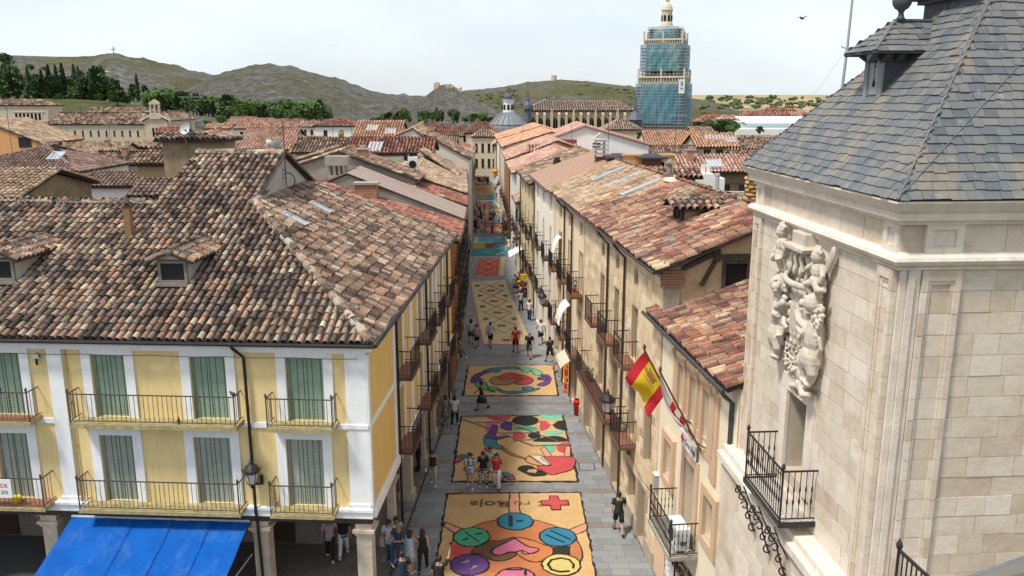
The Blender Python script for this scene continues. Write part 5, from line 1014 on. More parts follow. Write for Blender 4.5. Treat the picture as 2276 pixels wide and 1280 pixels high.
# flags
def flag(base, tip, label, stripes, cloth, emblem=False, seed=1):
    t = thing('flag', label, 'flag', base, 0); tip = Vector(tip)-Vector(base); m = MB(); m.tube([(0,0,0), tip], .028, 7); m.lathe([(.02,0),(.05,.04),(.05,.1),(.01,.18)], 7, tip); obj('pole', m, plain('varnished brown pole',(.13,.06,.03),.5,.2), t)
    d = tip.normalized(); L = tip.length; nu_, nv_ = 30, 30; V = []
    for i in range(nu_+1):
        for j in range(nv_+1): V.append(cloth(i/nu_, j/nv_, d, L))
    m = MB(); fs = [(i*(nv_+1)+j,(i+1)*(nv_+1)+j,(i+1)*(nv_+1)+j+1,i*(nv_+1)+j+1) for i in range(nu_) for j in range(nv_)]; m.add(V, fs); m.m = [stripes((k//nv_+.5)/nu_, (k%nv_+.5)/nv_) for k in range(nu_*nv_)]
    obj('cloth', m, [flat('flag red',(.50,.015,.03),.8),flat('flag yellow',(.70,.47,.015),.8),flat('flag white',(.62,.61,.58),.8),flat('emblem red',(.30,.05,.04),.8),flat('emblem ochre',(.36,.22,.05),.8)], t, smooth=True); return t
cw = lambda x, y, z: cm_.matrix_basis @ Vector((x, y, z))
base = cw(-.25, 3.2, 6.85); top_ = cw(-1.62, 3.3, 9.4)
def cl1(q, r, d, L):                  # q: along the pole (0 = tip), r: away from it, hanging and blown to the street side
    p = d*(L*(.985-.50*q)); sag = r*.93*(.95-.12*q); sway = Vector((-.62,-.05,-.72)).normalized(); w_ = .14*math.sin(r*6.5+q*3)*r+.06*math.sin(q*9+r*3)*r
    return p+sway*sag*(1-.16*q*math.sin(r*3))+Vector((.5*w_,1.0*w_,.35*w_))+Vector((0,0,-.16*r*r))
def st1(q, r):
    b = 0 if (q < .25 or q > .75) else 1
    if b == 1 and .12 < r < .42:
        a, z = (r-.27)/.13, (q-.5)/.19
        if abs(a) < .45 and abs(z) < .75: b = 3 if (int((a+1)*3)+int((z+1)*3)) % 2 else 4
        elif .62 < abs(a) < .95 and abs(z) < .8: b = 4
        elif abs(a) < .4 and z < -.75: b = 4
    return b
flag(base, top_, 'red and yellow striped flag with emblem flying from the cream house', st1, cl1)
base2 = cw(-.07, 2.4, 6.55); top2 = cw(-1.33, 2.6, 8.95)
def cl2(q, r, d, L):
    p = d*(L*(.96-.66*q)); f = r*.38; w_ = .07*math.sin(r*14+q*2)
    return p+Vector((-.10+w_*.6,.05+w_,-f*1.0))*(.35+.8*math.sin(PI*min(1,q*1.05+.02)))
flag(base2, top2, 'folded red and white flag drooping on the shorter pole beside the striped one', lambda q, r: 0 if (.5 < q < .62 or .78 < q < .9) and r < .6 else 2, cl2)
m = MB(); m.tube([cw(-.02,3.1,6.6),cw(-.3,3.2,7.0)],.03,6); m.tube([cw(-.02,3.6,6.95),cw(-.45,3.3,7.3),cw(-.75,3.25,7.75)],.022,6); m.tube([cw(-.02,2.0,6.8),cw(-.3,2.2,6.95),cw(-.45,2.45,7.25)],.022,6); tag(obj('flag_bracket', m, plain('brown iron bracket',(.07,.045,.035))), 'brown iron bracket holding the flag poles on the cream house', 'bracket')

# ================================================================ ASHLAR HOUSE (right)
ASH = masonry('honey ashlar', [(0,(.60,.455,.28)),(.3,(.76,.62,.43)),(.55,(.68,.53,.35)),(.8,(.82,.70,.52)),(1,(.56,.415,.25))], joint=(.26,.2,.14), wear=.55, fine=9); OCHR = plain('ochre lime render', (.78,.63,.42), .9, .1, 1.2, .25, streak=.2); ADOBE = plain('earthen infill', (.52,.375,.22), .95, .22, 2, .5, streak=.25); BRICK = plain('worn thin brick', (.36,.20,.12), .92, .3, 6, .5)
STP = plain('stone plinth', (.40,.34,.26), .92, .2, 2, .5, streak=.35)
sh_ = thing('ashlar_house', 'long honey coloured ashlar house with iron balconies and patchy red tile roof', 'house', (5.05,27,0), math.atan(.1))
SF = Fac((0,0,0),(0,1,0),(-1,0,0)); SL = 24.2; J1 = 14.3
near = [3.8,6.9,9.8]; far = [15.2,18.6,21.9]
opsS = [(c-.33,c+.33,9.55,10.2) for c in near]+[(c-.3,c+.3,9.55,10.2) for c in far]+[(c-.45,c+.45,6.62,8.72) for c in near+far]+[(c-.45,c+.45,3.42,5.5) for c in near+far+[1.4]]+[(1.3,2.3,.02,2.35),(2.9,4.0,.9,2.2),(5.7,7.0,.02,2.5),(9.2,10.3,.02,2.4),(12.0,13.4,.02,2.5),(16.2,17.4,.02,2.4),(19.5,20.8,.02,2.4),(22.3,23.4,.02,2.4)]
mb = MB(); SF.wall(mb, 0, J1, -.05, 10.9, [o for o in opsS if o[1] < J1], .35); w1 = obj('ashlar_wall', mb, plain('pale lime joint',(.42,.33,.22),.95,.12), sh_)
mb = MB(); SF.wall(mb, J1, SL, -.05, 10.9, [o for o in opsS if o[0] > J1], .35); obj('rendered_wall', mb, OCHR, sh_)
courses(SF, .0, J1-.05, 5.9, 10.6, -.06, .016, w1, holes=[(o[0]-.0,o[1]+.0,o[2],o[3]) for o in opsS], lmin=.42, lmax=.80, h=.36, gap=.022, mat=ASH, nm='ashlar_stone')
mb = MB(); z = .5
while z < 5.88:
    s = random.random()*-.5; zt_ = min(z+.36, 5.9)
    while s < J1-.05:
        a = max(0,s); b = min(J1-.05, s+random.uniform(.42,.8)); zc = (z+zt_)/2; s = b
        if b-a > .1 and not any(o[0] < b and o[1] > a and o[2] < zc < o[3] for o in opsS): SF.box(mb, a+.006, b-.006, z+.006, zt_-.006, -.05, .015+random.gauss(0,.003))
    z += .36
tag(obj('lower_ashlar', mb, ASH, w1), kind='stuff')
mb = MB(); SF.box(mb, J1, SL, 3.1, 3.35, .0, .06); SF.box(mb, 0, SL, 10.6, 10.92, .002, .06); SF.box(mb, 14.28,14.36,0,10.6,.002,.03)
for a, b in zip([0]+[o[1]+.12 for o in opsS if o[2] < .5],[o[0]-.12 for o in opsS if o[2] < .5]+[SL]): SF.box(mb, a, b, -.05, .62, .003, .05)
obj('plinth', mb, STP, sh_)
mb = MB()
for o in opsS:
    if o[2] < .5: surround(mb, SF, o[0], o[1], o[2], o[3], .13, .003, .04)
    elif o[0] > J1: surround(mb, SF, o[0], o[1], o[2], o[3], .10, .003, .022)
obj('surrounds', mb, STP, sh_)
TANW = flat('sun faded wooden shutter',(.33,.235,.15),.8)
for i, o in enumerate(opsS):
    if o[2] > 9: window(sh_, SF, o[0], o[1], o[2], o[3], .2, WOODD, (1,1), plain('recessed board',(.36,.28,.19)) if o[0] < J1 else GLASS)
    elif o[2] > 3: window(sh_, SF, o[0], o[1], o[2], o[3], .28, plain('brown window frame',(.16,.10,.06)), (1,2), TANW if i % 3 else plain('pale curtain',(.42,.37,.3)))
    else: m = MB(); SF.box(m, o[0], o[1], o[2], o[3], -.30, -.26); obj('door', m, plain('dark door',(.08,.055,.04)) if i % 2 else plain('red brown shopfront',(.16,.05,.035)), sh_)
for c in near:                         # arch heads of the attic windows
    m = MB(); n = 8
    for sgn in (-1,1): m.prism([SF.P(c+sgn*.33,10.2,.0)]+[SF.P(c+sgn*.33*math.cos(a),9.93+.27*math.sin(a),.0) for a in np.linspace(0,PI/2,n)], -SF.nn*.2)
    obj('arch_head', m, ASH, w1)
RB = dict(slabm=plain('rust red slab',(.15,.075,.055),.85,.25,5), tile=TERRA, step=.13, knobs=False)
for c in near: balcony(sh_, SF, c-.78, c+.78, 6.6, .62, 1.0, **RB)
balcony(sh_, SF, 3.0, 4.65, 3.4, .65, 1.02, **RB); balcony(sh_, SF, 5.6, 12.3, 3.4, .66, 1.02, **RB)
for i, c in enumerate(far): balcony(sh_, SF, c-.75, c+.75, 6.6, .6, 1.0, singles=False, **RB); balcony(sh_, SF, c-.75, c+.75, 3.4, .6, 1.0, singles=False, **RB)
kr = .40; nr_ = math.hypot(1,kr); rf3 = obj('roof', MB().box(.2,7.6,.2,24,10.8,10.85), DECK, sh_)
O3 = Vector((-.42,SL+.1,10.98)); dmh = [(SL+.1-5.2,2.3*nr_),(SL+.1-4.1,2.3*nr_),(SL+.1-4.1,3.6*nr_),(SL+.1-5.2,3.6*nr_)]
PM = tile_mat('tan', .5, (1.15,.9,.75))
tile_slope(rf3, O3, (0,-1,0), Vector((1,0,kr))/nr_, [(10.2,0),(SL+.45,0),(SL+.45,4.32*nr_),(13.5,4.32*nr_)], T_STONE, .235, .38, 250, holes=(dmh,), jit=1.8, wig=.025)
tile_slope(rf3, O3, (0,-1,0), Vector((1,0,kr))/nr_, [(0,0),(10.2,0),(13.5,4.32*nr_),(0,4.32*nr_)], PM, .235, .38, 0, jit=1.8, wig=.02)
tile_slope(rf3, (8.22,-.35,10.98), (0,1,0), Vector((-1,0,kr))/nr_, [(0,0),(SL+.45,0),(SL+.45,4.32*nr_),(0,4.32*nr_)], T_STONE, .26, .4, 0)
ridge_caps(rf3, (3.9,-.3,12.80), (3.9,SL,12.80), T_STONE, .13)
# gable end with timber frame, brick corner and dark opening
m = MB(); m.poly([(0,.0,0),(7.8,.0,0),(7.8,0,10.9),(3.9,0,12.6),(-.02,0,10.95)]); obj('gable_wall', m, ADOBE, sh_)
m = MB()
for k in range(6): obj('brick', MB().box(-.16+.03*(k%2),.60+.03*(k%3),-.14+.02*(k%2),.05,10.38+k*.095,10.38+k*.095+.08), BRICK, sh_)
m = MB(); m.box(-.05,.5,-.06,.03,6.5,10.36); obj('quoin', m, STP, sh_)
m = MB(); G_ = Fac((0,0,0),(1,0,0),(0,-1,0)); 
m.bar(G_.P(1.66,11.36,.04),G_.P(6.0,11.36,.04),.1,.16); m.bar(G_.P(.55,10.98,.05),G_.P(1.75,11.55,.05),.12,.15); m.bar(G_.P(1.22,10.4,.04),G_.P(1.7,11.3,.04),.1,.13); m.bar(G_.P(1.7,11.2,.05),G_.P(1.7,11.62,.05),.2,.17); G_.box(m,1.92,2.86,11.12,11.24,.01,.09); G_.box(m,1.92,2.03,10.2,11.12,.01,.09); G_.box(m,2.75,2.86,10.2,11.12,.01,.09); obj('timber_frame', m, WOODD, sh_)
m = MB(); G_.box(m,2.03,2.75,10.2,11.12,.002,.012); obj('gable_opening', m, DARK, sh_)
m = MB(); m.prism([(1.0,-.02,9.75),(2.2,-.02,10.15),(5.2,-.02,11.15),(5.2,-.02,10.75),(1.0,-.02,9.3)],(0,-.16,0)); obj('mortar_flashing', m, CEMENT, sh_)
m = MB(); m.tube([(-.47,-.3,10.9),(-.47,SL,10.9)],.055,7)
for y, z0 in ((5.35,10.85),(8.45,10.85),(17.6,10.85),(20.1,10.85)): m.tube([(-.46,y+.55,10.85),(-.40,y+.5,10.72),(-.09,y,10.35),(-.09,y,.1)],.05,7)
obj('gutter', m, plain('dark brown gutter',(.05,.035,.03),.5,.2), sh_)
# dormer on the ashlar roof
yd0, yd1 = 4.12, 5.18
d_ = MB(); d_.prism([(1.8,yd0,11.7),(1.8,yd0,12.38),(3.6,yd0,12.38),(3.6,yd0,12.3)],(0,.1,0)); d_.prism([(1.8,yd1-.1,11.7),(1.8,yd1-.1,12.38),(3.6,yd1-.1,12.38),(3.6,yd1-.1,12.3)],(0,.1,0)); do = obj('dormer', d_, ADOBE, rf3)
m = MB(); m.box(1.72,1.84,yd0-.02,yd0+.11,11.75,12.40); m.box(1.72,1.84,yd1-.11,yd1+.02,11.75,12.40); m.box(1.73,1.83,yd0+.11,yd1-.11,12.3,12.395); m.bar((1.6,yd0-.05,12.41),(3.7,yd0-.05,12.41),.08,.06); obj('frame', m, WOODD, do); m = MB(); m.box(1.88,1.9,yd0+.1,yd1-.1,11.8,12.32); obj('opening', m, DARK, do)
kq = .36; nq = math.hypot(1,kq)
tile_slope(do, (3.7,yd0-.36,12.42), (1,0,0), Vector((0,1,kq))/nq, [(-2.3,0),(.35,0),(.35,.9*nq),(-2.3,.9*nq)], tile_mat('oldr',.4), .27, .33, 60, name='dormer_tile', deck_thick=.06); tile_slope(do, (3.7,yd1+.36,12.42), (-1,0,0), Vector((0,-1,kq))/nq, [(-.35,0),(2.3,0),(2.3,.9*nq),(-.35,.9*nq)], tile_mat('oldr',.4), .27, .33, 20, name='dormer_tile', deck_thick=.06)
ridge_caps(do, (1.35,4.65,12.80), (3.9,4.65,12.80), tile_mat('oldr',.4), .13)
BLUEG = flat('blue grey roof glass',(.19,.27,.37),.2)
for v in (13.6,17.4,20.9): skylight(rf3, O3, (0,-1,0), Vector((1,0,kr))/nr_, SL+.1-v, 2.0*nr_, .62, 1.9*nr_, .16)
m = MB(); m.lathe([(.13,0),(.13,.75)],8,(3.8,13.0,12.6)); m.lathe([(.24,.0),(.22,.05),(.03,.2)],8,(3.8,13.0,13.42)); m.bar((3.8,13,13.3),(3.8,13,13.45),.06); obj('flue', m, plain('grey flue pipe',(.20,.19,.18)), rf3)
m = MB(); m.ball((3.7,12.0,12.68),(.45,.8,.16),10,6); obj('mortar_patch', m, plain('pale mortar',(.52,.47,.38)), rf3)
# things hung on the ashlar house
lamp(sh_.matrix_basis @ Vector((-.85,4.35,4.3)), math.atan(.1)-PI/2, 'black lantern on a scrolled arm by the lowest balconies of the ashlar house', 1.15)
lamp(sh_.matrix_basis @ Vector((-.85,23.4,4.0)), math.atan(.1)-PI/2, 'second black lantern on the same wall near the hanging white cloth', 1.1)
lamp(Vector((rw(70)-.85,70,4.3)), math.atan(.1)-PI/2, 'farthest black lantern on an arm above the toy stall', 1.1)
m = MB(); m.tube([(-.05,4.2,3.9),(-.05,4.4,3.2),(-.05,3.9,2.9),(-.05,2.0,2.6),(-.05,.9,2.75),(-.05,.1,2.9)],.012,4); m.box(-.14,-.02,3.7,3.95,2.75,3.15); tag(obj('wall_cable', m, plain('grey plastic',(.12,.12,.125)), None, sh_.location, sh_.rotation_euler), 'cable sagging along the ashlar wall below the first lantern', 'cable')
def cloth_awn(o, y0, y1, z0, out, drop, label, col, par):
    V = []; nx, ny = 8, 8
    for i in range(nx+1):
        for j in range(ny+1): q = j/ny; V.append((-.05-out*math.sin(q*1.3), y0+(y1-y0)*i/nx, z0-drop*(1-math.cos(q*1.5))-.10*math.sin(i*.9)*q))
    m = MB(); m.add(V, [(i*(ny+1)+j,(i+1)*(ny+1)+j,(i+1)*(ny+1)+j+1,i*(ny+1)+j+1) for i in range(nx) for j in range(ny)]); m.tube([V[ny],V[-1]],.02,5)
    return tag(obj('window_awning', m, col, None, par.location, par.rotation_euler, True), label, 'awning')
WCL = flat('white canvas',(.70,.70,.69),.85)
cloth_awn(None,21.3,22.5,8.5,.5,1.4,'white cloth awning over the far upper balcony of the ashlar house',WCL,sh_); cloth_awn(None,17.8,19.4,5.3,.65,1.2,'white cloth awning billowing over the lower balcony beside the lantern',WCL,sh_); cloth_awn(None,15.4,17.6,2.95,.9,.5,'pale beige shop awning low on the ashlar wall',flat('beige canvas',(.56,.50,.40),.85),sh_)
m = MB(); m.box(-.45,.05,12.35,13.0,3.0,3.0+.001); 
def plantpot(loc, label, s=1):
    t = thing('potted_plant', label, 'plant', loc); m = MB(); m.lathe([(.10,0),(.14,.22),(.15,.24)],8); obj('pot', m, plain('clay pot',(.36,.15,.08)), t); m = MB()
    for k in range(60): a = random.random()*6.28; r = .22*random.random()**.5; p = Vector((r*math.cos(a), r*math.sin(a), .26+random.random()*.4)); q = Vector((random.gauss(0,1),random.gauss(0,1),random.gauss(0,1))).normalized()*.06; w_ = q.orthogonal().normalized()*.03; m.quad(p-q,p+w_,p+q,p-w_)
    obj('foliage', m, LEAF, t); t.scale = (s,s,s); return t
LEAF = plain('balcony leaves',(.05,.11,.035),.7,.4,8)
B_ = lambda y, z: sh_.matrix_basis @ Vector((-.35, y, z))
plantpot(B_(15.3,6.62),'leafy potted plant on the balcony under the far white awning'); plantpot(B_(18.7,6.62),'potted plant on the middle far balcony of the ashlar house'); plantpot(B_(21.9,6.62),'potted plant on the farthest upper balcony of the ashlar house'); plantpot(B_(10.6,3.42),'potted plant on the long lower balcony of the ashlar house')
# ================================================================ generic town houses
_hn = [0]
def pane_wall(F, a, b, z0, z1, ops, mat, par, depth=.15, nm='wall', glassm=None, trim=None):
    mb = MB(); F.wall(mb, a, b, z0, z1, ops, depth); o = obj(nm, mb, mat, par)
    for q in ops:
        m = MB(); F.box(m, q[0], q[1], q[2], q[3], -depth-.02, -depth+.02); w_ = obj('window', m, glassm or GLASS, par)
        fr = MB(); F.box(fr, (q[0]+q[1])/2-.04, (q[0]+q[1])/2+.04, q[2], q[3], -depth+.021, -depth+.06); F.box(fr, q[0]-.06, q[1]+.06, q[2]-.09, q[2], .003, .07); obj('frame', fr, trim or WOODD, w_)
    return o
def chimney(par, x, y, z, h=1.2, mat=None, w_=.5, nm='chimney'):
    m = MB(); m.box(x-w_/2,x+w_/2,y-w_/2,y+w_/2,z-.8,z+h); o = obj(nm, m, mat or BRICK, par); m = MB(); m.box(x-w_/2-.07,x+w_/2+.07,y-w_/2-.07,y+w_/2+.07,z+h,z+h+.09); m.box(x-w_*.3,x+w_*.3,y-w_*.3,y+w_*.3,z+h+.09,z+h+.3); obj('chimney_cap', m, CEMENT, o); return o
def roof_front(t, x0, x1, ye, ze, yr, zr, mat, pitch, expo, hipL=0, hipR=0, seg=4, back=True, over=.35, singles=0, caps=False):
    """two slopes with the ridge parallel to X; hips inset the ridge"""
    k = (zr-ze)/(yr-ye); nn = math.hypot(1,k); ye2 = ye-over; ze2 = ze-over*k; h = (yr-ye2)*nn
    r = obj('roof', MB().box(x0+.05,x1-.05,ye+.05,2*yr-ye-.05,ze-.12,ze-.08), DECK, t)
    tile_slope(r, (0,ye2,ze2+.08), (1,0,0), Vector((0,1,k))/nn, [(x0-over,0),(x1+over,0),(x1+over-hipR*1.0,h) if hipR else (x1+over,h),(x0-over+hipL,h) if hipL else (x0-over,h)], mat, pitch, expo, singles, seg=seg)
    if back: tile_slope(r, (0,2*yr-ye2,ze2+.08), (-1,0,0), Vector((0,-1,k))/nn, [(-x1-over,0),(-x0+over,0),(-x0+over-hipL,h) if hipL else (-x0+over,h),(-x1-over+hipR,h) if hipR else (-x1-over,h)], mat, pitch, expo, 0, seg=seg)
    for hp, xe, sg in ((hipL,x0-over,-1),(hipR,x1+over,1)):
        if hp:
            kk = (zr-ze2)/hp; n2_ = math.hypot(1,kk); yl = ye2; yh_ = 2*yr-ye2
            tile_slope(r, (xe, yl if sg > 0 else yh_, ze2+.08), (0,sg,0), Vector((-sg,0,kk))/n2_, [(0,0),(yh_-yl,0),((yh_-yl)/2,hp*n2_)], mat, pitch, expo, 0, seg=seg)
    if caps: ridge_caps(r, (x0-over+hipL,yr,zr+.12), (x1+over-hipR,yr,zr+.12), mat, .14)
    return r
def house_front(u0, u1, ve, vr, Y0, wall, mat, label, pitch_deg=19, hipL=0, hipR=0, pitch=.3, expo=.42, ops=(), rz=0, deep=None, cat='house', seg=4, over=.35, z0=0, skl=(), chim=(), singles=0, group=None):
    A = atY(u0, ve, Y0); B = atY(u1, ve, Y0); ze = (A.z+B.z)/2; kd = math.tan(rad(pitch_deg)); rr = ray((u0+u1)/2, vr); kz = rr.z/rr.y
    yr = (ze-Y0*kd-CAMH)/(kz-kd); zr = ze+(yr-Y0)*kd; cx = (A.x+B.x)/2; w_ = (B.x-A.x)/2
    t = thing('house', label, cat, (cx,Y0,0), rz, group); dp = yr-Y0
    pane_wall(Fac((0,0,0),(1,0,0),(0,-1,0)), -w_, w_, z0, ze, [(a*w_,b*w_,ze+c,ze+d) for a,b,c,d in ops], wall, t)
    m = MB(); m.poly([(w_,0,z0),(w_,2*dp,z0),(w_,2*dp,ze)]+([(w_,dp,zr-.1)] if not hipR else [])+[(w_,0,ze)]); m.poly([(-w_,0,z0),(-w_,2*dp,z0),(-w_,2*dp,ze)]+([(-w_,dp,zr-.1)] if not hipL else [])+[(-w_,0,ze)]); m.quad((-w_,2*dp,z0),(w_,2*dp,z0),(w_,2*dp,ze),(-w_,2*dp,ze)); obj('side_wall', m, wall, t)
    r = roof_front(t, -w_, w_, 0, ze, dp, zr, mat, pitch, expo, hipL, hipR, seg, over=over, singles=singles)
    nn = math.hypot(1,kd)
    for su, sv, wu, wv in skl: skylight(r, (0,-over,ze-over*kd+.1), (1,0,0), Vector((0,1,kd))/nn, su*w_, sv*dp*nn, wu, wv, .14)
    for fx, fy, h in chim: chimney(r, fx*w_, fy*dp, ze+kd*fy*dp, h, None if h < 1 else STUC)
    return t
def house_gable(u0, u1, ua, va, v0, v1, Y0, L, wall, mat, label, ops=(), z0=0, pitch=.32, expo=.45, cat='house', rz=0, cop=None, group=None, chim=()):
    """gable wall facing the camera; ridge runs away from it"""
    A = atY(u0, v0, Y0); B = atY(u1, v1, Y0); P = atY(ua, va, Y0); c = P.x
    t = thing('house', label, cat, (c,Y0,0), rz, group); a = A.x-c; b = B.x-c
    m = MB(); m.poly([(a,0,z0),(b,0,z0),(b,0,B.z),(0,0,P.z),(a,0,A.z)]); m.poly([(a,L,z0),(b,L,z0),(b,L,B.z),(0,L,P.z),(a,L,A.z)]); m.quad((a,0,z0),(a,L,z0),(a,L,A.z),(a,0,A.z)); m.quad((b,0,z0),(b,L,z0),(b,L,B.z),(b,0,B.z)); obj('wall', m, wall, t)
    F = Fac((0,0,0),(1,0,0),(0,-1,0))
    for q in ops:
        m = MB(); F.box(m, q[0], q[1], q[2], q[3], .002, .02); w_ = obj('window', m, GLASS, t); m = MB(); surround(m, F, q[0], q[1], q[2], q[3], .08, .002, .05, True); F.box(m,(q[0]+q[1])/2-.03,(q[0]+q[1])/2+.03,q[2],q[3],.021,.04); obj('frame', m, WOODD if len(q) < 5 else SGNW, w_)
    r = obj('roof', MB().box(a+.1,b-.1,.1,L-.1,min(A.z,B.z)-.3,min(A.z,B.z)-.25), DECK, t)
    for e, ez, sg in ((a,A.z,-1),(b,B.z,1)):
        run = abs(e)
        if run < .2: continue
        k = (P.z-ez)/run; nn = math.hypot(1,k); ov = .25
        tile_slope(r, (e+sg*ov, -.18 if sg > 0 else L+.18, ez-ov*k+.08), (0,sg,0), Vector((-sg,0,k))/nn, [(0,0),(L+.36,0),(L+.36,(run+ov)*nn),(0,(run+ov)*nn)], mat, pitch, expo, 0, seg=4)
    if cop: m = MB(); m.bar((a-.2,-.12,A.z+.06),(0,-.12,P.z+.12),.34,.2); m.bar((0,-.12,P.z+.12),(b+.2,-.12,B.z+.06),.34,.2); obj('coping', m, cop, t)
    for x, y, z, h in chim: chimney(r, x, y, z, h, STUC)
    return t
def street_house(side, Y0, Y1, ze, run, kd, wall, mat, label, nwin=3, floors=((6.3,8.1),(3.5,5.4)), roof='tile', bal=True, yend=None, gablem=None, ground=True, pitch=.3, expo=.42, over=.45, win=None, singles=0):
    """house in the terrace along the street, eave on the street, ridge parallel to it"""
    f = lw if side < 0 else rw; P0 = Vector((f(Y0),Y0,0)); P1 = Vector((f(Y1),Y1,0)); d = P1-P0; L = d.length; rz = -math.atan2(d.x, d.y)
    t = thing('terrace_house', label, 'house', P0, rz); sg = -side                      # street lies towards local +x for the left row
    F = Fac((0,0,0),(0,1,0),(sg,0,0)); ops = []
    for k in range(nwin):
        c = L*(k+.5)/nwin
        for z0, z1 in floors: ops.append((c-.45,c+.45,z0,z1))
        if ground: ops.append((c-.6,c+.6,.03,2.5))
    mb = MB(); F.wall(mb, 0, L, -.05, ze, ops, .25); obj('wall', mb, wall, t)
    for i, q in enumerate(ops):
        if q[2] < .5: m = MB(); F.box(m, q[0], q[1], q[2], q[3], -.24, -.2); obj('door', m, plain('dark door',(.08,.055,.04)), t)
        else: window(t, F, *q, .18, win or plain('brown window frame',(.16,.10,.06)), (1,1), GLASS if i % 3 else plain('pale curtain',(.42,.37,.3)))
        if bal and .5 < q[2] < (9 if Y0 < 62 else 6.5 if Y0 < 80 else 4.7): balcony(t, F, q[0]-.25, q[1]+.25, q[2]-.02, .5, .95, slabm=plain('dark balcony edge',(.10,.06,.045)), singles=False, step=.16, br=.011, knobs=False)
    zr = ze+run*kd; W_ = 2*run
    for y_ in (0, L): obj('gable_wall', MB().poly([(0,y_,0),(-sg*W_,y_,0),(-sg*W_,y_,ze),(-sg*run,y_,zr-.05),(0,y_,ze)]), gablem or wall, t)
    r = obj('roof', MB().box(min(-sg*W_,-sg*.2),max(-sg*W_,-sg*.2),.05,L-.05,ze-.1,ze-.06), DECK, t); nn = math.hypot(1,kd); ye = L if yend is None else yend
    if roof == 'tile':
        tile_slope(r, (sg*over, 0 if sg > 0 else L, ze-over*kd+.08), (0,sg,0), Vector((-sg,0,kd))/nn, [(-.1,0),(L+.05,0),(L+.05,(run+over)*nn),(-.1,(run+over)*nn)], mat, pitch, expo, singles, seg=4, jit=1.4)
        tile_slope(r, (-sg*(W_+over), L if sg > 0 else 0, ze-over*kd+.08), (0,-sg,0), Vector((sg,0,kd))/nn, [(-.1,0),(L+.05,0),(L+.05,(run+over)*nn),(-.1,(run+over)*nn)], mat, pitch, expo, 0, seg=4)
    else:
        for s2, xe, y_ in ((sg,sg*over,0),(-sg,-sg*(W_+over),L)):
            O = Vector((xe,0,ze-over*kd+.06)); ev = Vector((-s2,0,kd))/nn; m = MB(); m.prism([O+Vector((0,-.12,0)),O+Vector((0,L+.05,0)),O+Vector((0,L+.05,0))+ev*(run+over)*nn,O+Vector((0,-.12,0))+ev*(run+over)*nn], (0,0,.04)); pa = obj('metal_sheet', m, mat, r); m = MB()
            for k in range(int(L/1.1)+1): q = O+Vector((0,k*1.1-.05,.045)); m.bar(q, q+ev*(run+over)*nn, .03, .03)
            obj('seams', m, plain('dark sheet seam',(.19,.11,.075)), pa)
    m = MB(); m.tube([(sg*(over+.06),-.05,ze-over*kd),(sg*(over+.06),L,ze-over*kd)],.055,6); m.tube([(sg*(over+.04),L-.5,ze-over*kd),(sg*.1,L-.4,ze-.6),(sg*.1,L-.4,.1)],.05,6); obj('gutter', m, plain('dark brown gutter',(.05,.035,.03)), t)
    return t
SHEET = plain('brown corrugated sheet',(.36,.22,.15),.6,.07,.6); SHEETL = plain('dusty brown metal roof',(.34,.265,.225),.7,.09,.5)
WH = plain('white render',(.70,.66,.58),.88,.06,1.5,.12,streak=.15); WHB = plain('bright white render',(.76,.74,.70),.88,.04,1.5,.1,streak=.08); PALEC = plain('pale cream plaster',(.64,.55,.40),.88,.08,1.5,.12,streak=.15); BRK = plain('orange brick facade',(.36,.155,.075),.9,.2,8,.3); OLIVE = plain('grey olive render',(.35,.32,.25),.92,.14,1.0,.3,streak=.3); GREYW = plain('stained grey render',(.31,.285,.24),.95,.2,1.0,.4,streak=.4); DBRN = plain('dark brown facade',(.19,.125,.085),.9,.2,2)
tT, tO, tP, tB, tR = tile_mat('tan',.45), tile_mat('orange',0,None,True), tile_mat('pink',.1), tile_mat('brown',0,None,True), T_RED
# ---- left terrace
street_house(-1, 45.7, 53.0, 8.73, 9.6, .29, BRK, T_RED, 'brick fronted house with mossy red tile roof behind the yellow house', 3, roof='tile', pitch=.26, expo=.4, singles=60)
street_house(-1, 53.3, 58.8, 8.98, 6.9, .40, plain('brown render front',(.24,.15,.10)), SHEETL, 'house with dull brown metal sheet roof and grey gable on the left terrace', 3, roof='sheet', gablem=GREYW)
street_house(-1, 59.0, 63.6, 9.1, 4.0, .34, PALEC, T_RED, 'low red tiled terrace house beyond the metal roof', 2, floors=((6.0,7.8),(3.3,5.0)))
street_house(-1, 63.9, 72, 9.4, 4.6, .34, PALEC, tT, 'beige tiled terrace house with white hanging sign on the left', 3, floors=((6.2,8.0),(3.3,5.0)))
street_house(-1, 72.3, 95, 8.9, 3.6, .5, plain('grey plaster front',(.30,.26,.21)), tT, 'tall grey fronted terrace house with beige tiles on the left', 3)
street_house(-1, 95.3, 106, 8.6, 6, .4, BRK, tT, 'brick fronted terrace house farther down the left side', 3)
street_house(-1, 106.3, 124, 8.4, 6, .35, PALEC, tO, 'cream terrace house far down the left side with ribbed orange roof', 4)
street_house(-1, 124.3, 146, 7.5, 6, .35, WH, tT, 'white terrace house near the left end of the street', 4)
street_house(-1, 146.3, 165, 7.0, 6, .35, PALEC, T_RED, 'last terrace house on the left at the end of the street', 3)
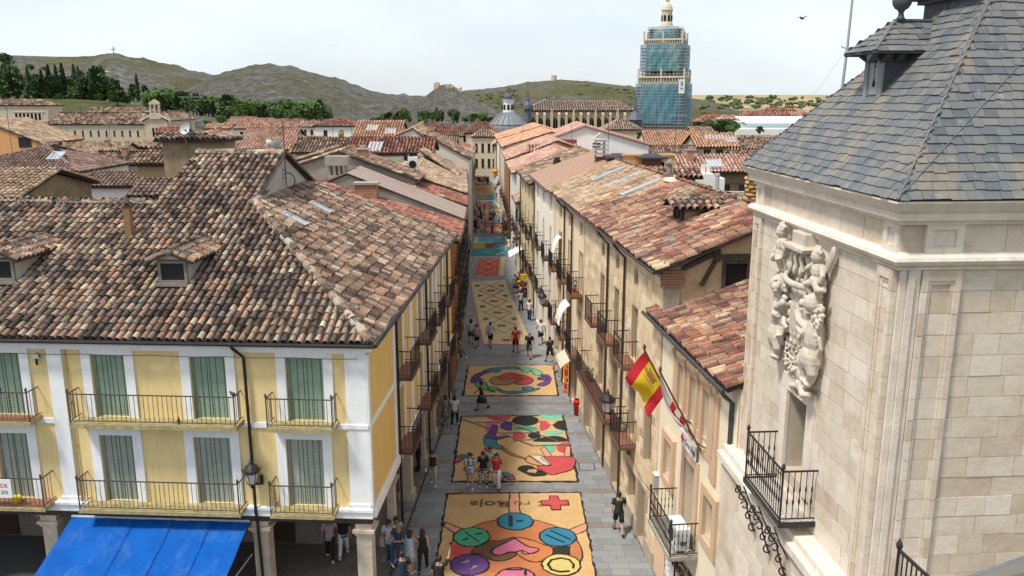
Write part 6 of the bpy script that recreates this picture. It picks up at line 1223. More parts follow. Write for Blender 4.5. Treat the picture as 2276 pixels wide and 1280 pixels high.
# ---- right terrace
street_house(1, 51.4, 62.5, 11.0, 4.2, .36, plain('sun tinted white render',(.80,.74,.63),.88,.05,1.5,.1,streak=.1), SHEET, 'white fronted house with brown metal sheet roof next to the ashlar house', 3, floors=((9.3,10.5),(6.4,8.4),(3.4,5.4)), roof='sheet', gablem=WH)  # white front with the warmth of the sun mixed into its colour
street_house(1, 62.8, 75.5, 10.2, 5.0, .36, plain('yellow ochre facade',(.62,.50,.32),.88,.07,1.2,.1,streak=.15), tile_mat('oldr',.4), 'ochre fronted house with grey weathered tiles and a solar tube', 4, floors=((8.4,9.7),(5.9,7.6),(3.2,5.0)))
street_house(1, 75.8, 82, 7.2, 4.5, .36, PALEC, tT, 'low two storey tiled house set between taller fronts on the right', 2, floors=((4.2,6.0),))
street_house(1, 82.3, 96, 9.3, 5.0, .36, WHB, tP, 'white narrow fronted house with pinkish tiles on the right', 4)
street_house(1, 96.3, 110, 9.6, 5.5, .36, BRK, tP, 'brick red facade with pink roof on the right side', 4)
street_house(1, 110.3, 126, 10.2, 6, .30, PALEC, tO, 'cream house with bright orange roof far down the right side', 4)
street_house(1, 126.3, 140, 10.4, 6, .30, WH, tO, 'white house with orange roof near the far bend', 4)
# ================================================================ roofs of the town, left of the street
OR_W = plain('orange render', (.60,.30,.13), .88, .08, 1.5, .1); TAN_W = plain('tan render', (.50,.41,.29), .9, .1, 1.5, .15, streak=.15); PINKW = plain('pinkish white render', (.66,.57,.50), .88, .07, 1.5, .1)
house_front(-140, 172, 380, 322, 70, WH, tB, 'hip roofed house with brown tiles, white wall and one skylight', 22, hipL=8, hipR=5.6, pitch=.32, expo=.42, skl=((.42,.42,1.1,1.5),))
house_front(188, 306, 412, 387, 54, WHB, tB, 'small white house with dark brown tiles behind the yellow roof', 20, pitch=.28, expo=.36, ops=((.2,.5,-2.2,-1.1),))
t = house_front(-160, 30, 440, 381, 38.4, STUCB, tT, 'earthen gabled house with tan tiles at the left edge', 14, pitch=.27, expo=.38, singles=40)
t = house_front(360, 497, 311, 303, 46, STUCB, T_OLD, 'tall stucco attic block with dark eaves behind the high roof', 9, hipR=1.5, pitch=.28, expo=.38)
house_front(303, 366, 362, 335, 50, plain('warm ochre render',(.42,.31,.17),.92,.15,1.5,.3), tile_mat('oldr',.4), 'low ochre wing with patchy tiles beside the stucco block', 22, pitch=.28, expo=.38)
house_front(300, 372, 432, 405, 40, STUCB, tB, 'brown tiled lean to roof against the yellow house', 22, pitch=.26, expo=.34)
house_gable(640-8, 776, 712, 342, 366, 378, 60, 7, STUC, tile_mat('oldr',.4), 'small rendered gable house with one dark square window', ops=((-.9,-.15,10.3,11.0),))
house_front(655, 792, 338, 309, 84, TAN_W, tile_mat('oldr',.4), 'long roof with weathered red and cream tiles', 20, pitch=.32, expo=.42)
house_front(775, 955, 340, 308, 83, OLIVE, T_RED, 'olive grey house with striped red tiles and a large skylight', 20, pitch=.34, expo=.45, skl=((-.55,.12,1.35,2.2),), ops=((.45,.68,-2.6,-1.5),))
m = MB(); F = Fac(atY(770,345,79.5),(1,0,0),(0,-1,0))
P = [atY(770,352,79.5),atY(935,346,79.5),atY(1006,392,79.5)]; m.poly([P[0],P[1],P[2],Vector((P[2].x,79.5,0)),Vector((P[0].x,79.5,0))]); m.prism([P[1]+Vector((-.3,-.2,.05)),P[2]+Vector((.5,-.2,-.1)),P[2]+Vector((.5,4,-.1)),P[1]+Vector((-.3,4,.05))],(0,0,.12))
o = obj('gable_house', m, OLIVE); tag(o, 'bare olive grey gable wall with two small vents facing the camera', 'house')
rr_ = obj('roof', MB().box(P[0].x+.2,P[2].x-.2,79.8,83,4,4.2), DECK, o); e_ = (P[1]-P[2]); tile_slope(rr_, P[2]+Vector((.5,-.25,.1)), (0,1,0), e_.normalized(), [(0,0),(4.3,0),(4.3,e_.length+.5),(0,e_.length+.5)], tT, .32, .42, 0, seg=4)
m = MB(); q = atY(908,354,79.4); m.box(q.x-.42,q.x-.06,79.32,79.44,q.z-.45,q.z+.45); m.box(q.x+.06,q.x+.42,79.32,79.44,q.z-.45,q.z+.45); v_ = obj('window', m, DARK, o); m = MB(); m.box(q.x-.55,q.x+.55,79.2,79.31,q.z-.6,q.z-.5); m.box(q.x-.05,q.x+.05,79.3,79.45,q.z-.45,q.z+.45); obj('frame', m, STUC, v_); q = atY(945,363,79.4); m = MB(); m.box(q.x-.16,q.x+.16,79.35,79.44,q.z-.2,q.z+.2); obj('vent', m, DARK, o)
q = atY(918,375,64.4); o = MB(); o.box(q.x-.36,q.x+.36,64.2,64.6,q.z-.9,q.z+.9); o = obj('air_conditioner', o, plain('white enamel',(.66,.67,.68),.5,.05)); m = MB(); m.lathe([(.3,0),(.3,.02)],12); g_ = obj('fan_grille', m, DARK, o); g_.matrix_local = Matrix.Translation((q.x,64.19,q.z+.35)) @ Matrix.Rotation(PI/2,4,'X'); m = MB(); m.box(q.x-.3,q.x+.3,64.185,64.199,q.z-.7,q.z-.3); obj('louvre', m, DARK, o); m = MB(); m.bar((q.x,64.4,q.z-.95),(q.x,64.4,q.z-3),.12); obj('bracket', m, IRON, o); tag(o, 'upright white air conditioner on a bracket above the beige roof', 'air conditioner')
# house whose gable and long roof fall to the street (beige tiles, grey stained wall)
ridge = atY(752,338,59.3); low = atY(921,398,59.3); t = thing('house', 'long beige tiled house with grey stained gable sloping to the street', 'house', (0,0,0)); m = MB(); m.poly([ridge,low,Vector((low.x,59.3,0)),Vector((ridge.x-5,59.3,0)),Vector((ridge.x-5,59.3,ridge.z-1.6))]); m.poly([low,Vector((low.x,63.8,low.z)),Vector((low.x,63.8,0)),Vector((low.x,59.3,0))]); obj('gable_wall', m, GREYW, t); e_ = ridge-low; r_ = obj('roof', MB().box(ridge.x-4,low.x-.3,59.5,63.6,5,5.2), DECK, t)
tile_slope(r_, low-e_.normalized()*.4+Vector((0,-.2,.08)), (0,1,0), e_, [(0,0),(4.6,0),(4.6,e_.length+.4),(0,e_.length+.4)], tile_mat('oldr',.4), .28, .42, 0, seg=4, jit=1.5); e2 = Vector((-5,0,-1.6)); tile_slope(r_, ridge+e2+Vector((0,4.6,.08)), (0,-1,0), -e2, [(0,0),(4.8,0),(4.8,5.25),(0,5.25)], tT, .28, .42, 0, seg=4)
chimney(r_, atY(805,365,59.9).x, 60.4, atY(805,365,59.9).z, 1.0, BRICK, .7)
# brick chimneys on the red roof
q = atY(816,448,52.3); t = thing('brick_chimney', 'orange brick chimney stack on the mossy red roof', 'chimney', (q.x,52.3,q.z)); m = MB()
for k in range(9): m.box(-.68+.01*(k%2),.68-.01*(k%2),-.4,.4,-.7+k*.2,-.7+k*.2+.185)
obj('brick_stack', m, BRICK, t); m = MB(); m.box(-.78,.78,-.5,.5,1.09,1.22); m.box(-.66,.66,-.38,.38,-.71,1.1); obj('chimney_cap', m, CEMENT, t)
q = atY(752,392,56); t = thing('vent_chimney', 'grey chimney with open slots beside the metal roof', 'chimney', (q.x,56,q.z)); m = MB(); m.box(-.6,.6,-.4,.4,-2,.1); m.box(-.75,.75,-.5,.5,.75,1.35)
for x in (-.5,-.15,.15,.5): m.box(x-.07,x+.07,-.35,.35,.1,.75)
obj('stack', m, GREYW, t)
# mid distance
MF = [
 (0,150,352,318,104,TAN_W,tile_mat('oldr',.3),'broad tan tiled roof at the left edge behind the hip roof'),
 (150,262,345,318,100,TAN_W,tT,'tan tiled house with a pale parapet left of the stucco block'),
 (255,335,338,314,112,WH,tT,'light tan roof with a white parapet edge'),
 (205,300,362,340,82,STUC,tile_mat('oldr',.4),'low house with small chimneys before the tan roofs'),
 (330,372,352,330,90,WH,tT,'sliver of tan tiled house left of the stucco block'),
 (525,640,331,287,112,PINKW,tP,'large pinkish red roof left of the striped tiles'),
 (350,402,296,283,150,PINKW,tR,'small bright red roof in front of the church gable'),
 (420,512,308,290,118,PINKW,tP,'pink hip roofed house behind the satellite dish'),
 (640,700,332,306,100,OR_W,tO,'orange walled house with small orange roof'),
 (785,885,307,270,128,TAN_W,tO,'orange roof with two dark solar panels'),
 (700,790,280,265,165,WHB,tR,'white house with brown red hip roof'),
 (640,660,350,330,88,STUC,tT,'narrow strip of striped tan tiles beside the gable'),
 (880,960,300,284,160,PALEC,tO,'low orange roofs left of the dome church'),
 (955,1030,302,283,185,PALEC,tR,'reddish roofs in front of the castle rock'),
 (955,1010,322,305,140,STUC,tT,'brown tiled roofs beside the street bend'),
 (930,1000,290,276,230,WH,tR,'far red roofs under the castle rock'),
]
for i, (u0,u1,ve,vr,Y,wm,mt,lb) in enumerate(MF):
    sk = ((-.55,.45,1.6,2.2),(.35,.25,1.6,2.2)) if 'solar' in lb else ()
    house_front(u0,u1,ve,vr,Y,wm,mt,lb, 20, hipR=3 if 'hip' in lb else 0, hipL=3 if 'hip' in lb else 0, pitch=.34 if Y < 110 else .42, expo=.5, ops=((-.6,-.4,-1.9,-.8),(.2,.4,-1.9,-.8)), skl=sk, seg=3, chim=((.3,.6,.9),) if i % 2 else ())
house_gable(-40, 92, -40, 268, 268, 318, 104, 10, OR_W, tT, 'orange gabled house at the far left edge', ops=((4.2,5.6,10.5,11.6),))
house_gable(885, 975, 918, 286, 300, 330, 96, 9, WH, tT, 'white gabled house with dark attic opening beside the street', ops=((-.8,.6,10.8,11.7),))
house_gable(930, 1042, 945, 300, 320, 352, 92, 8, plain('off white render',(.60,.555,.47),.9,.08,1.5,.1), tile_mat('oldr',.3), 'off white gable wall with a low chimney over the beige roof', chim=((1.6,.5,9.8,1.2),))
# rows of modern houses below the hill
n_ = 0
rowcols = ['with a pale gable','with two chimneys','with a brown party wall','with a small dormer','beside the poplars','in the middle of the row','with a cream wall','right of the row','nearest the white house']
for k, (u0,u1,ve,vr,Y) in enumerate(((505,560,276,262,262),(552,600,277,264,258),(592,632,279,266,254),(628,668,280,268,250),(664,706,282,270,246),(520,570,286,276,222),(568,612,287,277,218),(612,655,288,278,215),(455,512,286,276,226))):
    house_front(u0,u1,ve,vr,Y,WH if k % 2 else PINKW,tP if k < 5 else tO,'pink roofed row house '+rowcols[k],22,pitch=.6,expo=.8,ops=((-.5,-.2,-2.2,-.8),(.2,.5,-2.2,-.8)),seg=3,chim=((.5,.5,.95),),group='row houses below the rocky hill')
# monastery
MONS = plain('monastery stone', (.50,.42,.32), .92, .12, .8, .2, streak=.1)
t = house_front(-150, 104, 234, 222, 205, MONS, tile_mat('oldr',.1), 'monastery block with a row of arched loggia openings at the far left', 20, hipR=4, pitch=.5, expo=.8, seg=3)
F = Fac((0,-.001,0),(1,0,0),(0,-1,0)); zt = atY(60,252,205).z; xb = t.location.x
m = MB(); 
for k in range(7):
    c = atY(37+k*8.6,260,205).x-xb; F.box(m, c-.36, c+.36, zt-1.6, zt-.3, .0, .015); m.prism([F.P(c+.36*math.cos(a),zt-.3+.36*math.sin(a),.0) for a in np.linspace(0,PI,8)], F.nn*.016)
o = obj('loggia_opening', m, DARK, t); m = MB()
for k in range(8): c = atY(33+k*8.6,260,205).x-xb; F.box(m, c-.14, c+.14, zt-1.7, zt-.1, .016, .12)
F.box(m, atY(30,260,205).x-xb, atY(101,260,205).x-xb, zt-1.95, zt-1.7, .002, .14); F.box(m, atY(30,260,205).x-xb, atY(101,260,205).x-xb, zt+.25, zt+.5, .002, .14); obj('loggia_columns', m, plain('pale stone band',(.56,.50,.41)), t)
house_front(104, 330, 276, 252, 190, MONS, tile_mat('oldr',.1), 'long monastery wing with small square windows', 20, pitch=.5, expo=.8, ops=tuple((-.95+.155*k,-.91+.155*k,-2.6,-1.4) for k in range(13)), seg=3)
house_front(1050, 1106, 304, 290, 168, PALEC, tT, 'cream building closing the far end of the street', 20, hipL=2, hipR=2, pitch=.45, expo=.6, seg=3, ops=tuple((a,a+.22,b,b+1.7) for a in (-.8,-.3,.2,.6) for b in (-3.0,-6.0)))
house_front(180, 330, 258, 240, 200, MONS, tile_mat('oldr',.1), 'higher monastery roof behind the long wing', 20, pitch=.5, expo=.8, seg=3)
t = house_gable(320, 371, 345, 252, 268, 268, 186, 16, MONS, tile_mat('oldr',.1), 'monastery church gable topped by an open bell cote', cat='church')
a_ = atY(345,252,186); bc = MB(); w_ = 1.05
for x in (-1.05,-.12,.82): bc.box(x-.02,x+.26,-.3,.3,a_.z-1,a_.z+1.9)
bc.box(-1.1,1.12,-.35,.35,a_.z+1.9,a_.z+2.2); bc.prism([(-1.2,-.35,a_.z+2.2),(1.2,-.35,a_.z+2.2),(0,-.35,a_.z+3.0)],(0,.7,0)); bc.box(-1.3,1.3,-.36,.36,a_.z-1.2,a_.z-.2); b_ = obj('bell_cote', bc, MONS, t)
m = MB()
for x in (-.45,.5): m.lathe([(.24,-.45),(.17,-.2),(.1,0),(.03,.1)],8,(x,0,a_.z+1.5))
obj('bell', m, plain('dark bronze',(.07,.06,.045)), b_); m = MB()
for x in (-.75,0,.75): m.box(x-.24,x+.24,-.02,.0,a_.z-5.0,a_.z-3.3); m.prism([(x+.24*math.cos(q),0,a_.z-3.3+.24*math.sin(q)) for q in np.linspace(0,PI,7)],(0,-.02,0))
obj('lancet_window', m, DARK, t)
m = MB(); m.bar((-3.2,-.14,a_.z-1.5),(0,-.14,a_.z+.1),.5,.3); m.bar((0,-.14,a_.z+.1),(3.2,-.14,a_.z-1.5),.5,.3)
for k in range(4): m.box(-3.3+.2*k,-2.9+.2*k,-.3,.1,a_.z-1.9+.4*k,a_.z-1.2+.4*k); m.box(2.9-.2*k,3.3-.2*k,-.3,.1,a_.z-1.9+.4*k,a_.z-1.2+.4*k)
obj('gable_coping', m, plain('pale stone band',(.56,.50,.41)), t)
# ---- right of the street
house_gable(1132, 1442, 1300, 281, 343, 322, 106, 15, WHB, tP, 'big white gable house with pink coping behind the metal roof', cop=plain('pink coping tiles',(.46,.26,.20)), ops=((1.0,2.0,10.3,10.9,1),))
MR = [
 (1098,1180,322,296,150,PALEC,tO,'orange hipped roof above the cream street fronts'),
 (1130,1250,312,290,138,PALEC,tO,'long bright orange ribbed roof running up from the street'),
 (1035,1100,296,272,185,PALEC,tR,'stone house with hipped red roof below the dome church'),
 (1180,1275,338,322,96,plain('mauve grey render',(.40,.33,.32)),tP,'mauve roof with plum tiled ridge before the white gable'),
 (1440,1560,325,292,150,PALEC,tO,'wide pale orange roof under the scaffolded tower'),
 (1438,1552,347,326,112,STUC,tile_mat('oldr',.3),'grey tan tiled roof with a small dark roof hatch'),
 (1552,1640,327,299,118,TAN_W,tO,'orange roof with three skylights and brown windows below'),
 (1500,1672,381,347,64,DBRN,tP,'brown house with mauve tiles, skylight and balcony windows'),
 (1640,1760,330,303,140,STUC,tile_mat('oldr',.3),'grey tan tiled roofs right of the orange roof'),
 (1635,1720,352,335,95,STUC,tile_mat('oldr',.4),'red brown patched roof beside the slate tower'),
 (1545,1590,304,283,190,STUC,tT,'grey roof with a dormer among trees below the blue tower'),
 (1425,1500,300,292,170,PALEC,tR,'low red roof touching the foot of the tower'),
]
for i, (u0,u1,ve,vr,Y,wm,mt,lb) in enumerate(MR):
    sk = ((-.1,.25,1.1,1.5),) if 'balcony' in lb else (((-.4,.6,1.4,1.6),(.0,.6,1.4,1.6),(.5,.35,1.8,2.2)) if 'three' in lb else ())
    ops = ((-.05,.1,-3.0,-1.0),(.3,.45,-3.0,-1.0),(.68,.86,-3.0,-1.0)) if 'balcony' in lb else (((-.72,-.35,-2.0,-.3),(-.1,.27,-2.0,-.3),(.5,.85,-2.0,-.3)) if 'three' in lb else ((-.5,-.3,-2,-.9),(.3,.5,-2,-.9)))
    house_front(u0,u1,ve,vr,Y,wm,mt,lb, 18, pitch=.28 if Y < 70 else (.36 if Y < 115 else .45), expo=.5, ops=ops, skl=sk, seg=3, hipL=2.5 if 'hipped' in lb else 0, hipR=2.5 if 'hipped' in lb else 0, chim=((-.5,.6,.9),) if i % 3 == 1 else ())
q = atY(1582,428,62.8); m = MB(); m.box(q.x-1.5,q.x+5,62.4,62.9,q.z-5,q.z+.1)
RUB = masonry('rubble stone', [(0,(.40,.33,.24)),(.5,(.50,.43,.32)),(1,(.58,.51,.40))]); o = obj('rubble_wall', m, RUB); m = MB()
for x in (-.4,2.2): m.box(q.x+x,q.x+x+.9,62.38,62.399,q.z-1.6,q.z-.6)
obj('window', m, DARK, o); m = MB()
for k in range(120): x = q.x-1.5+random.random()*6.3; z = q.z-random.random()*2.6; s_ = random.uniform(.1,.2); m.ball((x,62.38,z),(s_*1.3,.06,s_*.8),6,4)
tag(obj('rubble_stones', m, RUB, o), kind='stuff'); tag(o, 'rubble stone wall with two small windows under the brown house', 'wall')
# railing of the brown house
q = atY(1615,414,63.4); m = MB(); m.bar((q.x-2.2,63.3,q.z+.2),(q.x+3.6,63.3,q.z+.2),.05)
for k in range(30): x = q.x-2.2+k*.2; m.bar((x,63.3,q.z-.75),(x,63.3,q.z+.2),.02)
tag(obj('terrace_railing', m, IRON), 'thin iron railing along the windows of the brown house', 'railing')
OCS = masonry('ochre rubble', [(0,(.38,.22,.075)),(.5,(.50,.31,.115)),(1,(.58,.39,.17))], joint=(.25,.14,.05))
q = atY(1683,470,36); t = thing('stone_chimney', 'rough ochre stone stack standing against the slate tower', 'chimney', (q.x,36,q.z)); m = MB(); m.box(-.5,.9,-.4,.4,-2.6,1.5); cr = obj('core', m, flat('dark mortar',(.16,.10,.05)), t)
st_ = MB(); st_.ball((0,0,0),(.16,.1,.075),8,5); sme = st_.mesh('rough_stone', OCS, True)
for k in range(15):
    x = -.44+.1*(k%2)
    while x < .92: inst('rough_stone', sme, t, Matrix.LocRotScale(Vector((x,-.40+random.gauss(0,.02),-.9+k*.165)), Euler((random.gauss(0,.1),random.gauss(0,.15),0)), Vector((random.uniform(.8,1.3),1,random.uniform(.85,1.15))))); x += random.uniform(.24,.36)
    inst('rough_stone', sme, t, Matrix.LocRotScale(Vector((-.5,random.uniform(-.2,.2),-.9+k*.165)), Euler((0,random.gauss(0,.1),1.57)), Vector((1.2,1,1))))
# terrace wall with chimneys behind the ashlar roof
q0 = atY(1384,378,54); q1 = atY(1500,346,54); m = MB(); m.box(q0.x,q1.x,54,55.5,q0.z-3,q1.z); m.box(q0.x-.05,q1.x+.05,53.9,54.3,q1.z,q1.z+.12); o = obj('terrace_house', m, plain('orange ochre terrace wall',(.62,.37,.14),.88,.06,1.5,.1)); tag(o, 'orange ochre terrace wall behind the ridge of the ashlar house', 'house'); m = MB(); w0 = atY(1462,368,53.95); m.box(w0.x-.45,w0.x+.4,53.93,53.99,w0.z-.35,w0.z+.25); w_ = obj('window', m, DARK, o); m = MB(); surround(m, Fac((0,53.93,0),(1,0,0),(0,-1,0)), w0.x-.45,w0.x+.4,w0.z-.35,w0.z+.25,.08,0,.04,True); m.box(w0.x-.45,w0.x+.4,53.9,53.92,w0.z-.12,w0.z-.06); obj('frame', m, SGNW, w_)
def smokestack(u, v, Y, w_, h, label, mat, louvred=False, cap=True):
    q = atY(u, v, Y); t = thing('chimney_stack', label, 'chimney', (q.x,Y,q.z)); m = MB(); m.box(-w_/2,w_/2,-w_/2,w_/2,-2.5,h); obj('stack', m, mat, t)
    if louvred:
        m = MB()
        for k in range(4): m.box(-w_*.7,w_*.7,-w_*.7,w_*.7,h+.16+k*.28,h+.24+k*.28)
        for sx in (-1,1):
            for sy in (-1,1): m.bar((sx*w_*.45,sy*w_*.45,h),(sx*w_*.45,sy*w_*.45,h+1.1),.1)
        m.prism([(-w_*.7,-w_*.7,h+1.25),(w_*.7,-w_*.7,h+1.25),(0,-w_*.7,h+1.6)],(0,w_*1.4,0)); obj('louvres', m, plain('pale louvre slabs',(.42,.39,.34)), t)
    elif cap: m = MB(); m.box(-w_*.85,w_*.85,-w_*.85,w_*.85,h+.0,h+.1); m.lathe([(w_*.9,h+.1),(w_*.5,h+.26)],4,a0=PI/4); obj('chimney_cap', m, plain('dark slate cap',(.05,.055,.065)), t)
    return t
smokestack(1333,352,56,.62,.1,'dark chimney with white louvred top behind the metal roof',plain('dark brick stack',(.14,.07,.05)),True); smokestack(1376,362,55,1.15,.35,'dark chimney with wide blue grey cap left of the orange wall',plain('dark stack',(.09,.075,.07))); smokestack(1447,372,53.6,1.1,.6,'dark brown chimney before the orange terrace wall',plain('dark brown stack',(.11,.06,.045)))
q = atY(1510,392,46); t = house_front(1462, 1546, 392, 376, 45, plain('yellowish plaster',(.50,.46,.33)), T_STONE, 'small roof house with dark red tiles behind the ridge', 16, pitch=.27, expo=.36, seg=5)
q = atY(1560,410,48); m = MB(); m.box(q.x-.75,q.x+1.3,48,49,q.z-2,q.z+.35); m.box(q.x-.4,q.x+.7,48,49,q.z+.35,q.z+.6); m.box(q.x+.0,q.x+.2,48.2,48.4,q.z+.6,q.z+1.1); m.box(q.x+.28,q.x+.48,48.2,48.4,q.z+.6,q.z+1.1); tag(obj('white_chimney', m, WHB), 'stepped bright white chimney block with two pots', 'chimney')
q = atY(1592,440,46); m = MB(); m.tube([(q.x,46,q.z-1),(q.x,46,q.z+1.2)],.12,8); m.lathe([(.14,0),(.14,.15)],8,(q.x,46,q.z+1.2)); tag(obj('flue_pipe', m, ALU), 'shiny metal flue pipe rising above the ridge', 'flue')
q = atY(1212,383,66); m = MB(); m.tube([(q.x-.9,66,q.z-.2),(q.x+1.6,66.0,q.z+.5)],.16,8); m.box(q.x-.5,q.x-.4,65.9,66.1,q.z-.8,q.z); m.box(q.x+1,q.x+1.1,65.9,66.1,q.z-.6,q.z+.3); tag(obj('solar_tube', m, flat('pale blue tube',(.38,.45,.50),.3)), 'pale tube of a solar water heater on the weathered roof', 'solar heater')
q = atY(1238,372,66); m = MB(); m.tube([(q.x,66,q.z-.5),(q.x,66,q.z+.6)],.3,8); m.box(q.x-.2,q.x+.2,65.8,66.2,q.z+.6,q.z+.8); tag(obj('roof_fan', m, plain('black vent',(.03,.03,.032))), 'black roof ventilator beside the solar tube', 'ventilator')
# aerials and dishes
def dish(u, v, Y, r, label, mast, col=(.42,.44,.45), yaw=0.0, tilt=.35):
    q = atY(u, v, Y); t = thing('satellite_dish', label, 'satellite dish', (q.x,Y,q.z), yaw); m = MB(); prof = [(.02,.0),(r*.5,.04*r/.5),(r*.85,.14*r/.5),(r,.2*r/.5)]
    base = len(m.v); n = 16
    for rr2, z in prof:
        for j in range(n): a = 2*PI*j/n; m.v.append((rr2*math.cos(a),z,rr2*1.05*math.sin(a)))
    for i in range(3):
        for j in range(n): m.f.append((i*n+j,i*n+(j+1)%n,(i+1)*n+(j+1)%n,(i+1)*n+j)); m.m.append(0)
    m.f.append(tuple(range(n))); m.m.append(0); o = obj('reflector', m, plain('dish paint %.2f'%col[0],col,.5,.06), t); o.rotation_euler = (tilt,0,0)
    m = MB(); m.tube([(0,.06,0),(0,.12,-mast)],.03,6); m.tube([(0,0,-.1),(0,-.0+.6*r,.0)],.012,4); obj('mast', m, plain('rusty mast',(.10,.075,.06)), t); return t
dish(414, 287, 45.5, .32, 'grey satellite dish on the stucco attic block', 1.1, yaw=2.8); dish(620, 325, 78, .62, 'large grey satellite dish seen almost edge on', 1.2, yaw=1.25); dish(597, 320, 78, .4, 'small white dish left of the larger one', 1.0, (.62,.62,.60), yaw=-.4); dish(775, 358, 60.2, .45, 'ochre yellow satellite dish at the top of the metal roof', .8, (.55,.34,.06), yaw=1.3); dish(760, 300, 120, .5, 'yellow dish on the orange roofed house', 1.0, (.55,.36,.08), yaw=.8); dish(937, 283, 110, .7, 'yellow dish by the white gable beside the street', 1.0, (.6,.38,.05), yaw=.9)
for u, v, Y, h, lb in ((32,376,62,4.6,'tall rusty mast at the left edge of the town'),(185,302,98,3.6,'thin aerial mast above the tan roofs on the left'),(250,352,74,3.0,'aerial mast beside the small chimneys'),(782,300,95,5.2,'tall mast above the striped red roof'),(672,352,70,2.6,'aerial mast behind the small rendered gable'),(742,340,74,2.6,'leaning aerial by the ochre dish'),(1350,385,52,4.2,'tall dark mast in front of the white gable house'),(1162,300,120,2.6,'aerial on the bright orange roof'),(1270,346,84,3.0,'thin aerial left of the red wall'),(1500,342,60,2.8,'mast with small aerial above the orange terrace'),(632,395,45,0.1,'') ,(540,282,120,3.2,'broad aerial over the pinkish roof'),(425,290,46.4,1.9,'wide yagi aerial beside the grey dish')):
    if lb: antenna(atY(u, v, Y), h, lb, random.uniform(-.5,.5))
m = MB(); q0 = atY(1243,306,98); q1 = atY(1282,318,98); m.box(q0.x,q1.x,98,98.3,q1.z-1.6,q0.z-.2); tag(obj('roof_screen', m, plain('dark red boarding',(.22,.05,.05))), 'dark red boarded screen against the white gable', 'screen')
# ================================================================ far right: plain, warehouse, village
for k, (u0,u1,ve,vr,Y,mt) in enumerate(((1655,1760,258,248,560,tR),(1690,1740,263,256,520,tR),(1740,1800,256,249,600,tP),(1565,1605,262,254,520,tR),(1600,1650,266,257,480,tP),(1545,1590,272,264,440,tR),(1780,1840,262,252,560,tR),(1630,1662,275,268,430,tP),(1700,1770,246,240,700,tR))):
    house_front(u0,u1,ve,vr,Y,WH if k % 2 else PINKW,mt,('far red roofed villa '+['on the slope at right','before the plain','high on the right','right of the blue net','in the middle of the village','closest to the blue net','at the roof edge of the slate','by the white warehouse','at the top of the village'][k]),22,pitch=1.2,expo=1.6,ops=((-.5,-.25,-2.4,-.9),(.2,.45,-2.4,-.9)),seg=3,hipL=3,hipR=3,group='village houses on the plain')
wh = thing('warehouse', 'long pale blue and white industrial warehouse at the far right', 'warehouse', (0,0,0)); a = atY(1658,298,300); b = atY(1800,274,300); m = MB(); m.hexa([(a.x,300,0),(b.x+30,300,0),(b.x+30,330,0),(a.x,330,0),(a.x,300,b.z),(b.x+30,300,b.z),(b.x+30,330,b.z),(a.x,330,b.z)]); obj('wall', m, plain('pale metal cladding',(.55,.62,.68),.6,.04,.2), wh); m = MB(); m.prism([(a.x-.5,299.5,b.z),(b.x+30,299.5,b.z),(b.x+30,315,b.z+2.0),(a.x-.5,315,b.z+2.0)],(0,0,.1)); obj('roof', m, plain('white metal roof',(.66,.72,.76),.6,.04,.2), wh); m = MB(); m.box(a.x-8,b.x+30,288,299.4,0,a.z+2.2); obj('low_wing', m, plain('white wing',(.70,.70,.68),.8,.04,.2), wh)
# ================================================================ cathedral
CST = plain('cathedral stone', (.47,.385,.27), .92, .16, .35, .25, streak=.3); CTI = tile_mat('nave',.2); LEADD = plain('dark lead slate', (.085,.10,.125), .6, .2, .8, .15)
ca = thing('cathedral', 'gothic cathedral nave with buttresses and long brown tiled roofs', 'cathedral', (0,0,0)); CY = 250
def cbox(u0, u1, v1, Y, dpt): a = atY(u0, v1, Y); b = atY(u1, v1, Y); return a.x, b.x, a.z
x0, x1, zt = cbox(1170, 1412, 247, CY, 20); m = MB(); m.box(x0, x1, CY, CY+16, 0, zt); obj('nave_wall', m, CST, ca)
zr = atY(1290,227,CY+7).z; kN = (zr-zt)/8.0; nn = math.hypot(1,kN)
tile_slope(ca, (0,CY-.6,zt+.1), (1,0,0), Vector((0,1,kN))/nn, [(x0-.8,0),(x1+.8,0),(x1-4.5,8.6*nn),(x0+5.0,8.6*nn)], CTI, .7, .9, 0, seg=3, name='nave_tile'); tile_slope(ca, (x0-.8,CY+16.6,zt+.1), (0,-1,0), Vector((5.8,0,8.6*kN)).normalized(), [(0,0),(17.2,0),(8.6,7.2)], CTI, .7, .9, 0, seg=3, name='nave_tile')
m = MB(); m.bar((x0+.3,CY,zt+.5),(x1,CY,zt+.5),.02)
for k in range(15):
    x = x0+1.0+(x1-x0-2)*k/14; m.box(x-.35,x+.35,CY-1.4,CY,0,zt-.9); m.prism([(x-.35,CY-1.4,zt-.9),(x-.35,CY,zt-.9),(x-.35,CY,zt-.1)],(.7,0,0)); 
    if k % 3 == 0: m.box(x-.25,x+.25,CY-1.3,CY-.8,zt-.9,zt+.5)
obj('buttress', m, CST, ca); 
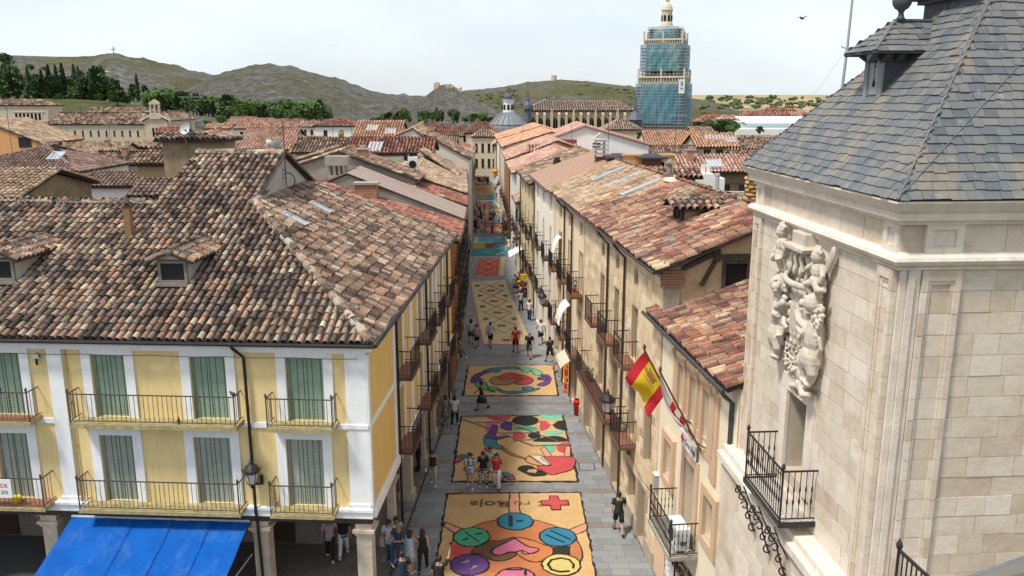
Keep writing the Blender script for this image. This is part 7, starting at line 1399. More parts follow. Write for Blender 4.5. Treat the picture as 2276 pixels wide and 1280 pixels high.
for k in range(14):
    x = x0+1.0+(x1-x0-2)*(k+.5)/14; m = MB(); h_ = zt-2.2; m.prism([(x-.75,CY-.05,h_-3.2),(x+.75,CY-.05,h_-3.2),(x+.75,CY-.05,h_-.6),(x+.45,CY-.05,h_+.2),(x,CY-.05,h_+.75),(x-.45,CY-.05,h_+.2),(x-.75,CY-.05,h_-.6)],(0,-.03,0)); w_ = obj('gothic_window', m, DARK, ca); m = MB()
    pts = [Vector((x-.8,CY-.1,h_-3.2)),Vector((x-.8,CY-.1,h_-.6)),Vector((x-.45,CY-.1,h_+.25)),Vector((x,CY-.1,h_+.85)),Vector((x+.45,CY-.1,h_+.25)),Vector((x+.8,CY-.1,h_-.6)),Vector((x+.8,CY-.1,h_-3.2))]; m.tube(pts,.14,5); m.bar((x,CY-.1,h_-3.2),(x,CY-.1,h_+.5),.12); obj('tracery', m, CST, w_)
# lower apse chapels in front
for lb, u0, u1, ve, vr, Y in (('low cathedral chapel with hipped tan roof before the nave',1345,1425,288,264,215),('low cathedral chapel beside the dome church',1160,1235,296,284,225)): house_front(u0,u1,ve,vr,Y,CST,CTI,lb,24,hipL=4.5,hipR=4.5,pitch=.6,expo=.9,seg=3,cat='chapel')
for u, vb, vt, Y, r, lb in ((1173,252,184,240,1.35,'thin dark slate spire behind the dome church'),(1411,282,238,232,2.0,'dark slate turret at the foot of the blue tower')):
    b = atY(u, vb, Y); tp = atY(u, vt, Y).z; t = thing('slate_turret', lb, 'turret', (b.x,Y,0)); m = MB(); h = b.z; H = tp-h
    if u < 1300: m.lathe([(r*.7,h-6),(r*.7,h+.1*H),(r*1.05,h+.14*H),(r*1.05,h+.2*H),(r*.95,h+.28*H),(r*.45,h+.38*H),(r*.3,h+.44*H),(r*.42,h+.46*H),(r*.2,h+.55*H),(r*.28,h+.58*H),(r*.12,h+.62*H),(r*.18,h+.72*H),(r*.06,h+.75*H),(r*.05,h+H)], 8)
    else: m.lathe([(r,h-7),(r,h+.35*H),(r*1.25,h+.36*H),(r*1.2,h+.40*H),(r*.5,h+.72*H),(r*.2,h+.8*H),(r*.1,h+1.6*H)], 8)
    obj('turret_body', m, LEADD, t); m = MB()
    for k in range(8): a = 2*PI*k/8+PI/8; m.box(-.1,.1,-.1,.1,0,.1)
# dome church
dc = thing('dome_church', 'small white church lantern on a grey ribbed dome', 'church', (0,0,0)); DY = 205; c = atY(1130,290,DY); s_ = DY*1.0/FPX*1.02
wpx = lambda du: du*s_
zz = lambda v: atY(1130,v,DY).z
m = MB(); m.lathe([(wpx(66),0),(wpx(66),zz(300)),(wpx(62),zz(296))], 8, (c.x,DY,0), a0=PI/8); obj('drum', m, WHB, dc); m = MB()
for a in np.linspace(PI*1.15,PI*1.85,5): 
    p = Vector((c.x+wpx(64)*math.cos(a),DY+wpx(64)*math.sin(a),0)); tn = Vector((-math.sin(a),math.cos(a),0)); no = Vector((math.cos(a),math.sin(a),0)); m.prism([p+tn*1.0*q_+Vector((0,0,z)) for q_, z in ((-1,zz(306)),(1,zz(306)),(1,zz(296)),(.7,zz(291)),(0,zz(289)),(-.7,zz(291)),(-1,zz(296)))], no*.9)
obj('arched_opening', m, DARK, dc)
m = MB(); m.lathe([(wpx(42),zz(284)),(wpx(41),zz(280)),(wpx(40),zz(277)),(wpx(41.5),zz(276)),(wpx(37),zz(271)),(wpx(32),zz(265)),(wpx(26),zz(259)),(wpx(20),zz(254)),(wpx(15),zz(251)),(wpx(13),zz(249))], 20, (c.x,DY,0)); d_ = obj('dome', m, plain('grey lead sheet',(.19,.20,.225),.5,.12,.6,.1), dc); m = MB(); m.lathe([(wpx(52),zz(297)),(wpx(50),zz(290)),(wpx(43),zz(285)),(wpx(42),zz(283))], 20, (c.x,DY,0)); obj('dark_tier', m, LEADD, dc); m = MB()
for k in range(20):
    a = 2*PI*k/20; m.tube([(c.x+wpx(r)*math.cos(a),DY+wpx(r)*math.sin(a),zz(v)) for r, v in ((41.5,275.5),(37.4,270.5),(32.4,264.5),(26.4,258.5),(20.2,253.5),(15,250.5))], .10, 4)
obj('dome_rib', m, plain('grey lead rib',(.15,.165,.185)), d_)
m = MB(); m.lathe([(wpx(12.5),zz(250)),(wpx(12.5),zz(246)),(wpx(11.5),zz(245)),(wpx(11.5),zz(226)),(wpx(13.5),zz(225)),(wpx(14),zz(222))], 8, (c.x,DY,0), a0=PI/8); l_ = obj('lantern', m, WHB, dc); m = MB()
for k in range(8):
    a = 2*PI*k/8; p = Vector((c.x+wpx(10.8)*math.cos(a),DY+wpx(10.8)*math.sin(a),0)); tn = Vector((-math.sin(a),math.cos(a),0)); no = Vector((math.cos(a),math.sin(a),0)); m.prism([p+tn*.28*q_+Vector((0,0,z)) for q_, z in ((-1,zz(244)),(1,zz(244)),(1,zz(234)),(.5,zz(232)),(-.5,zz(232)),(-1,zz(234)))], no*.12)
obj('lantern_opening', m, DARK, l_); m = MB(); m.lathe([(wpx(14),zz(222)),(wpx(13),zz(220.5)),(wpx(8.5),zz(219)),(wpx(9),zz(216)),(wpx(8),zz(212)),(wpx(5),zz(209)),(wpx(2),zz(207)),(wpx(2.4),zz(204)),(wpx(.8),zz(202)),(wpx(.5),zz(190))], 12, (c.x,DY,0)); m.bar((c.x-.4,DY,zz(196)),(c.x+.4,DY,zz(196)),.1); obj('cupola', m, LEADD, l_)
# scaffolded bell tower
bt = thing('bell_tower', 'tall cathedral bell tower wrapped in scaffolding and blue green netting', 'bell tower', (0,0,0)); BY = 262; bc_ = atY(1476,200,BY); BX = bc_.x; pz = lambda v: atY(1476,v,BY).z; pw = lambda d: d/FPX*(BY*.92)
TST = plain('tower stone',(.47,.41,.32),.92,.15,.5,.25,streak=.3); rotT = rad(-19)
def sq(mb, w0, w1, z0, z1, a0=PI/4+rotT): mb.lathe([(w0*1.414,z0),(w1*1.414,z1)], 4, (BX,BY,0), a0=a0)
m = MB(); sq(m, pw(49), pw(46), 0, pz(186)); sq(m, pw(51), pw(51), pz(188), pz(182)); sq(m, pw(39), pw(37), pz(184), pz(101)); sq(m, pw(42), pw(42), pz(101), pz(97)); o = obj('shaft', m, TST, bt)
m = MB(); m.lathe([(pw(36),pz(98)),(pw(35),pz(80)),(pw(31),pz(66)),(pw(22),pz(60)),(pw(16),pz(58))], 8, (BX,BY,0), a0=rotT); obj('octagon_stage', m, TST, bt); m = MB(); m.lathe([(pw(15),pz(60)),(pw(14),pz(52)),(pw(12),pz(50)),(pw(12),pz(25)),(pw(14),pz(23)),(pw(13),pz(20)),(pw(12),pz(16)),(pw(9),pz(10)),(pw(5),pz(6)),(pw(3.5),pz(4)),(pw(5),pz(1)),(pw(4),pz(-4)),(pw(1),pz(-9)),(pw(.6),pz(-30))], 12, (BX,BY,0)); l_ = obj('top_lantern', m, plain('pale tower stone',(.56,.49,.38),.92,.15,.5,.2), bt); m = MB()
for k in range(8): a = 2*PI*k/8+.2; p = Vector((BX+pw(11.3)*math.cos(a),BY+pw(11.3)*math.sin(a),0)); tn = Vector((-math.sin(a),math.cos(a),0)); no = Vector((math.cos(a),math.sin(a),0)); m.prism([p+tn*.33*q_+Vector((0,0,z)) for q_, z in ((-1,pz(47)),(1,pz(47)),(1,pz(36)),(0,pz(33)),(-1,pz(36)))], no*.2)
obj('lantern_opening', m, DARK, l_)
for w_, v0, v1 in ((52,184,172),(43,98,90)):
    m = MB(); R_ = Matrix.Rotation(rotT,4,'Z')
    for sx, sy in ((1,0),(-1,0),(0,1),(0,-1)):
        for k in range(16):
            t_ = (-1+2*k/16)*(sx-sy); p = R_ @ Vector((pw(w_)*(sx if sx else t_), pw(w_)*(sy if sy else t_), 0)); big = k % 8 == 0
            m.bar((BX+p.x,BY+p.y,pz(v0)),(BX+p.x,BY+p.y,pz(v1)+(2.4 if big else 0)),.5 if big else .26)
        a = R_ @ Vector((pw(w_)*(sx if sx else -1), pw(w_)*(sy if sy else -1),0)); b = R_ @ Vector((pw(w_)*(sx if sx else 1), pw(w_)*(sy if sy else 1),0)); m.bar((BX+a.x,BY+a.y,pz(v1)),(BX+b.x,BY+b.y,pz(v1)),.5)
    obj('balustrade', m, MATS['pale tower stone'], bt)
m = MB(); R_ = Matrix.Rotation(rotT,4,'Z')
for sx in (-.42,.42):
    for face in (0,1,3):
        Rf = R_ @ Matrix.Rotation(PI/2*face,4,'Z'); P = lambda x, z: Vector((BX,BY,0))+(Rf @ Vector((pw(38)*sx+x, -pw(38.3), 0)))+Vector((0,0,z)); m.prism([P(-1.0,pz(168)),P(1.0,pz(168)),P(1.0,pz(148)),P(.5,pz(143)),P(-.5,pz(143)),P(-1.0,pz(148))], Rf @ Vector((0,-.2,0)))
obj('belfry_opening', m, DARK, bt)
m = MB()
def cage(w_, v0, v1, nx, nz):
    for face in range(4):
        Rf = R_ @ Matrix.Rotation(PI/2*face,4,'Z'); P = lambda x, d, z: Vector((BX,BY,0))+(Rf @ Vector((x,-pw(w_)-d,0)))+Vector((0,0,z))
        for d in (0,1.1):
            for k in range(nx+1): x = pw(w_)*(-1+2*k/nx); m.bar(P(x,d-.55,pz(v0)),P(x,d-.55,pz(v1)),.07)
            for k in range(nz+1): z = pz(v0)+(pz(v1)-pz(v0))*k/nz; m.bar(P(-pw(w_),d-.55,z),P(pw(w_),d-.55,z),.07)
        for k in range(nz): z = pz(v0)+(pz(v1)-pz(v0))*k/nz; m.hexa([P(-pw(w_),-.5,z),P(pw(w_),-.5,z),P(pw(w_),.5,z),P(-pw(w_),.5,z),P(-pw(w_),-.5,z+.08),P(pw(w_),-.5,z+.08),P(pw(w_),.5,z+.08),P(-pw(w_),.5,z+.08)])
cage(53.5,292,186,12,16); cage(46,180,101,10,11); cage(33,88,62,7,5); obj('scaffold_poles', m, plain('scaffold steel',(.36,.36,.36),.6,.15,1), bt)
NET = NT('blue debris netting', .85, .15); n1_ = NET.noise(.16, 5, .65, sc=(1.4,1.4,.35)); n2_ = NET.noise(.9, 5, .7, sc=(2.5,2.5,.3)); cc = NET.ramp(n1_, [(.35,(.08,.30,.44)),(.5,(.14,.40,.50)),(.65,(.32,.50,.46))]); cc = NET.mix(NET.ramp(n2_, [(.4,(0,0,0)),(.7,(.5,.5,.5))]), cc, (.10,.42,.55)); NET.col(cc)
tr = NET.n('ShaderNodeBsdfTransparent'); mx = NET.n('ShaderNodeMixShader'); fac = NET.ramp(NET.noise(.5,5,.7,sc=(2,2,.25)), [(.35,(.22,.22,.22)),(.65,(.52,.52,.52))]); NET.l(fac, mx.inputs[0]); NET.l(NET.b.outputs[0], mx.inputs[2]); NET.l(tr.outputs[0], mx.inputs[1]); NET.l(mx.outputs[0], NET.t.nodes['Material Output'].inputs[0])
def net(w_, v0, v1, nm, a=1.0, seed=0):
    m = MB()
    if 1:
        nx, nz = 120, 20; V = []; W_ = pw(w_)+.75
        for i in range(nx+1):
            for j in range(nz+1):
                a = 2*PI*i/nx; c, s = math.cos(a), math.sin(a); k = (abs(c)**5+abs(s)**5)**-.2*(W_+.20*math.sin(i*1.1+seed)*math.sin(j*.55+i*.2)); z = pz(v0)+(pz(v1)-pz(v0))*j/nz; V.append(Vector((BX,BY,0))+(R_ @ Vector((k*c,k*s,0)))+Vector((0,0,z)))
        m.add(V, [(i*(nz+1)+j,(i+1)*(nz+1)+j,(i+1)*(nz+1)+j+1,i*(nz+1)+j+1) for i in range(nx) for j in range(nz)])
    return obj(nm, m, NET.m, bt, smooth=True)
net(54.5,272,187,'lower_netting'); net(47,158,101,'middle_netting',seed=2); m = MB(); m.lathe([(pw(43),pz(93)),(pw(45),pz(86)),(pw(44),pz(77)),(pw(39),pz(68)),(pw(26),pz(61)),(pw(18),pz(58))], 20, (BX,BY,0)); m.f = m.f[:-2]; m.m = m.m[:-2]; obj('upper_netting', m, NET.m, bt, smooth=True)
bn = thing('tower_banner', 'white banner with a dark emblem hung on the blue netted tower', 'banner', (0,0,0)); q = atY(1515,192,BY-13.5); m = MB(); m.box(q.x-.85,q.x+.85,BY-13.6,BY-13.5,q.z-2,q.z+2); obj('panel', m, SGNW, bn); m = MB(); 
for a, b, z0, z1 in ((-.35,.35,.2,1.2),(-.18,.18,1.2,1.6),(-.4,.4,-.8,-.3)): m.box(q.x+a,q.x+b,BY-13.63,BY-13.601,q.z+z0,q.z+z1)
obj('emblem', m, flat('blue grey print',(.2,.26,.33)), bn)
# ================================================================ trees
def leafmat(name, a, b):
    t = NT(name, .8, .15); r = t.rnd(); t.col(t.ramp(r, [(0,sh(a,.6)),(.4,a),(.75,b),(1,sh(b,1.25))])); return t.m
LM = {'pine': leafmat('dark pine needles',(.045,.08,.032),(.085,.13,.045)), 'cyp': leafmat('cypress foliage',(.03,.058,.03),(.055,.09,.038)), 'broad': leafmat('broadleaf foliage',(.065,.125,.035),(.12,.195,.055)), 'bright': leafmat('fresh green foliage',(.095,.18,.035),(.16,.26,.06))}
BARK = plain('tree bark',(.09,.07,.05),.95,.3,3,.4)
def tree_mesh(kind, seed):
    rs = np.random.default_rng(seed); tm = MB(); cm2 = MB()
    h = 1.0
    if kind == 'cyp': tm.tube([(0,0,0),(0,0,.4),(0,0,.9)],[.03,.022,.006],6); n = 520
    elif kind == 'pine':
        tm.tube([(0,0,0),(.01,0,.4),(.0,.01,.85)],[.035,.026,.008],6); n = 620
        for k in range(7): a = k*2.4; z = .32+.08*k; tm.tube([(0,0,z),(.2*math.cos(a),.2*math.sin(a),z+.06)],[.012,.005],4)
    else:
        tm.tube([(0,0,0),(.01,0,.3),(.0,.01,.7)],[.04,.03,.01],6); n = 680
        for k in range(6): a = k*2.4; z = .25+.06*k; tm.tube([(0,0,z),(.2*math.cos(a),.2*math.sin(a),z+.18)],[.016,.006],4)
    lob_ = [(rs.normal(0,.13),rs.normal(0,.13),rs.uniform(.38,.80),rs.uniform(.13,.25)) for _ in range(11)]
    for i in range(n):
        if kind == 'cyp': z = rs.uniform(.05,1.0); R = .115*math.sin(min(1,(1-z)*1.25+.02)*PI/2)**.8*(.75+.35*rs.random())*(.55 if z < .12 else 1); a = rs.uniform(0,2*PI); r = R*math.sqrt(rs.uniform(.35,1)); p = Vector((r*math.cos(a),r*math.sin(a),z)); s = .035
        elif kind == 'pine': 
            lv = rs.integers(0,9); z = .26+.075*lv+rs.normal(0,.014); R = .30*(1-.085*lv)*(1 if lv else .7); a = rs.uniform(0,2*PI); r = R*math.sqrt(rs.uniform(.1,1))*(1+.28*math.sin(a*3+lv*2+seed)); p = Vector((r*math.cos(a),r*math.sin(a),z-.12*r)); s = .05
        else:
            q = lob_[rs.integers(0,len(lob_))]; d = rs.normal(0,1,3); d /= np.linalg.norm(d); p = Vector((q[0]+d[0]*q[3],q[1]+d[1]*q[3],q[2]+d[2]*q[3]*.85)); s = .05
        u = Vector(rs.normal(0,1,3)).normalized()*s*rs.uniform(.6,1.3); v = u.orthogonal().normalized()*s*rs.uniform(.6,1.2); cm2.quad(p-u-v*.5,p+u*.4-v,p+u+v*.5,p-u*.4+v)
    return tm.mesh('trunk',BARK), cm2.mesh('crown',LM['pine'])
TM = {}
for kd_ in ('cyp','pine','broad'):
    for s_ in range(4): TM[(kd_,s_)] = tree_mesh(kd_, 100+s_*7+len(kd_))
_tc = [0]
def tree(u, vb, vt, Y, kind, label, group, col=None, wide=1.0):
    b = atY(u, vb, Y); h = atY(u, vt, Y).z-b.z; _tc[0] += 1; base = kind if kind in ('cyp','pine','broad') else 'broad'
    o = thing('tree', label, 'tree', (b.x,Y,b.z-.3), random.uniform(0,6.28), group); tm, cm2 = TM[(base,_tc[0]%4)]; a = link('trunk', tm, o); c_ = link('crown', cm2, o); c_.material_slots[0].link = 'OBJECT'; c_.material_slots[0].material = LM[col or kind]; wd = h*wide; o.scale = (wd,wd,h*1.05); return o
GW = 'trees along the foot of the left hill'
for u, vb, vt, lb in ((12,150,118,'lone round dark pine on the left skyline'),(68,157,139,'small dark tree on the grassy slope'),(180,172,158,'small dark tree beside the path on the slope'),(100,160,146,'bushy dark tree on the slope near the pines')): tree(u, vb, vt, 560, 'broad', lb, GW, 'pine', 1.2)
rs_ = random.Random(11)
kinds = []
for i in range(30): kinds.append((rs_.uniform(-10,235), rs_.uniform(214,224), rs_.uniform(140,172), rs_.uniform(345,400), 'cyp' if i % 3 else 'pine'))
for i in range(26): kinds.append((rs_.uniform(60,330), rs_.uniform(222,232), rs_.uniform(165,195), rs_.uniform(338,380), 'cyp' if i % 4 == 0 else ('pine' if i % 2 else 'broad')))
for i in range(44): u = rs_.uniform(-20,290); vt_ = 143+u*.19+rs_.uniform(-4,22); kinds.append((u, vt_+rs_.uniform(30,44), vt_, rs_.uniform(420,520), 'broad' if i % 3 else 'pine'))
for i in range(64): u = rs_.uniform(330,520); kinds.append((u, 244+ (u-330)*.1, rs_.uniform(192,216)+(u-330)*.06, rs_.uniform(315,375), 'pine' if i % 3 else 'broad'))
for i in range(64): u = rs_.uniform(480,735); kinds.append((u, 268, rs_.uniform(216,246), rs_.uniform(300,350), 'broad' if i % 3 else 'pine'))
for u, vb, vt, Y, kd_ in kinds:
    zn = next(z for x, z in ((50,'at the far left above the loggia'),(110,'above the monastery loggia'),(175,'above the left part of the meadow'),(240,'above the middle of the meadow'),(335,'just left of the bell cote'),(400,'just right of the bell cote'),(460,'above the satellite dish'),(520,'left of the row houses'),(600,'above the row houses'),(660,'by the big round tree'),(999,'at the foot of the grey cliff')) if u < x)
    lb = ('tall ' if vb-vt > {'cyp':58,'pine':42,'broad':34}[kd_] else 'shorter ')+{'cyp':'slim dark cypress ','pine':'dark green pine ','broad':'mid green broadleaf tree '}[kd_]+zn
    tree(u, vb, vt, Y, kd_, lb, GW, 'cyp' if kd_ == 'cyp' else ('pine' if u < 330 and kd_ == 'broad' else None), {'cyp':.9,'pine':1.1,'broad':1.05}[kd_])
tree(262, 238, 172, 318, 'pine', 'tallest pine standing in front of the wood on the knoll', GW, None, 1.0); tree(675, 270, 220, 262, 'broad', 'big round bright green tree behind the row houses', 'large trees behind the row houses', 'broad', 1.35); tree(545, 268, 222, 290, 'broad', 'tall fresh green tree at the foot of the grey hill', 'large trees behind the row houses', 'bright', 1.0); tree(610, 268, 232, 280, 'broad', 'fresh green tree between the two bigger ones', 'large trees behind the row houses', 'broad', 1.0)
for u, vb, vt, Y, lb in ((490,278,254,250,'light green bush behind the satellite dish'),(460,280,258,240,'round light green bush right of the church gable'),(130,226,206,330,'small bright tree at the edge of the meadow'),(222,224,205,322,'round bright tree on the meadow'),(250,222,200,320,'second bright tree on the meadow'),(405,258,240,300,'pale green tree right of the bell cote')): tree(u, vb, vt, Y, 'broad', lb, 'bright young trees', 'bright', 1.2)
for i in range(26): u = rs_.uniform(830,1045); tree(u, rs_.uniform(268,276), rs_.uniform(238,262), rs_.uniform(300,330), 'broad' if i % 3 else 'cyp', 'dark tree at the foot of the castle rock', 'trees below the castle', 'pine' if i % 2 else 'broad', 1.1)
for i in range(12): u = rs_.uniform(1040,1120); tree(u, 272, rs_.uniform(248,262), 300, 'broad', 'dark green tree behind the dome church', 'trees behind the dome church', 'broad', 1.2)
for i in range(14): u = rs_.uniform(1545,1640); tree(u, rs_.uniform(294,300), rs_.uniform(262,282), rs_.uniform(215,250), 'broad', 'mid green tree below the far village', 'trees below the village', 'broad' if i % 2 else 'pine', 1.2)
tree(1687,300,278,240,'broad','single dark conifer in front of the white warehouse',None,'pine',.9)
def scrub(name, lst):
    m = MB()
    for u, v, h, Y in lst:
        b = atY(u, v, Y); r = h*Y/FPX*.8
        for k in range(5): m.ball(b+Vector((random.gauss(0,r*.8),random.gauss(0,r*.8),r*random.uniform(.2,.8))), (r*random.uniform(.5,1),r*.8,r*random.uniform(.4,.8)), 6, 4)
    tag(obj(name, m, SCRUB), kind='stuff')
SCRUB = plain('dry green scrub',(.075,.09,.04),.9,.4,.2)
scrub('bushes', [(rs_.uniform(1555,1850), v, rs_.uniform(3,8), 1700-(v-219)*45) for v in [rs_.uniform(217,242) for k in range(90)]])
L_ = []
for i in range(420):
    u = rs_.uniform(1060,1420); v = rs_.uniform(186,250)
    if v > np.interp(u,[1050,1175,1250,1390,1450],[212,190,184,196,208])+2: L_.append((u, v, rs_.uniform(1.2,4.2), 960-(v-182)*5.5))
scrub('hillside_shrubs', L_)
q = atY(216,164,520); m = MB(); m.box(q.x-5,q.x+5,520,526,q.z-3,q.z+1.2); m.prism([(q.x-5.4,519.6,q.z+1.2),(q.x+5.4,519.6,q.z+1.2),(q.x,519.6,q.z+2.6)],(0,6.8,0)); tag(obj('hut', m, TAN_W), 'small tan hut on the green slope above the pines', 'hut')
# ================================================================ people
def skinm(): return flat('skin',(.42,.235,.155),.6)
SKIN = skinm(); SKIND = flat('tanned skin',(.30,.155,.095),.6)
def tube_loft(m, rings, n=10, mi=0):
    base = len(m.v); k = len(rings)
    for c, rx, ry, X, Y in rings:
        for j in range(n): a = 2*PI*j/n; m.v.append(tuple(c+X*rx*math.cos(a)+Y*ry*math.sin(a)))
    for i in range(k-1):
        for j in range(n): m.f.append((base+i*n+j,base+i*n+(j+1)%n,base+(i+1)*n+(j+1)%n,base+(i+1)*n+j)); m.m.append(mi)
    m.f.append(tuple(base+j for j in range(n))[::-1]); m.m.append(mi); m.f.append(tuple(base+(k-1)*n+j for j in range(n))); m.m.append(mi)
def joints(pose, fem):
    g = lambda k, d=0: rad(pose.get(k, d)); J = {}
    lean = g('lean'); hipz = .92; sw = .165 if fem else .195; hw = .095 if fem else .088
    def up(z, y=0): return Vector((0, y*math.cos(lean)+math.sin(lean)*(z-hipz), hipz+(z-hipz)*math.cos(lean)-y*math.sin(lean)))
    J['pel'] = Vector((0,0,hipz)); J['waist'] = up(1.10); J['chest'] = up(1.30); J['neck'] = up(1.46); J['head'] = up(1.60, .02+.03*math.sin(g('nod'))); J['top'] = up(1.73)
    for s, S in ((-1,'L'),(1,'R')):
        hp = Vector((s*hw,0,.90)); a = g('hip'+S); kn = g('knee'+S, 4); o = g('spread', 2)*s
        d1 = Vector((math.sin(o), math.sin(a), -math.cos(a))).normalized(); K = hp+d1*.42; b = a-kn; d2 = Vector((math.sin(o)*.6, math.sin(b), -math.cos(b))).normalized(); A = K+d2*.41
        ft = Vector((s*.12, 1, 0)).normalized(); ft = Vector((ft.x, math.cos(b), math.sin(b)+0)).normalized() if abs(b) > .5 else ft
        J['hip'+S], J['knee'+S], J['ank'+S], J['toe'+S] = hp, K, A, A+ft*.15+Vector((0,0,-.05))
        shd = up(1.41); shd = shd+Vector((s*sw,0,0)); aa = g('sh'+S); oo = g('out'+S, 9); e = g('el'+S, 14)
        ue = Vector((s*math.sin(oo), math.sin(aa)*math.cos(oo), -math.cos(aa)*math.cos(oo))).normalized(); E = shd+ue*.29
        inn = g('in'+S, 0); fd = Vector((s*math.sin(oo-inn)*.6, math.sin(aa+e), -math.cos(aa+e))).normalized(); W = E+fd*.25
        J['sho'+S], J['elb'+S], J['wri'+S], J['fd'+S] = shd, E, W, fd
    mz = min(J['ankL'].z, J['ankR'].z)-.085; dz = pose.get('lift', 0)
    for k in J:
        if not k.startswith('fd'): J[k] = J[k]-Vector((0,0,mz-dz))
    return J
def chain(m, pts, rs, n=8, mi=0): m.tube(pts, rs, n, mi)
PM_ = {}
def person_meshes(pname, fem):
    key = (pname, fem)
    if key in PM_: return PM_[key]
    J = joints(POSES[pname], fem); D = {}; X = Vector((1,0,0)); dn = (J['neck']-J['pel']).normalized(); Yb = X.cross(dn)*-1 if False else dn.cross(X); k = .92 if fem else 1.0
    # body: one continuous skin
    b = MB(); tube_loft(b, [(J['pel']-dn*.10,.13,.10,X,Yb),(J['pel'],.165,.115,X,Yb),(J['waist'],.125*k,.095,X,Yb),(J['chest'],.165*k,.115,X,Yb),(J['chest']+dn*.10,.16*k,.10,X,Yb),(J['neck']-dn*.0,.07,.06,X,Yb),(J['head']-dn*.04,.052,.055,X,Yb)], 12)
    b.ball(J['head'], (.076,.092,.115), 12, 9); b.ball(J['head']+Vector((0,.085,-.02)), (.014,.022,.022), 6, 4); b.ball(J['head']+Vector((0,.05,-.075)), (.045,.04,.035), 8, 5)
    for s in (-1,1): b.ball(J['head']+Vector((s*.078,0,-.01)), (.012,.022,.032), 6, 4)
    for S in 'LR':
        b.tube([J['hip'+S]+Vector((0,0,.03)),J['hip'+S].lerp(J['knee'+S],.45),J['knee'+S],J['knee'+S].lerp(J['ank'+S],.35),J['ank'+S]], [.088,.075,.054,.054,.036], 9); b.tube([J['ank'+S]+Vector((0,-.04,-.04)),J['ank'+S]+Vector((0,.02,-.03)),J['toe'+S]], [.034,.04,.026], 8)
        b.tube([J['chest'].lerp(J['sho'+S],.6)+Vector((0,0,.03)),J['sho'+S],J['sho'+S].lerp(J['elb'+S],.5),J['elb'+S],J['elb'+S].lerp(J['wri'+S],.4),J['wri'+S]], [.06,.056,.046,.037,.037,.025], 9); h = J['wri'+S]; f = J['fd'+S]; sd = X if S == 'L' else -X; b.ball(h+f*.045, (.022,.034,.048), 8, 5)
    me = b.mesh('b', SKIN); o = link('tmp', me); r = o.modifiers.new('r','REMESH'); r.mode = 'VOXEL'; r.voxel_size = .016; s_ = o.modifiers.new('s','SMOOTH'); s_.iterations = 3; s_.factor = .5
    dg = bpy.context.evaluated_depsgraph_get(); m2 = bpy.data.meshes.new_from_object(o.evaluated_get(dg)); bpy.data.objects.remove(o); bpy.data.meshes.remove(me)
    b = MB(); b.v = [tuple(v.co) for v in m2.vertices]; b.f = [tuple(p.vertices) for p in m2.polygons]; b.m = [0]*len(b.f); bpy.data.meshes.remove(m2)
    for S in 'LR':
        h = J['wri'+S]; f = J['fd'+S].normalized(); sd = f.cross(X).normalized(); pn = X
        for i, L in enumerate((.062,.072,.066,.052)): q = h+f*.075+sd*(-.024+.016*i); b.tube([q-f*.02,q+f*L*.5,q+f*L*.85-pn*.012*(1 if S == 'R' else -1),q+f*L-pn*.02*(1 if S == 'R' else -1)], [.0085,.0082,.0075,.006], 6)
        q = h+f*.03-sd*.028; b.tube([q,q-sd*.022+f*.03,q-sd*.026+f*.058], [.011,.0095,.007], 6)
    for s in (-1,1): b.ball(J['head']+Vector((s*.03,.080,.012)), (.012,.009,.008), 6, 4, 1)
    b.ball(J['head']+Vector((0,.088,-.058)), (.022,.006,.006), 6, 4, 2)
    D['body'] = b.mesh('body', [SKIN, flat('eye',(.02,.015,.012),.3), flat('lips',(.30,.10,.085),.5)], True)
    def torso(nm, zlow, sleeve, flare=1.0, neck=True, arm=True):
        m = MB(); lowp = J['pel']+dn*(zlow); rings = [(lowp,.172*flare,.128*flare,X,Yb),(J['pel']+dn*.04,.168,.125,X,Yb),(J['waist'],.142*k,.112,X,Yb),(J['chest'],.178*k,.13,X,Yb),(J['chest']+dn*.09,.178*k,.118,X,Yb),(J['neck']-dn*.045,.125*k,.085,X,Yb),(J['neck']-dn*.005,.075,.068,X,Yb)]; tube_loft(m, rings if neck else rings[:-1], 14)
        if sleeve:
            for S in 'LR': e = J['sho'+S].lerp(J['elb'+S], sleeve) if sleeve <= 1 else J['elb'+S].lerp(J['wri'+S], sleeve-1); pts = [J['chest'].lerp(J['sho'+S],.55)+dn*.05, J['sho'+S]+Vector((0,0,.005)), J['sho'+S].lerp(J['elb'+S], min(sleeve,1)*.6)]+([J['elb'+S]] if sleeve > 1 else [])+[e]; rr = [.075,.073,.066]+([.052] if sleeve > 1 else [])+[.066 if sleeve <= 1 else .042]; m.tube(pts, rr, 9)
        D[nm] = m.mesh(nm, SKIN, True)
    torso('tee', -.10, .62, 1.03); torso('tank', -.08, 0, 1.0, False); torso('longshirt', -.12, 1.85, 1.05); 
    def legs(nm, frac, r0, r1):
        m = MB(); tube_loft(m, [(J['pel']-dn*.10,.165,.125,X,Yb),(J['pel']-dn*.02,.172,.13,X,Yb),(J['waist']-dn*.10,.15,.115,X,Yb)], 12)
        for S in 'LR':
            pts = [J['hip'+S]+Vector((0,0,.05)), J['hip'+S].lerp(J['knee'+S],.5)]; rr = [.10,.095*r0]
            if frac <= 1: pts.append(J['hip'+S].lerp(J['knee'+S],frac)); rr.append(.09*r1)
            else: pts += [J['knee'+S], J['knee'+S].lerp(J['ank'+S],.5), J['knee'+S].lerp(J['ank'+S],frac-1)]; rr += [.07*r0,.066*r0,.058*r1]
            m.tube(pts, rr, 10)
        D[nm] = m.mesh(nm, SKIN, True)
    legs('trousers', 1.93, 1.0, 1.0); legs('shorts', .88, 1.0, 1.05); legs('hotpants', .45, 1.0, 1.08); legs('wide_trousers', 1.95, 1.18, 1.75)
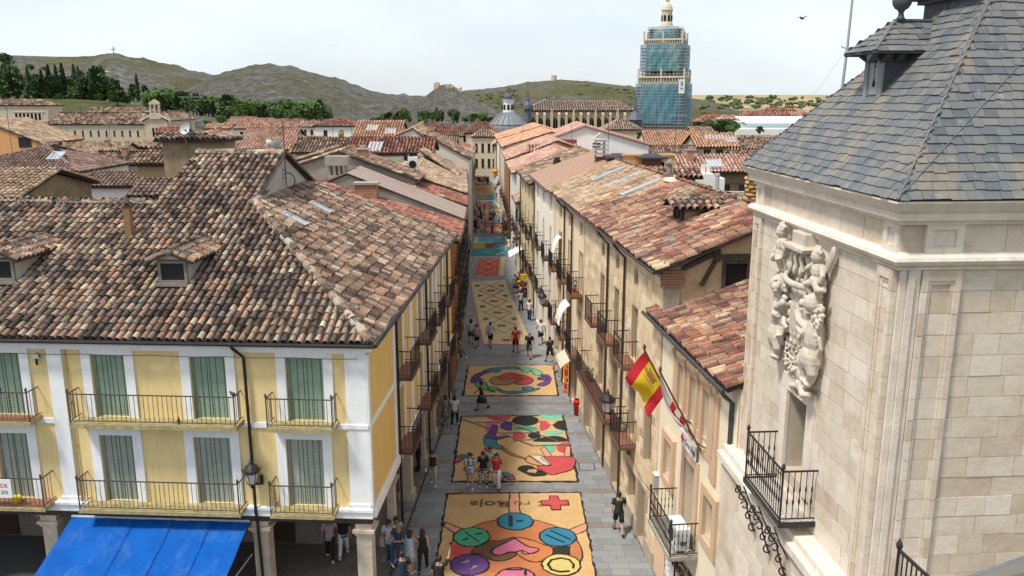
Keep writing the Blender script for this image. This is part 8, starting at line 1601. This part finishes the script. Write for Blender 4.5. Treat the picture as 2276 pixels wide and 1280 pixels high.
    def skirt(nm, L, fl, top=.16):
        m = MB(); c = (J['kneeL']+J['kneeR'])/2; ca_ = (J['ankL']+J['ankR'])/2; e = J['pel'].lerp(c, min(1,L)) if L <= 1 else c.lerp(ca_, L-1); sp = max(.0,abs(J['kneeL'].y-J['kneeR'].y)*.5); V = Vector((0,1,0)); tube_loft(m, [(J['waist']-dn*.04,.14,.108,X,Yb),(J['pel']-dn*.02,.178,.135,X,Yb),(J['pel'].lerp(e,.5),.19*(1+fl*.5),.15*(1+fl*.5)+sp*.5,X,V),(e,.20*(1+fl),.16*(1+fl)+sp*.8,X,V)], 14); D[nm] = m.mesh(nm, SKIN, True)
    skirt('skirt', .92, .12); skirt('long_skirt', 1.8, .3); skirt('dress_skirt', 1.05, .2)
    m = MB()
    for S in 'LR': m.tube([J['ank'+S]+Vector((0,-.05,-.045)),J['ank'+S]+Vector((0,.03,-.035)),J['toe'+S]+Vector((0,.015,0))], [.043,.05,.036], 8)
    D['shoes'] = m.mesh('shoes', SKIN, True)
    H_ = J['head']
    m = MB(); m.ball(H_+Vector((0,-.012,.028)), (.088,.098,.100), 12, 8); m.ball(H_+Vector((0,-.045,-.02)), (.074,.06,.075), 10, 6); D['short_hair'] = m.mesh('hair', SKIN, True)
    m = MB(); m.ball(H_+Vector((0,-.018,.028)), (.096,.104,.106), 12, 8); tube_loft(m, [(H_+Vector((0,-.04,.04)),.092,.075,X,Vector((0,1,0))),(H_+Vector((0,-.055,-.08)),.100,.07,X,Vector((0,1,0))),(H_+Vector((0,-.07,-.2)),.10,.055,X,Vector((0,1,0))),(H_+Vector((0,-.085,-.30)),.07,.035,X,Vector((0,1,0)))], 12); D['long_hair'] = m.mesh('hair', SKIN, True)
    m = MB(); m.ball(H_+Vector((0,-.018,.028)), (.098,.106,.106), 12, 8); m.ball(H_+Vector((0,-.05,-.06)), (.096,.075,.08), 10, 6); D['bob_hair'] = m.mesh('hair', SKIN, True)
    m = MB(); c = J['chest']-Yb*.17 if Yb.y > 0 else J['chest']+Yb*.17; m.ball(c+Vector((0,0,-.06)), (.15,.10,.22), 10, 7); m.tube([J['sho'+'L']+Vector((.07,.02,.05)),c+Vector((-.1,0,.1))],.02,5); m.tube([J['sho'+'R']+Vector((-.07,.02,.05)),c+Vector((.1,0,.1))],.02,5); D['backpack'] = m.mesh('backpack', SKIN, True)
    m = MB(); q = J['wriR']+Vector((.04,0,-.10)); m.ball(q, (.06,.15,.11), 8, 6); m.tube([q+Vector((0,0,.08)),J['elbR'].lerp(J['shoR'],.2),J['shoR']+Vector((-.05,0,.06))],.012,5); D['handbag'] = m.mesh('handbag', SKIN, True)
    m = MB(); m.box(-.085,-.012,.096,.108,-.005,.035); m.box(.012,.085,.096,.108,-.005,.035); m.box(-.012,.012,.098,.104,.015,.03); D['glasses'] = (lambda me: (me.transform(Matrix.Translation(H_)), me)[1])(m.mesh('sunglasses', SKIN))
    m = MB(); q = J['wriR']+J['fdR']*.10; m.box(q.x-.04,q.x+.04,q.y-.008,q.y+.008,q.z-.02,q.z+.12); D['phone'] = m.mesh('phone', SKIN)
    PM_[key] = D; return D
POSES = {
 'stand': dict(hipL=2,hipR=-2,spread=4), 'stand2': dict(hipL=6,kneeL=10,hipR=-4,spread=3,shL=20,elL=60,shR=-4), 'walk': dict(hipL=22,kneeL=6,hipR=-18,kneeR=24,shL=-20,shR=22,elL=18,elR=28,lean=2), 'walk2': dict(hipR=20,kneeR=5,hipL=-16,kneeL=30,shR=-18,shL=20,elL=28,elR=18,lean=2), 'stroll': dict(hipL=12,kneeL=6,hipR=-10,kneeR=14,shL=-8,shR=10),
 'lean': dict(hipL=26,kneeL=10,hipR=-26,kneeR=16,lean=10,shL=-14,shR=18,elL=30,elR=20), 'phone': dict(hipL=3,hipR=-3,shL=35,elL=95,shR=38,elR=100,inL=25,inR=25,nod=30), 'point': dict(hipL=3,hipR=-3,shR=118,elR=38,outR=10,shL=10), 'arms': dict(hipL=4,hipR=-4,shL=25,elL=85,shR=28,elR=80,inL=50,inR=50), 'bag': dict(hipL=12,kneeL=8,hipR=-10,kneeR=14,shR=22,elR=80,inR=40,shL=-6), 'sit': dict(hipL=82,kneeL=82,hipR=78,kneeR=85,lean=4,shL=40,elL=40,shR=38,elR=45,inL=20,inR=20)}
CL = {}
def cloth(c): 
    k = 'fabric %.2f %.2f %.2f' % c
    return plain(k, c, .9, .12, 6, .15)
def patt(name, a, b, sc=14):
    if name in MATS: return MATS[name]
    t = NT(name, .9, .1); n = t.noise(sc, 2, .5, vec=t.objco()); t.col(t.ramp(n, [(.46, a), (.54, b)])); MATS[name] = t.m; return t.m
HAIR = {'d':flat('dark hair',(.018,.013,.010),.5),'b':flat('brown hair',(.07,.035,.02),.5),'g':flat('grey hair',(.20,.19,.18),.6)}
BK=(.018,.018,.02); WT=(.62,.62,.61); NV=(.02,.03,.055); GY=(.30,.31,.33); RD=(.42,.03,.03); BE=(.42,.37,.30); JN=(.05,.085,.16); PK=(.50,.26,.22)
def person(u, v, yaw, pose, fem, label, hair, top, bottom, extras=(), head_v=None, h=None, shoe=WT, dark=False, group=None, simple=False, at=None, z=0):
    p = at or atZ(u, v, 0)
    D = person_meshes(pose, fem); o = link('person', D['body'], None, (p.x,p.y,z if not at else at.z), (0,0,rad(yaw))); tag(o, label, 'person', group); s = (h or (1.66 if fem else 1.76))/1.73; o.scale = (s*1.04,s*1.04,s)
    if dark: o.material_slots[0].link = 'OBJECT'; o.material_slots[0].material = SKIND
    def wear(nm, key, mat): c = link(nm, D[key], o); c.material_slots[0].link = 'OBJECT'; c.material_slots[0].material = mat if not isinstance(mat, tuple) else cloth(mat); return c
    wear('hair', {'s':'short_hair','l':'long_hair','b':'bob_hair'}[hair[0]], HAIR[hair[1]])
    if top: wear({'tee':'shirt','tank':'top','longshirt':'shirt'}[top[0]], top[0], top[1])
    if bottom: wear({'skirt':'skirt','long_skirt':'skirt','dress_skirt':'dress_skirt','hotpants':'shorts','wide_trousers':'trousers'}.get(bottom[0],bottom[0]), bottom[0], bottom[1])
    wear('shoes', 'shoes', shoe)
    for e in extras: wear({'backpack':'backpack','handbag':'handbag','glasses':'sunglasses','phone':'phone'}[e[0]], e[0], e[1])
    return o
P = person
FL = patt('blue floral print',(.55,.58,.62),(.07,.12,.27),10); ZP = patt('black and white print',(.5,.5,.48),(.05,.05,.05),16); GP = patt('grey green print',(.28,.28,.23),(.10,.10,.085),12); WS = patt('white striped print',(.60,.60,.60),(.40,.41,.44),10)
P(1374,1184,0,'walk',0,'man in dark t-shirt and black shorts walking away beside the right wall','sd',('tee',(.025,.032,.026)),('shorts',BK),shoe=BK)
P(941,1268,2,'walk2',1,'woman in black top and trousers with long dark hair walking by the arcade','ld',('tank',BK),('trousers',BK),shoe=BK)
P(976,1240,-8,'point',0,'man in black t-shirt raising his phone at the bottom edge','sd',('tee',BK),('trousers',BK),(('phone',BK),),at=(lambda q: Vector((q.x,q.y,0)))(atZ(976,1241,1.66)))
P(868,1252,172,'stroll',0,'man in light blue shirt and jeans walking towards the camera','sd',('tee',(.45,.50,.56)),('trousers',JN),(('glasses',BK),),shoe=BK)
P(889,1262,150,'arms',0,'man in navy polo beside the man in the light blue shirt','sg',('tee',(.05,.065,.10)),('trousers',(.10,.11,.14)),shoe=BK)
P(883,1240,190,'stand',1,'woman in green patterned blouse behind the two men by the pillar','bd',('tee',patt('leaf print',(.45,.5,.42),(.10,.2,.09),12)),('trousers',WT))
P(893,1231,20,'stand2',0,'man in dark navy t-shirt seen from behind at the bottom left','sd',('tee',NV),('trousers',BK),at=(lambda q: Vector((q.x,q.y,0)))(atZ(893,1231,1.66)))
P(913,1272,-30,'phone',1,'woman with long black hair, pale blue top and fringed skirt','ld',('tank',(.38,.46,.60)),('skirt',patt('fringed pale skirt',(.5,.5,.47),(.3,.3,.28),20)))
P(963,1078,176,'stroll',1,'woman in dark sleeveless blouse and beige trousers with sunglasses','bb',('tank',(.03,.03,.032)),('trousers',BE),(('glasses',BK),('handbag',WT)))
P(930,1045,120,'arms',0,'man in black clothes standing beside the third pillar','sd',('tee',BK),('trousers',BK),shoe=BK,dark=True)
P(1045,1085,174,'bag',1,'woman in blue and white floral shirt and denim shorts on the acrobat carpet','bd',('tee',FL),('hotpants',(.33,.40,.50)),(('handbag',(.16,.10,.06)),))
P(1074,1082,182,'stand',1,'woman in black top and patterned wide trousers','bb',('tee',BK),('wide_trousers',ZP),(('glasses',BK),))
P(1090,1076,184,'stand2',0,'man in pale green shirt and khaki shorts shading his eyes','sd',('tee',(.33,.43,.29)),('shorts',(.22,.23,.15)),shoe=WT)
P(1104,1086,170,'bag',1,'woman in red top and long white skirt with a straw bag','ld',('tee',RD),('wide_trousers',WT),(('handbag',(.45,.34,.22)),),shoe=RD)
P(1071,910,95,'walk',1,'woman in dark dress walking across in front of the ring carpet','bd',('tank',NV),('dress_skirt',NV),shoe=BK,dark=True)
P(991,945,5,'stroll',1,'older woman in grey green patterned dress seen from behind','bb',('tee',GP),('dress_skirt',GP),shoe=BE)
P(1011,946,-3,'walk2',1,'woman in white t-shirt and black trousers beside the patterned dress','bd',('tee',WT),('trousers',BK))
P(967,929,176,'walk',1,'girl in white top and coral shorts coming out of the arcade','bb',('tee',(.55,.56,.60)),('hotpants',PK),h=1.45)
P(1047,763,4,'stroll',0,'person with long dark hair in white t-shirt and black shorts','ld',('tee',(.50,.51,.54)),('shorts',BK),shoe=BK,h=1.76)
P(1060,772,8,'walk2',0,'person in dusty pink t-shirt and black shorts beside the white shirt','sd',('tee',(.42,.30,.26)),('shorts',BK),shoe=BK,h=1.66)
P(1090,770,-14,'walk',0,'man in pale grey t-shirt and black shorts on the end of the diamond carpet','sd',('tee',(.44,.45,.50)),('shorts',BK),shoe=BK)
P(1146,783,12,'stroll',0,'man in red t-shirt and black shorts','sd',('tee',RD),('shorts',BK),shoe=BK,dark=True)
P(1176,795,-8,'lean',0,'striding man with bald head and a large black backpack','sg',('tee',BK),('shorts',(.13,.12,.095)),(('backpack',BK),),shoe=BK)
P(1202,764,3,'walk2',0,'man in white t-shirt and black shorts by the right hand wall','sd',('tee',WT),('shorts',BK),shoe=PK)
P(1222,806,25,'walk',0,'man in black t-shirt and black shorts leaving on the right','sd',('tee',(.025,.032,.028)),('shorts',BK),shoe=BK,dark=True)
P(1240,825,-2,'walk2',0,'person in loose white shirt and grey shorts close to the right wall','sd',('tee',WS),('shorts',GY),shoe=BK,h=1.66)
P(1177,712,-20,'stroll',1,'woman in white top and wide navy trousers in the sun','bd',('tee',WT),('wide_trousers',(.035,.04,.12)))
P(1158,690,40,'phone',1,'woman in black and white looking at a paper on the right','bd',('tee',WS),('trousers',BK),shoe=BK)
P(1145,651,200,'stand2',1,'woman in grey dress near the toy stall','bd',('tee',GY),('dress_skirt',(.12,.12,.13)),shoe=BK)
P(1155,653,30,'stand',0,'person in black t-shirt standing at the toy stall','sd',('tee',BK),('shorts',BK),shoe=BK); P(1160,640,190,'arms',1,'woman in pink blouse behind the toy stall','lb',('tee',(.55,.33,.36)),('trousers',GY))
P(1136,542,0,'walk',0,'man in black beside the turquoise carpet','sd',('tee',BK),('shorts',BK),shoe=BK); P(1140,569,20,'stand',1,'woman in pale clothes in the sun right of the turquoise carpet','bb',('tee',(.50,.47,.42)),('trousers',(.42,.40,.36)))
P(1131,560,10,'stroll',1,'woman in cream dress beside the black clad man','bd',('tee',(.58,.55,.48)),('dress_skirt',(.58,.55,.48)))
def seatp(u, v, yaw, fem, label, hair, top, bottom):
    q = atZ(u, v, 0); s = MB(); s.box(-.22,.22,-.42,.12,0,.43); so_ = obj('stone_bench', s, PIL, None, (q.x,q.y,0), (0,0,rad(yaw))); tag(so_, 'low stone seat under the '+label.split(' by ')[0], 'bench'); P(0,0,yaw,'sit',fem,label,hair,top,bottom,at=Vector((q.x,q.y,.0)))
seatp(1011,800,-60,1,'seated woman in mauve top by the fourth pillar','bb',('tee',(.20,.16,.19)),('trousers',(.10,.07,.08))); seatp(1019,797,-80,0,'seated person in patterned shirt and denim shorts by the fourth pillar','sd',('tee',ZP),('shorts',(.10,.18,.27)))
P(735,1243,178-170,'walk',0,'man in lilac shirt walking in the shade of the arcade','sg',('tee',(.36,.30,.36)),('trousers',BK),shoe=WT,at=(lambda q: Vector((q.x,q.y,0)))(atZ(735,1243,0)),dark=True); P(765,1236,8,'walk2',0,'man in black shirt and white trousers in the shade of the arcade','sd',('tee',BK),('trousers',WT),shoe=WT)
# shaded crowd along the left wall and the far groups (smaller in the photo)
rs2 = random.Random(5); TOPS = [BK,WT,NV,GY,RD,BE,(.10,.16,.25),(.35,.33,.30),(.05,.08,.06),(.48,.30,.28)]; NM = {BK:'black',WT:'white',NV:'navy',GY:'grey',RD:'red',BE:'beige',TOPS[6]:'blue',TOPS[7]:'stone grey',TOPS[8]:'dark green',TOPS[9]:'salmon'}
far_ = [(1033,606,'w'),(1038,598,'w'),(1041,583,'w'),(1036,575,'w'),(1040,562,'w'),(1044,552,'w'),(1037,548,'w'),(1043,538,'w'),(1046,528,'w'),(1041,522,'w'),(1047,520,'w'),(1056,516,'f'),(1063,516,'f'),(1078,517,'f'),(1094,518,'f'),(1121,518,'f'),(1128,517,'f'),(1064,492,'f'),(1070,496,'f'),(1090,497,'f'),(1097,497,'f'),(1109,498,'f'),(1118,497,'f'),(1130,495,'f'),(1125,497,'f'),(1066,473,'f'),(1060,470,'f'),(1077,480,'f'),(1089,475,'f'),(1101,436,'f'),(1117,460,'f'),(1124,461,'f'),(1056,480,'f'),(1058,505,'f')]+[(1056+3.0*k,411-(k%3),'e') for k in range(11)]
used = set()
PLACE = {'w':'in the shade by the left wall','f':'on the far carpets','e':'at the far street end'}
POS = {'w':'left wall crowd','f':'people watching the far carpets','e':'crowd at the far end of the street'}
for i, (u, v, k) in enumerate(far_):
    tc = TOPS[rs2.randrange(len(TOPS))]; bc = rs2.choice([BK,NV,BE,GY,JN]); fem = rs2.random() < .5; nm = 'woman' if fem else 'man'; bt_ = rs2.choice(['trousers','shorts']) if not fem else rs2.choice(['trousers','skirt','shorts'])
    P(u, v, rs2.uniform(0,360), rs2.choice(['stand','stand2','stroll','walk']), int(fem), f'{nm} in {NM[tc]} top and {bt_} {PLACE[k]}', ('l' if fem and i % 2 else 's')+rs2.choice('db'), ('tee',tc), (bt_,bc), shoe=BK, group=POS[k])
# ---------------------------------------------------------------- street furniture and small things
sr = thing('slate_canopy', 'corner of a blue grey slate roof at the bottom right edge', 'roof'); a_, b_, c_, d_ = atY(2140,1290,8.0), atY(2290,1236,8.0), atY(2330,1236,6.5), atY(2300,1330,6.5); m = MB(); m.prism([a_,b_,c_,d_],(0,0,-.1)); obj('slate_sheet', m, SLATE, sr); m = MB(); m.bar(a_,b_,.05,.03); obj('edge_roll', m, MATS['lead flashing'], sr)
q = atZ(1264,871,0); t = thing('ice_cream_sign', 'tall orange advertising totem standing by the shop on the right', 'sign', (q.x,q.y,0), -.25); m = MB(); m.box(-.28,.28,-.05,.05,.05,1.75); obj('panel', m, flat('bright orange panel',(.70,.20,.01)), t); m = MB(); m.box(-.3,.3,-.18,.18,0,.05); m.box(-.24,.24,-.06,-.051,1.0,1.35); m.box(-.24,.24,-.06,-.051,.2,.5); obj('red_bands', m, flat('red panel',(.45,.02,.01)), t); m = MB(); m.ball((0,-.06,1.5),(.12,.012,.1),10,6); m.ball((0,-.06,.72),(.14,.012,.14),10,6); obj('print', m, flat('dark print',(.06,.02,.01)), t)
q = atZ(1283,922,0); t = thing('litter_bin', 'round red litter bin against the right wall', 'litter bin', (q.x,q.y,0)); m = MB(); m.lathe([(.17,0),(.22,.75),(.24,.78),(.24,.82),(.19,.86)],14); obj('bin', m, flat('red plastic',(.55,.012,.015),.4), t, smooth=True); m = MB(); m.lathe([(.16,.862),(.16,.875)],14); obj('opening', m, DARK, t)
q = atZ(1297,925,0); t = thing('postcard_rack', 'folded wire rack of magazines beside the red bin', 'rack', (q.x,q.y,0), .3); m = MB(); m.bar((-.2,0,0),(-.05,.2,.95),.03); m.bar((.2,0,0),(.05,.2,.95),.03); m.bar((-.2,0,.1),(.2,0,.1),.03); m.box(-.16,.16,.0,.05,0,.2); obj('frame', m, IRON, t); m = MB()
for k in range(6): m.box(-.18+.12*(k%3),-.08+.12*(k%3),.03+.04*(k//3),.05+.04*(k//3),.25+.3*(k//3),.52+.3*(k//3))
obj('magazine', m, patt('mixed covers',(.5,.1,.1),(.4,.38,.3),9), t)
q = atZ(1166,660,0); t = thing('toy_stall', 'toy stall with red and yellow toys outside a shop on the right', 'stall', (q.x,q.y,0), 0); m = MB(); m.box(-.5,.6,-.3,.3,0,.75); m.bar((-.5,.3,0),(-.5,.3,2.1),.05); m.bar((.6,.3,0),(.6,.3,2.1),.05); m.bar((-.5,.3,2.1),(.6,.3,2.1),.05); obj('stand', m, plain('dark stand',(.06,.04,.035)), t)
cs = [(.55,.02,.02),(.62,.42,.02),(.60,.20,.02),(.05,.18,.45),(.6,.6,.58)]
for c_ in range(5):
    m = MB()
    for k in range(16): m.ball((random.uniform(-.5,.6),random.uniform(-.34,.25),random.uniform(.2,1.9)),random.uniform(.06,.13),7,5)
    obj('toys', m, flat('toy colour %d'%c_,cs[c_],.4), t)
m = MB(); m.box(-.35,.25,-.36,-.05,1.5,2.0); obj('yellow_toy', m, flat('toy colour 1',cs[1]), t)
q = atY(1032,466,96); sg = thing('projecting_sign', 'upright white shop sign projecting from the left terrace', 'sign', (lw(94)+.55,94,4.9)); m = MB(); m.box(-.4,.4,-.06,.06,-.95,.95); obj('board', m, SGNW, sg); m = MB(); m.box(-.18,.18,-.075,-.061,-.75,-.45); obj('mark', m, DARK, sg); m = MB(); m.bar((-.9,0,.7),(-.4,0,.7),.05); m.box(-.42,.42,-.05,.05,.951,1.0); obj('bracket', m, IRON, sg)
m = MB()
for j in range(8): z0 = 4.6-j*.2; m.hexa([(lw(98)+.5+.05*j,98,z0-.2),(lw(98)+.9+.05*j,98,z0-.2),(lw(98)+.9+.05*j,98.02,z0-.2),(lw(98)+.5+.05*j,98.02,z0-.2),(lw(98)+.45+.05*j,98,z0),(lw(98)+.85+.05*j,98,z0),(lw(98)+.85+.05*j,98.02,z0),(lw(98)+.45+.05*j,98.02,z0)])
tag(obj('pennant', m, flat('yellow cloth',(.58,.46,.2))), 'pale yellow pennant hanging over the shaded left side', 'banner')
for k, (y_, z, lb) in enumerate(((122,6.0,'orange lantern shaped decoration hanging high on the right side'),)):
    m = MB(); m.ball((rw(y_)-.9,y_,z),(.45,.45,.4),10,7); m.lathe([(.2,.35),(.25,.5)],8,(rw(y_)-.9,y_,z)); tag(obj('hanging_lantern', m, flat('orange paper',(.62,.27,.03))), lb, 'lantern')
for k, (y_, z) in enumerate(((118,5.6),(121,5.4),(112,5.0))):
    m = MB(); x = rw(y_)-.5; m.hexa([(x-.9,y_,z-1.0),(x-.3,y_,z-1.0),(x-.3,y_+.03,z-1.0),(x-.9,y_+.03,z-1.0),(x-.3,y_,z),(x,y_,z),(x,y_+.03,z),(x-.3,y_+.03,z)]); tag(obj('white_awning', m, WCL), ['white pennant above the narrow fronts on the right','second white pennant farther up the right side','white pennant nearest on the narrow fronts'][k], 'banner')
q = atZ(1178,600,0); m = MB(); V = [(rw(72)-.1,71.5,3.6),(rw(74)-.1,74,3.6),(rw(74)-1.3,74.2,2.9),(rw(72)-1.3,71.4,2.9)]; m.prism(V,(0,0,.03)); tag(obj('shop_awning', m, WCL), 'small white shop awning beyond the toy stall', 'awning')
# cafe parasols and tables by the far right wall
for k, (u, v) in enumerate(((1117,464),(1126,466),(1140,520),(1146,545))):
    q = atZ(u, v, 0)
    if k < 2:
        t = thing('cafe_chairs', ['white cafe chairs by the far right wall','second cluster of white cafe chairs on the right'][k], 'chair', (q.x,q.y,0)); m = MB()
        for j in range(2): x = -.4+.8*j; m.box(x-.22,x+.22,-.2,.24,.42,.47); m.box(x-.22,x+.22,.2,.25,.471,.9); [m.bar((x+a,b,0),(x+a,b,.42),.04) for a in (-.2,.2) for b in (-.18,.2)]
        obj('chair', m, SGNW, t)
    else: plantpot(Vector((rw(q.y)-.45,q.y,0)), ['tall leafy tub plant by the right wall near the turquoise carpet','second leafy tub plant by the right wall'][k-2], 2.6)
# flower balconies on the brick house at left
for k, y_ in enumerate((47.2,50.0)):
    for j, z in enumerate((3.55,)): plantpot(Vector((lw(y_)+.45,y_,z)), ['dark leafy planter on the nearest brick house balcony','dark leafy planter on the second brick house balcony'][k], 1.2)
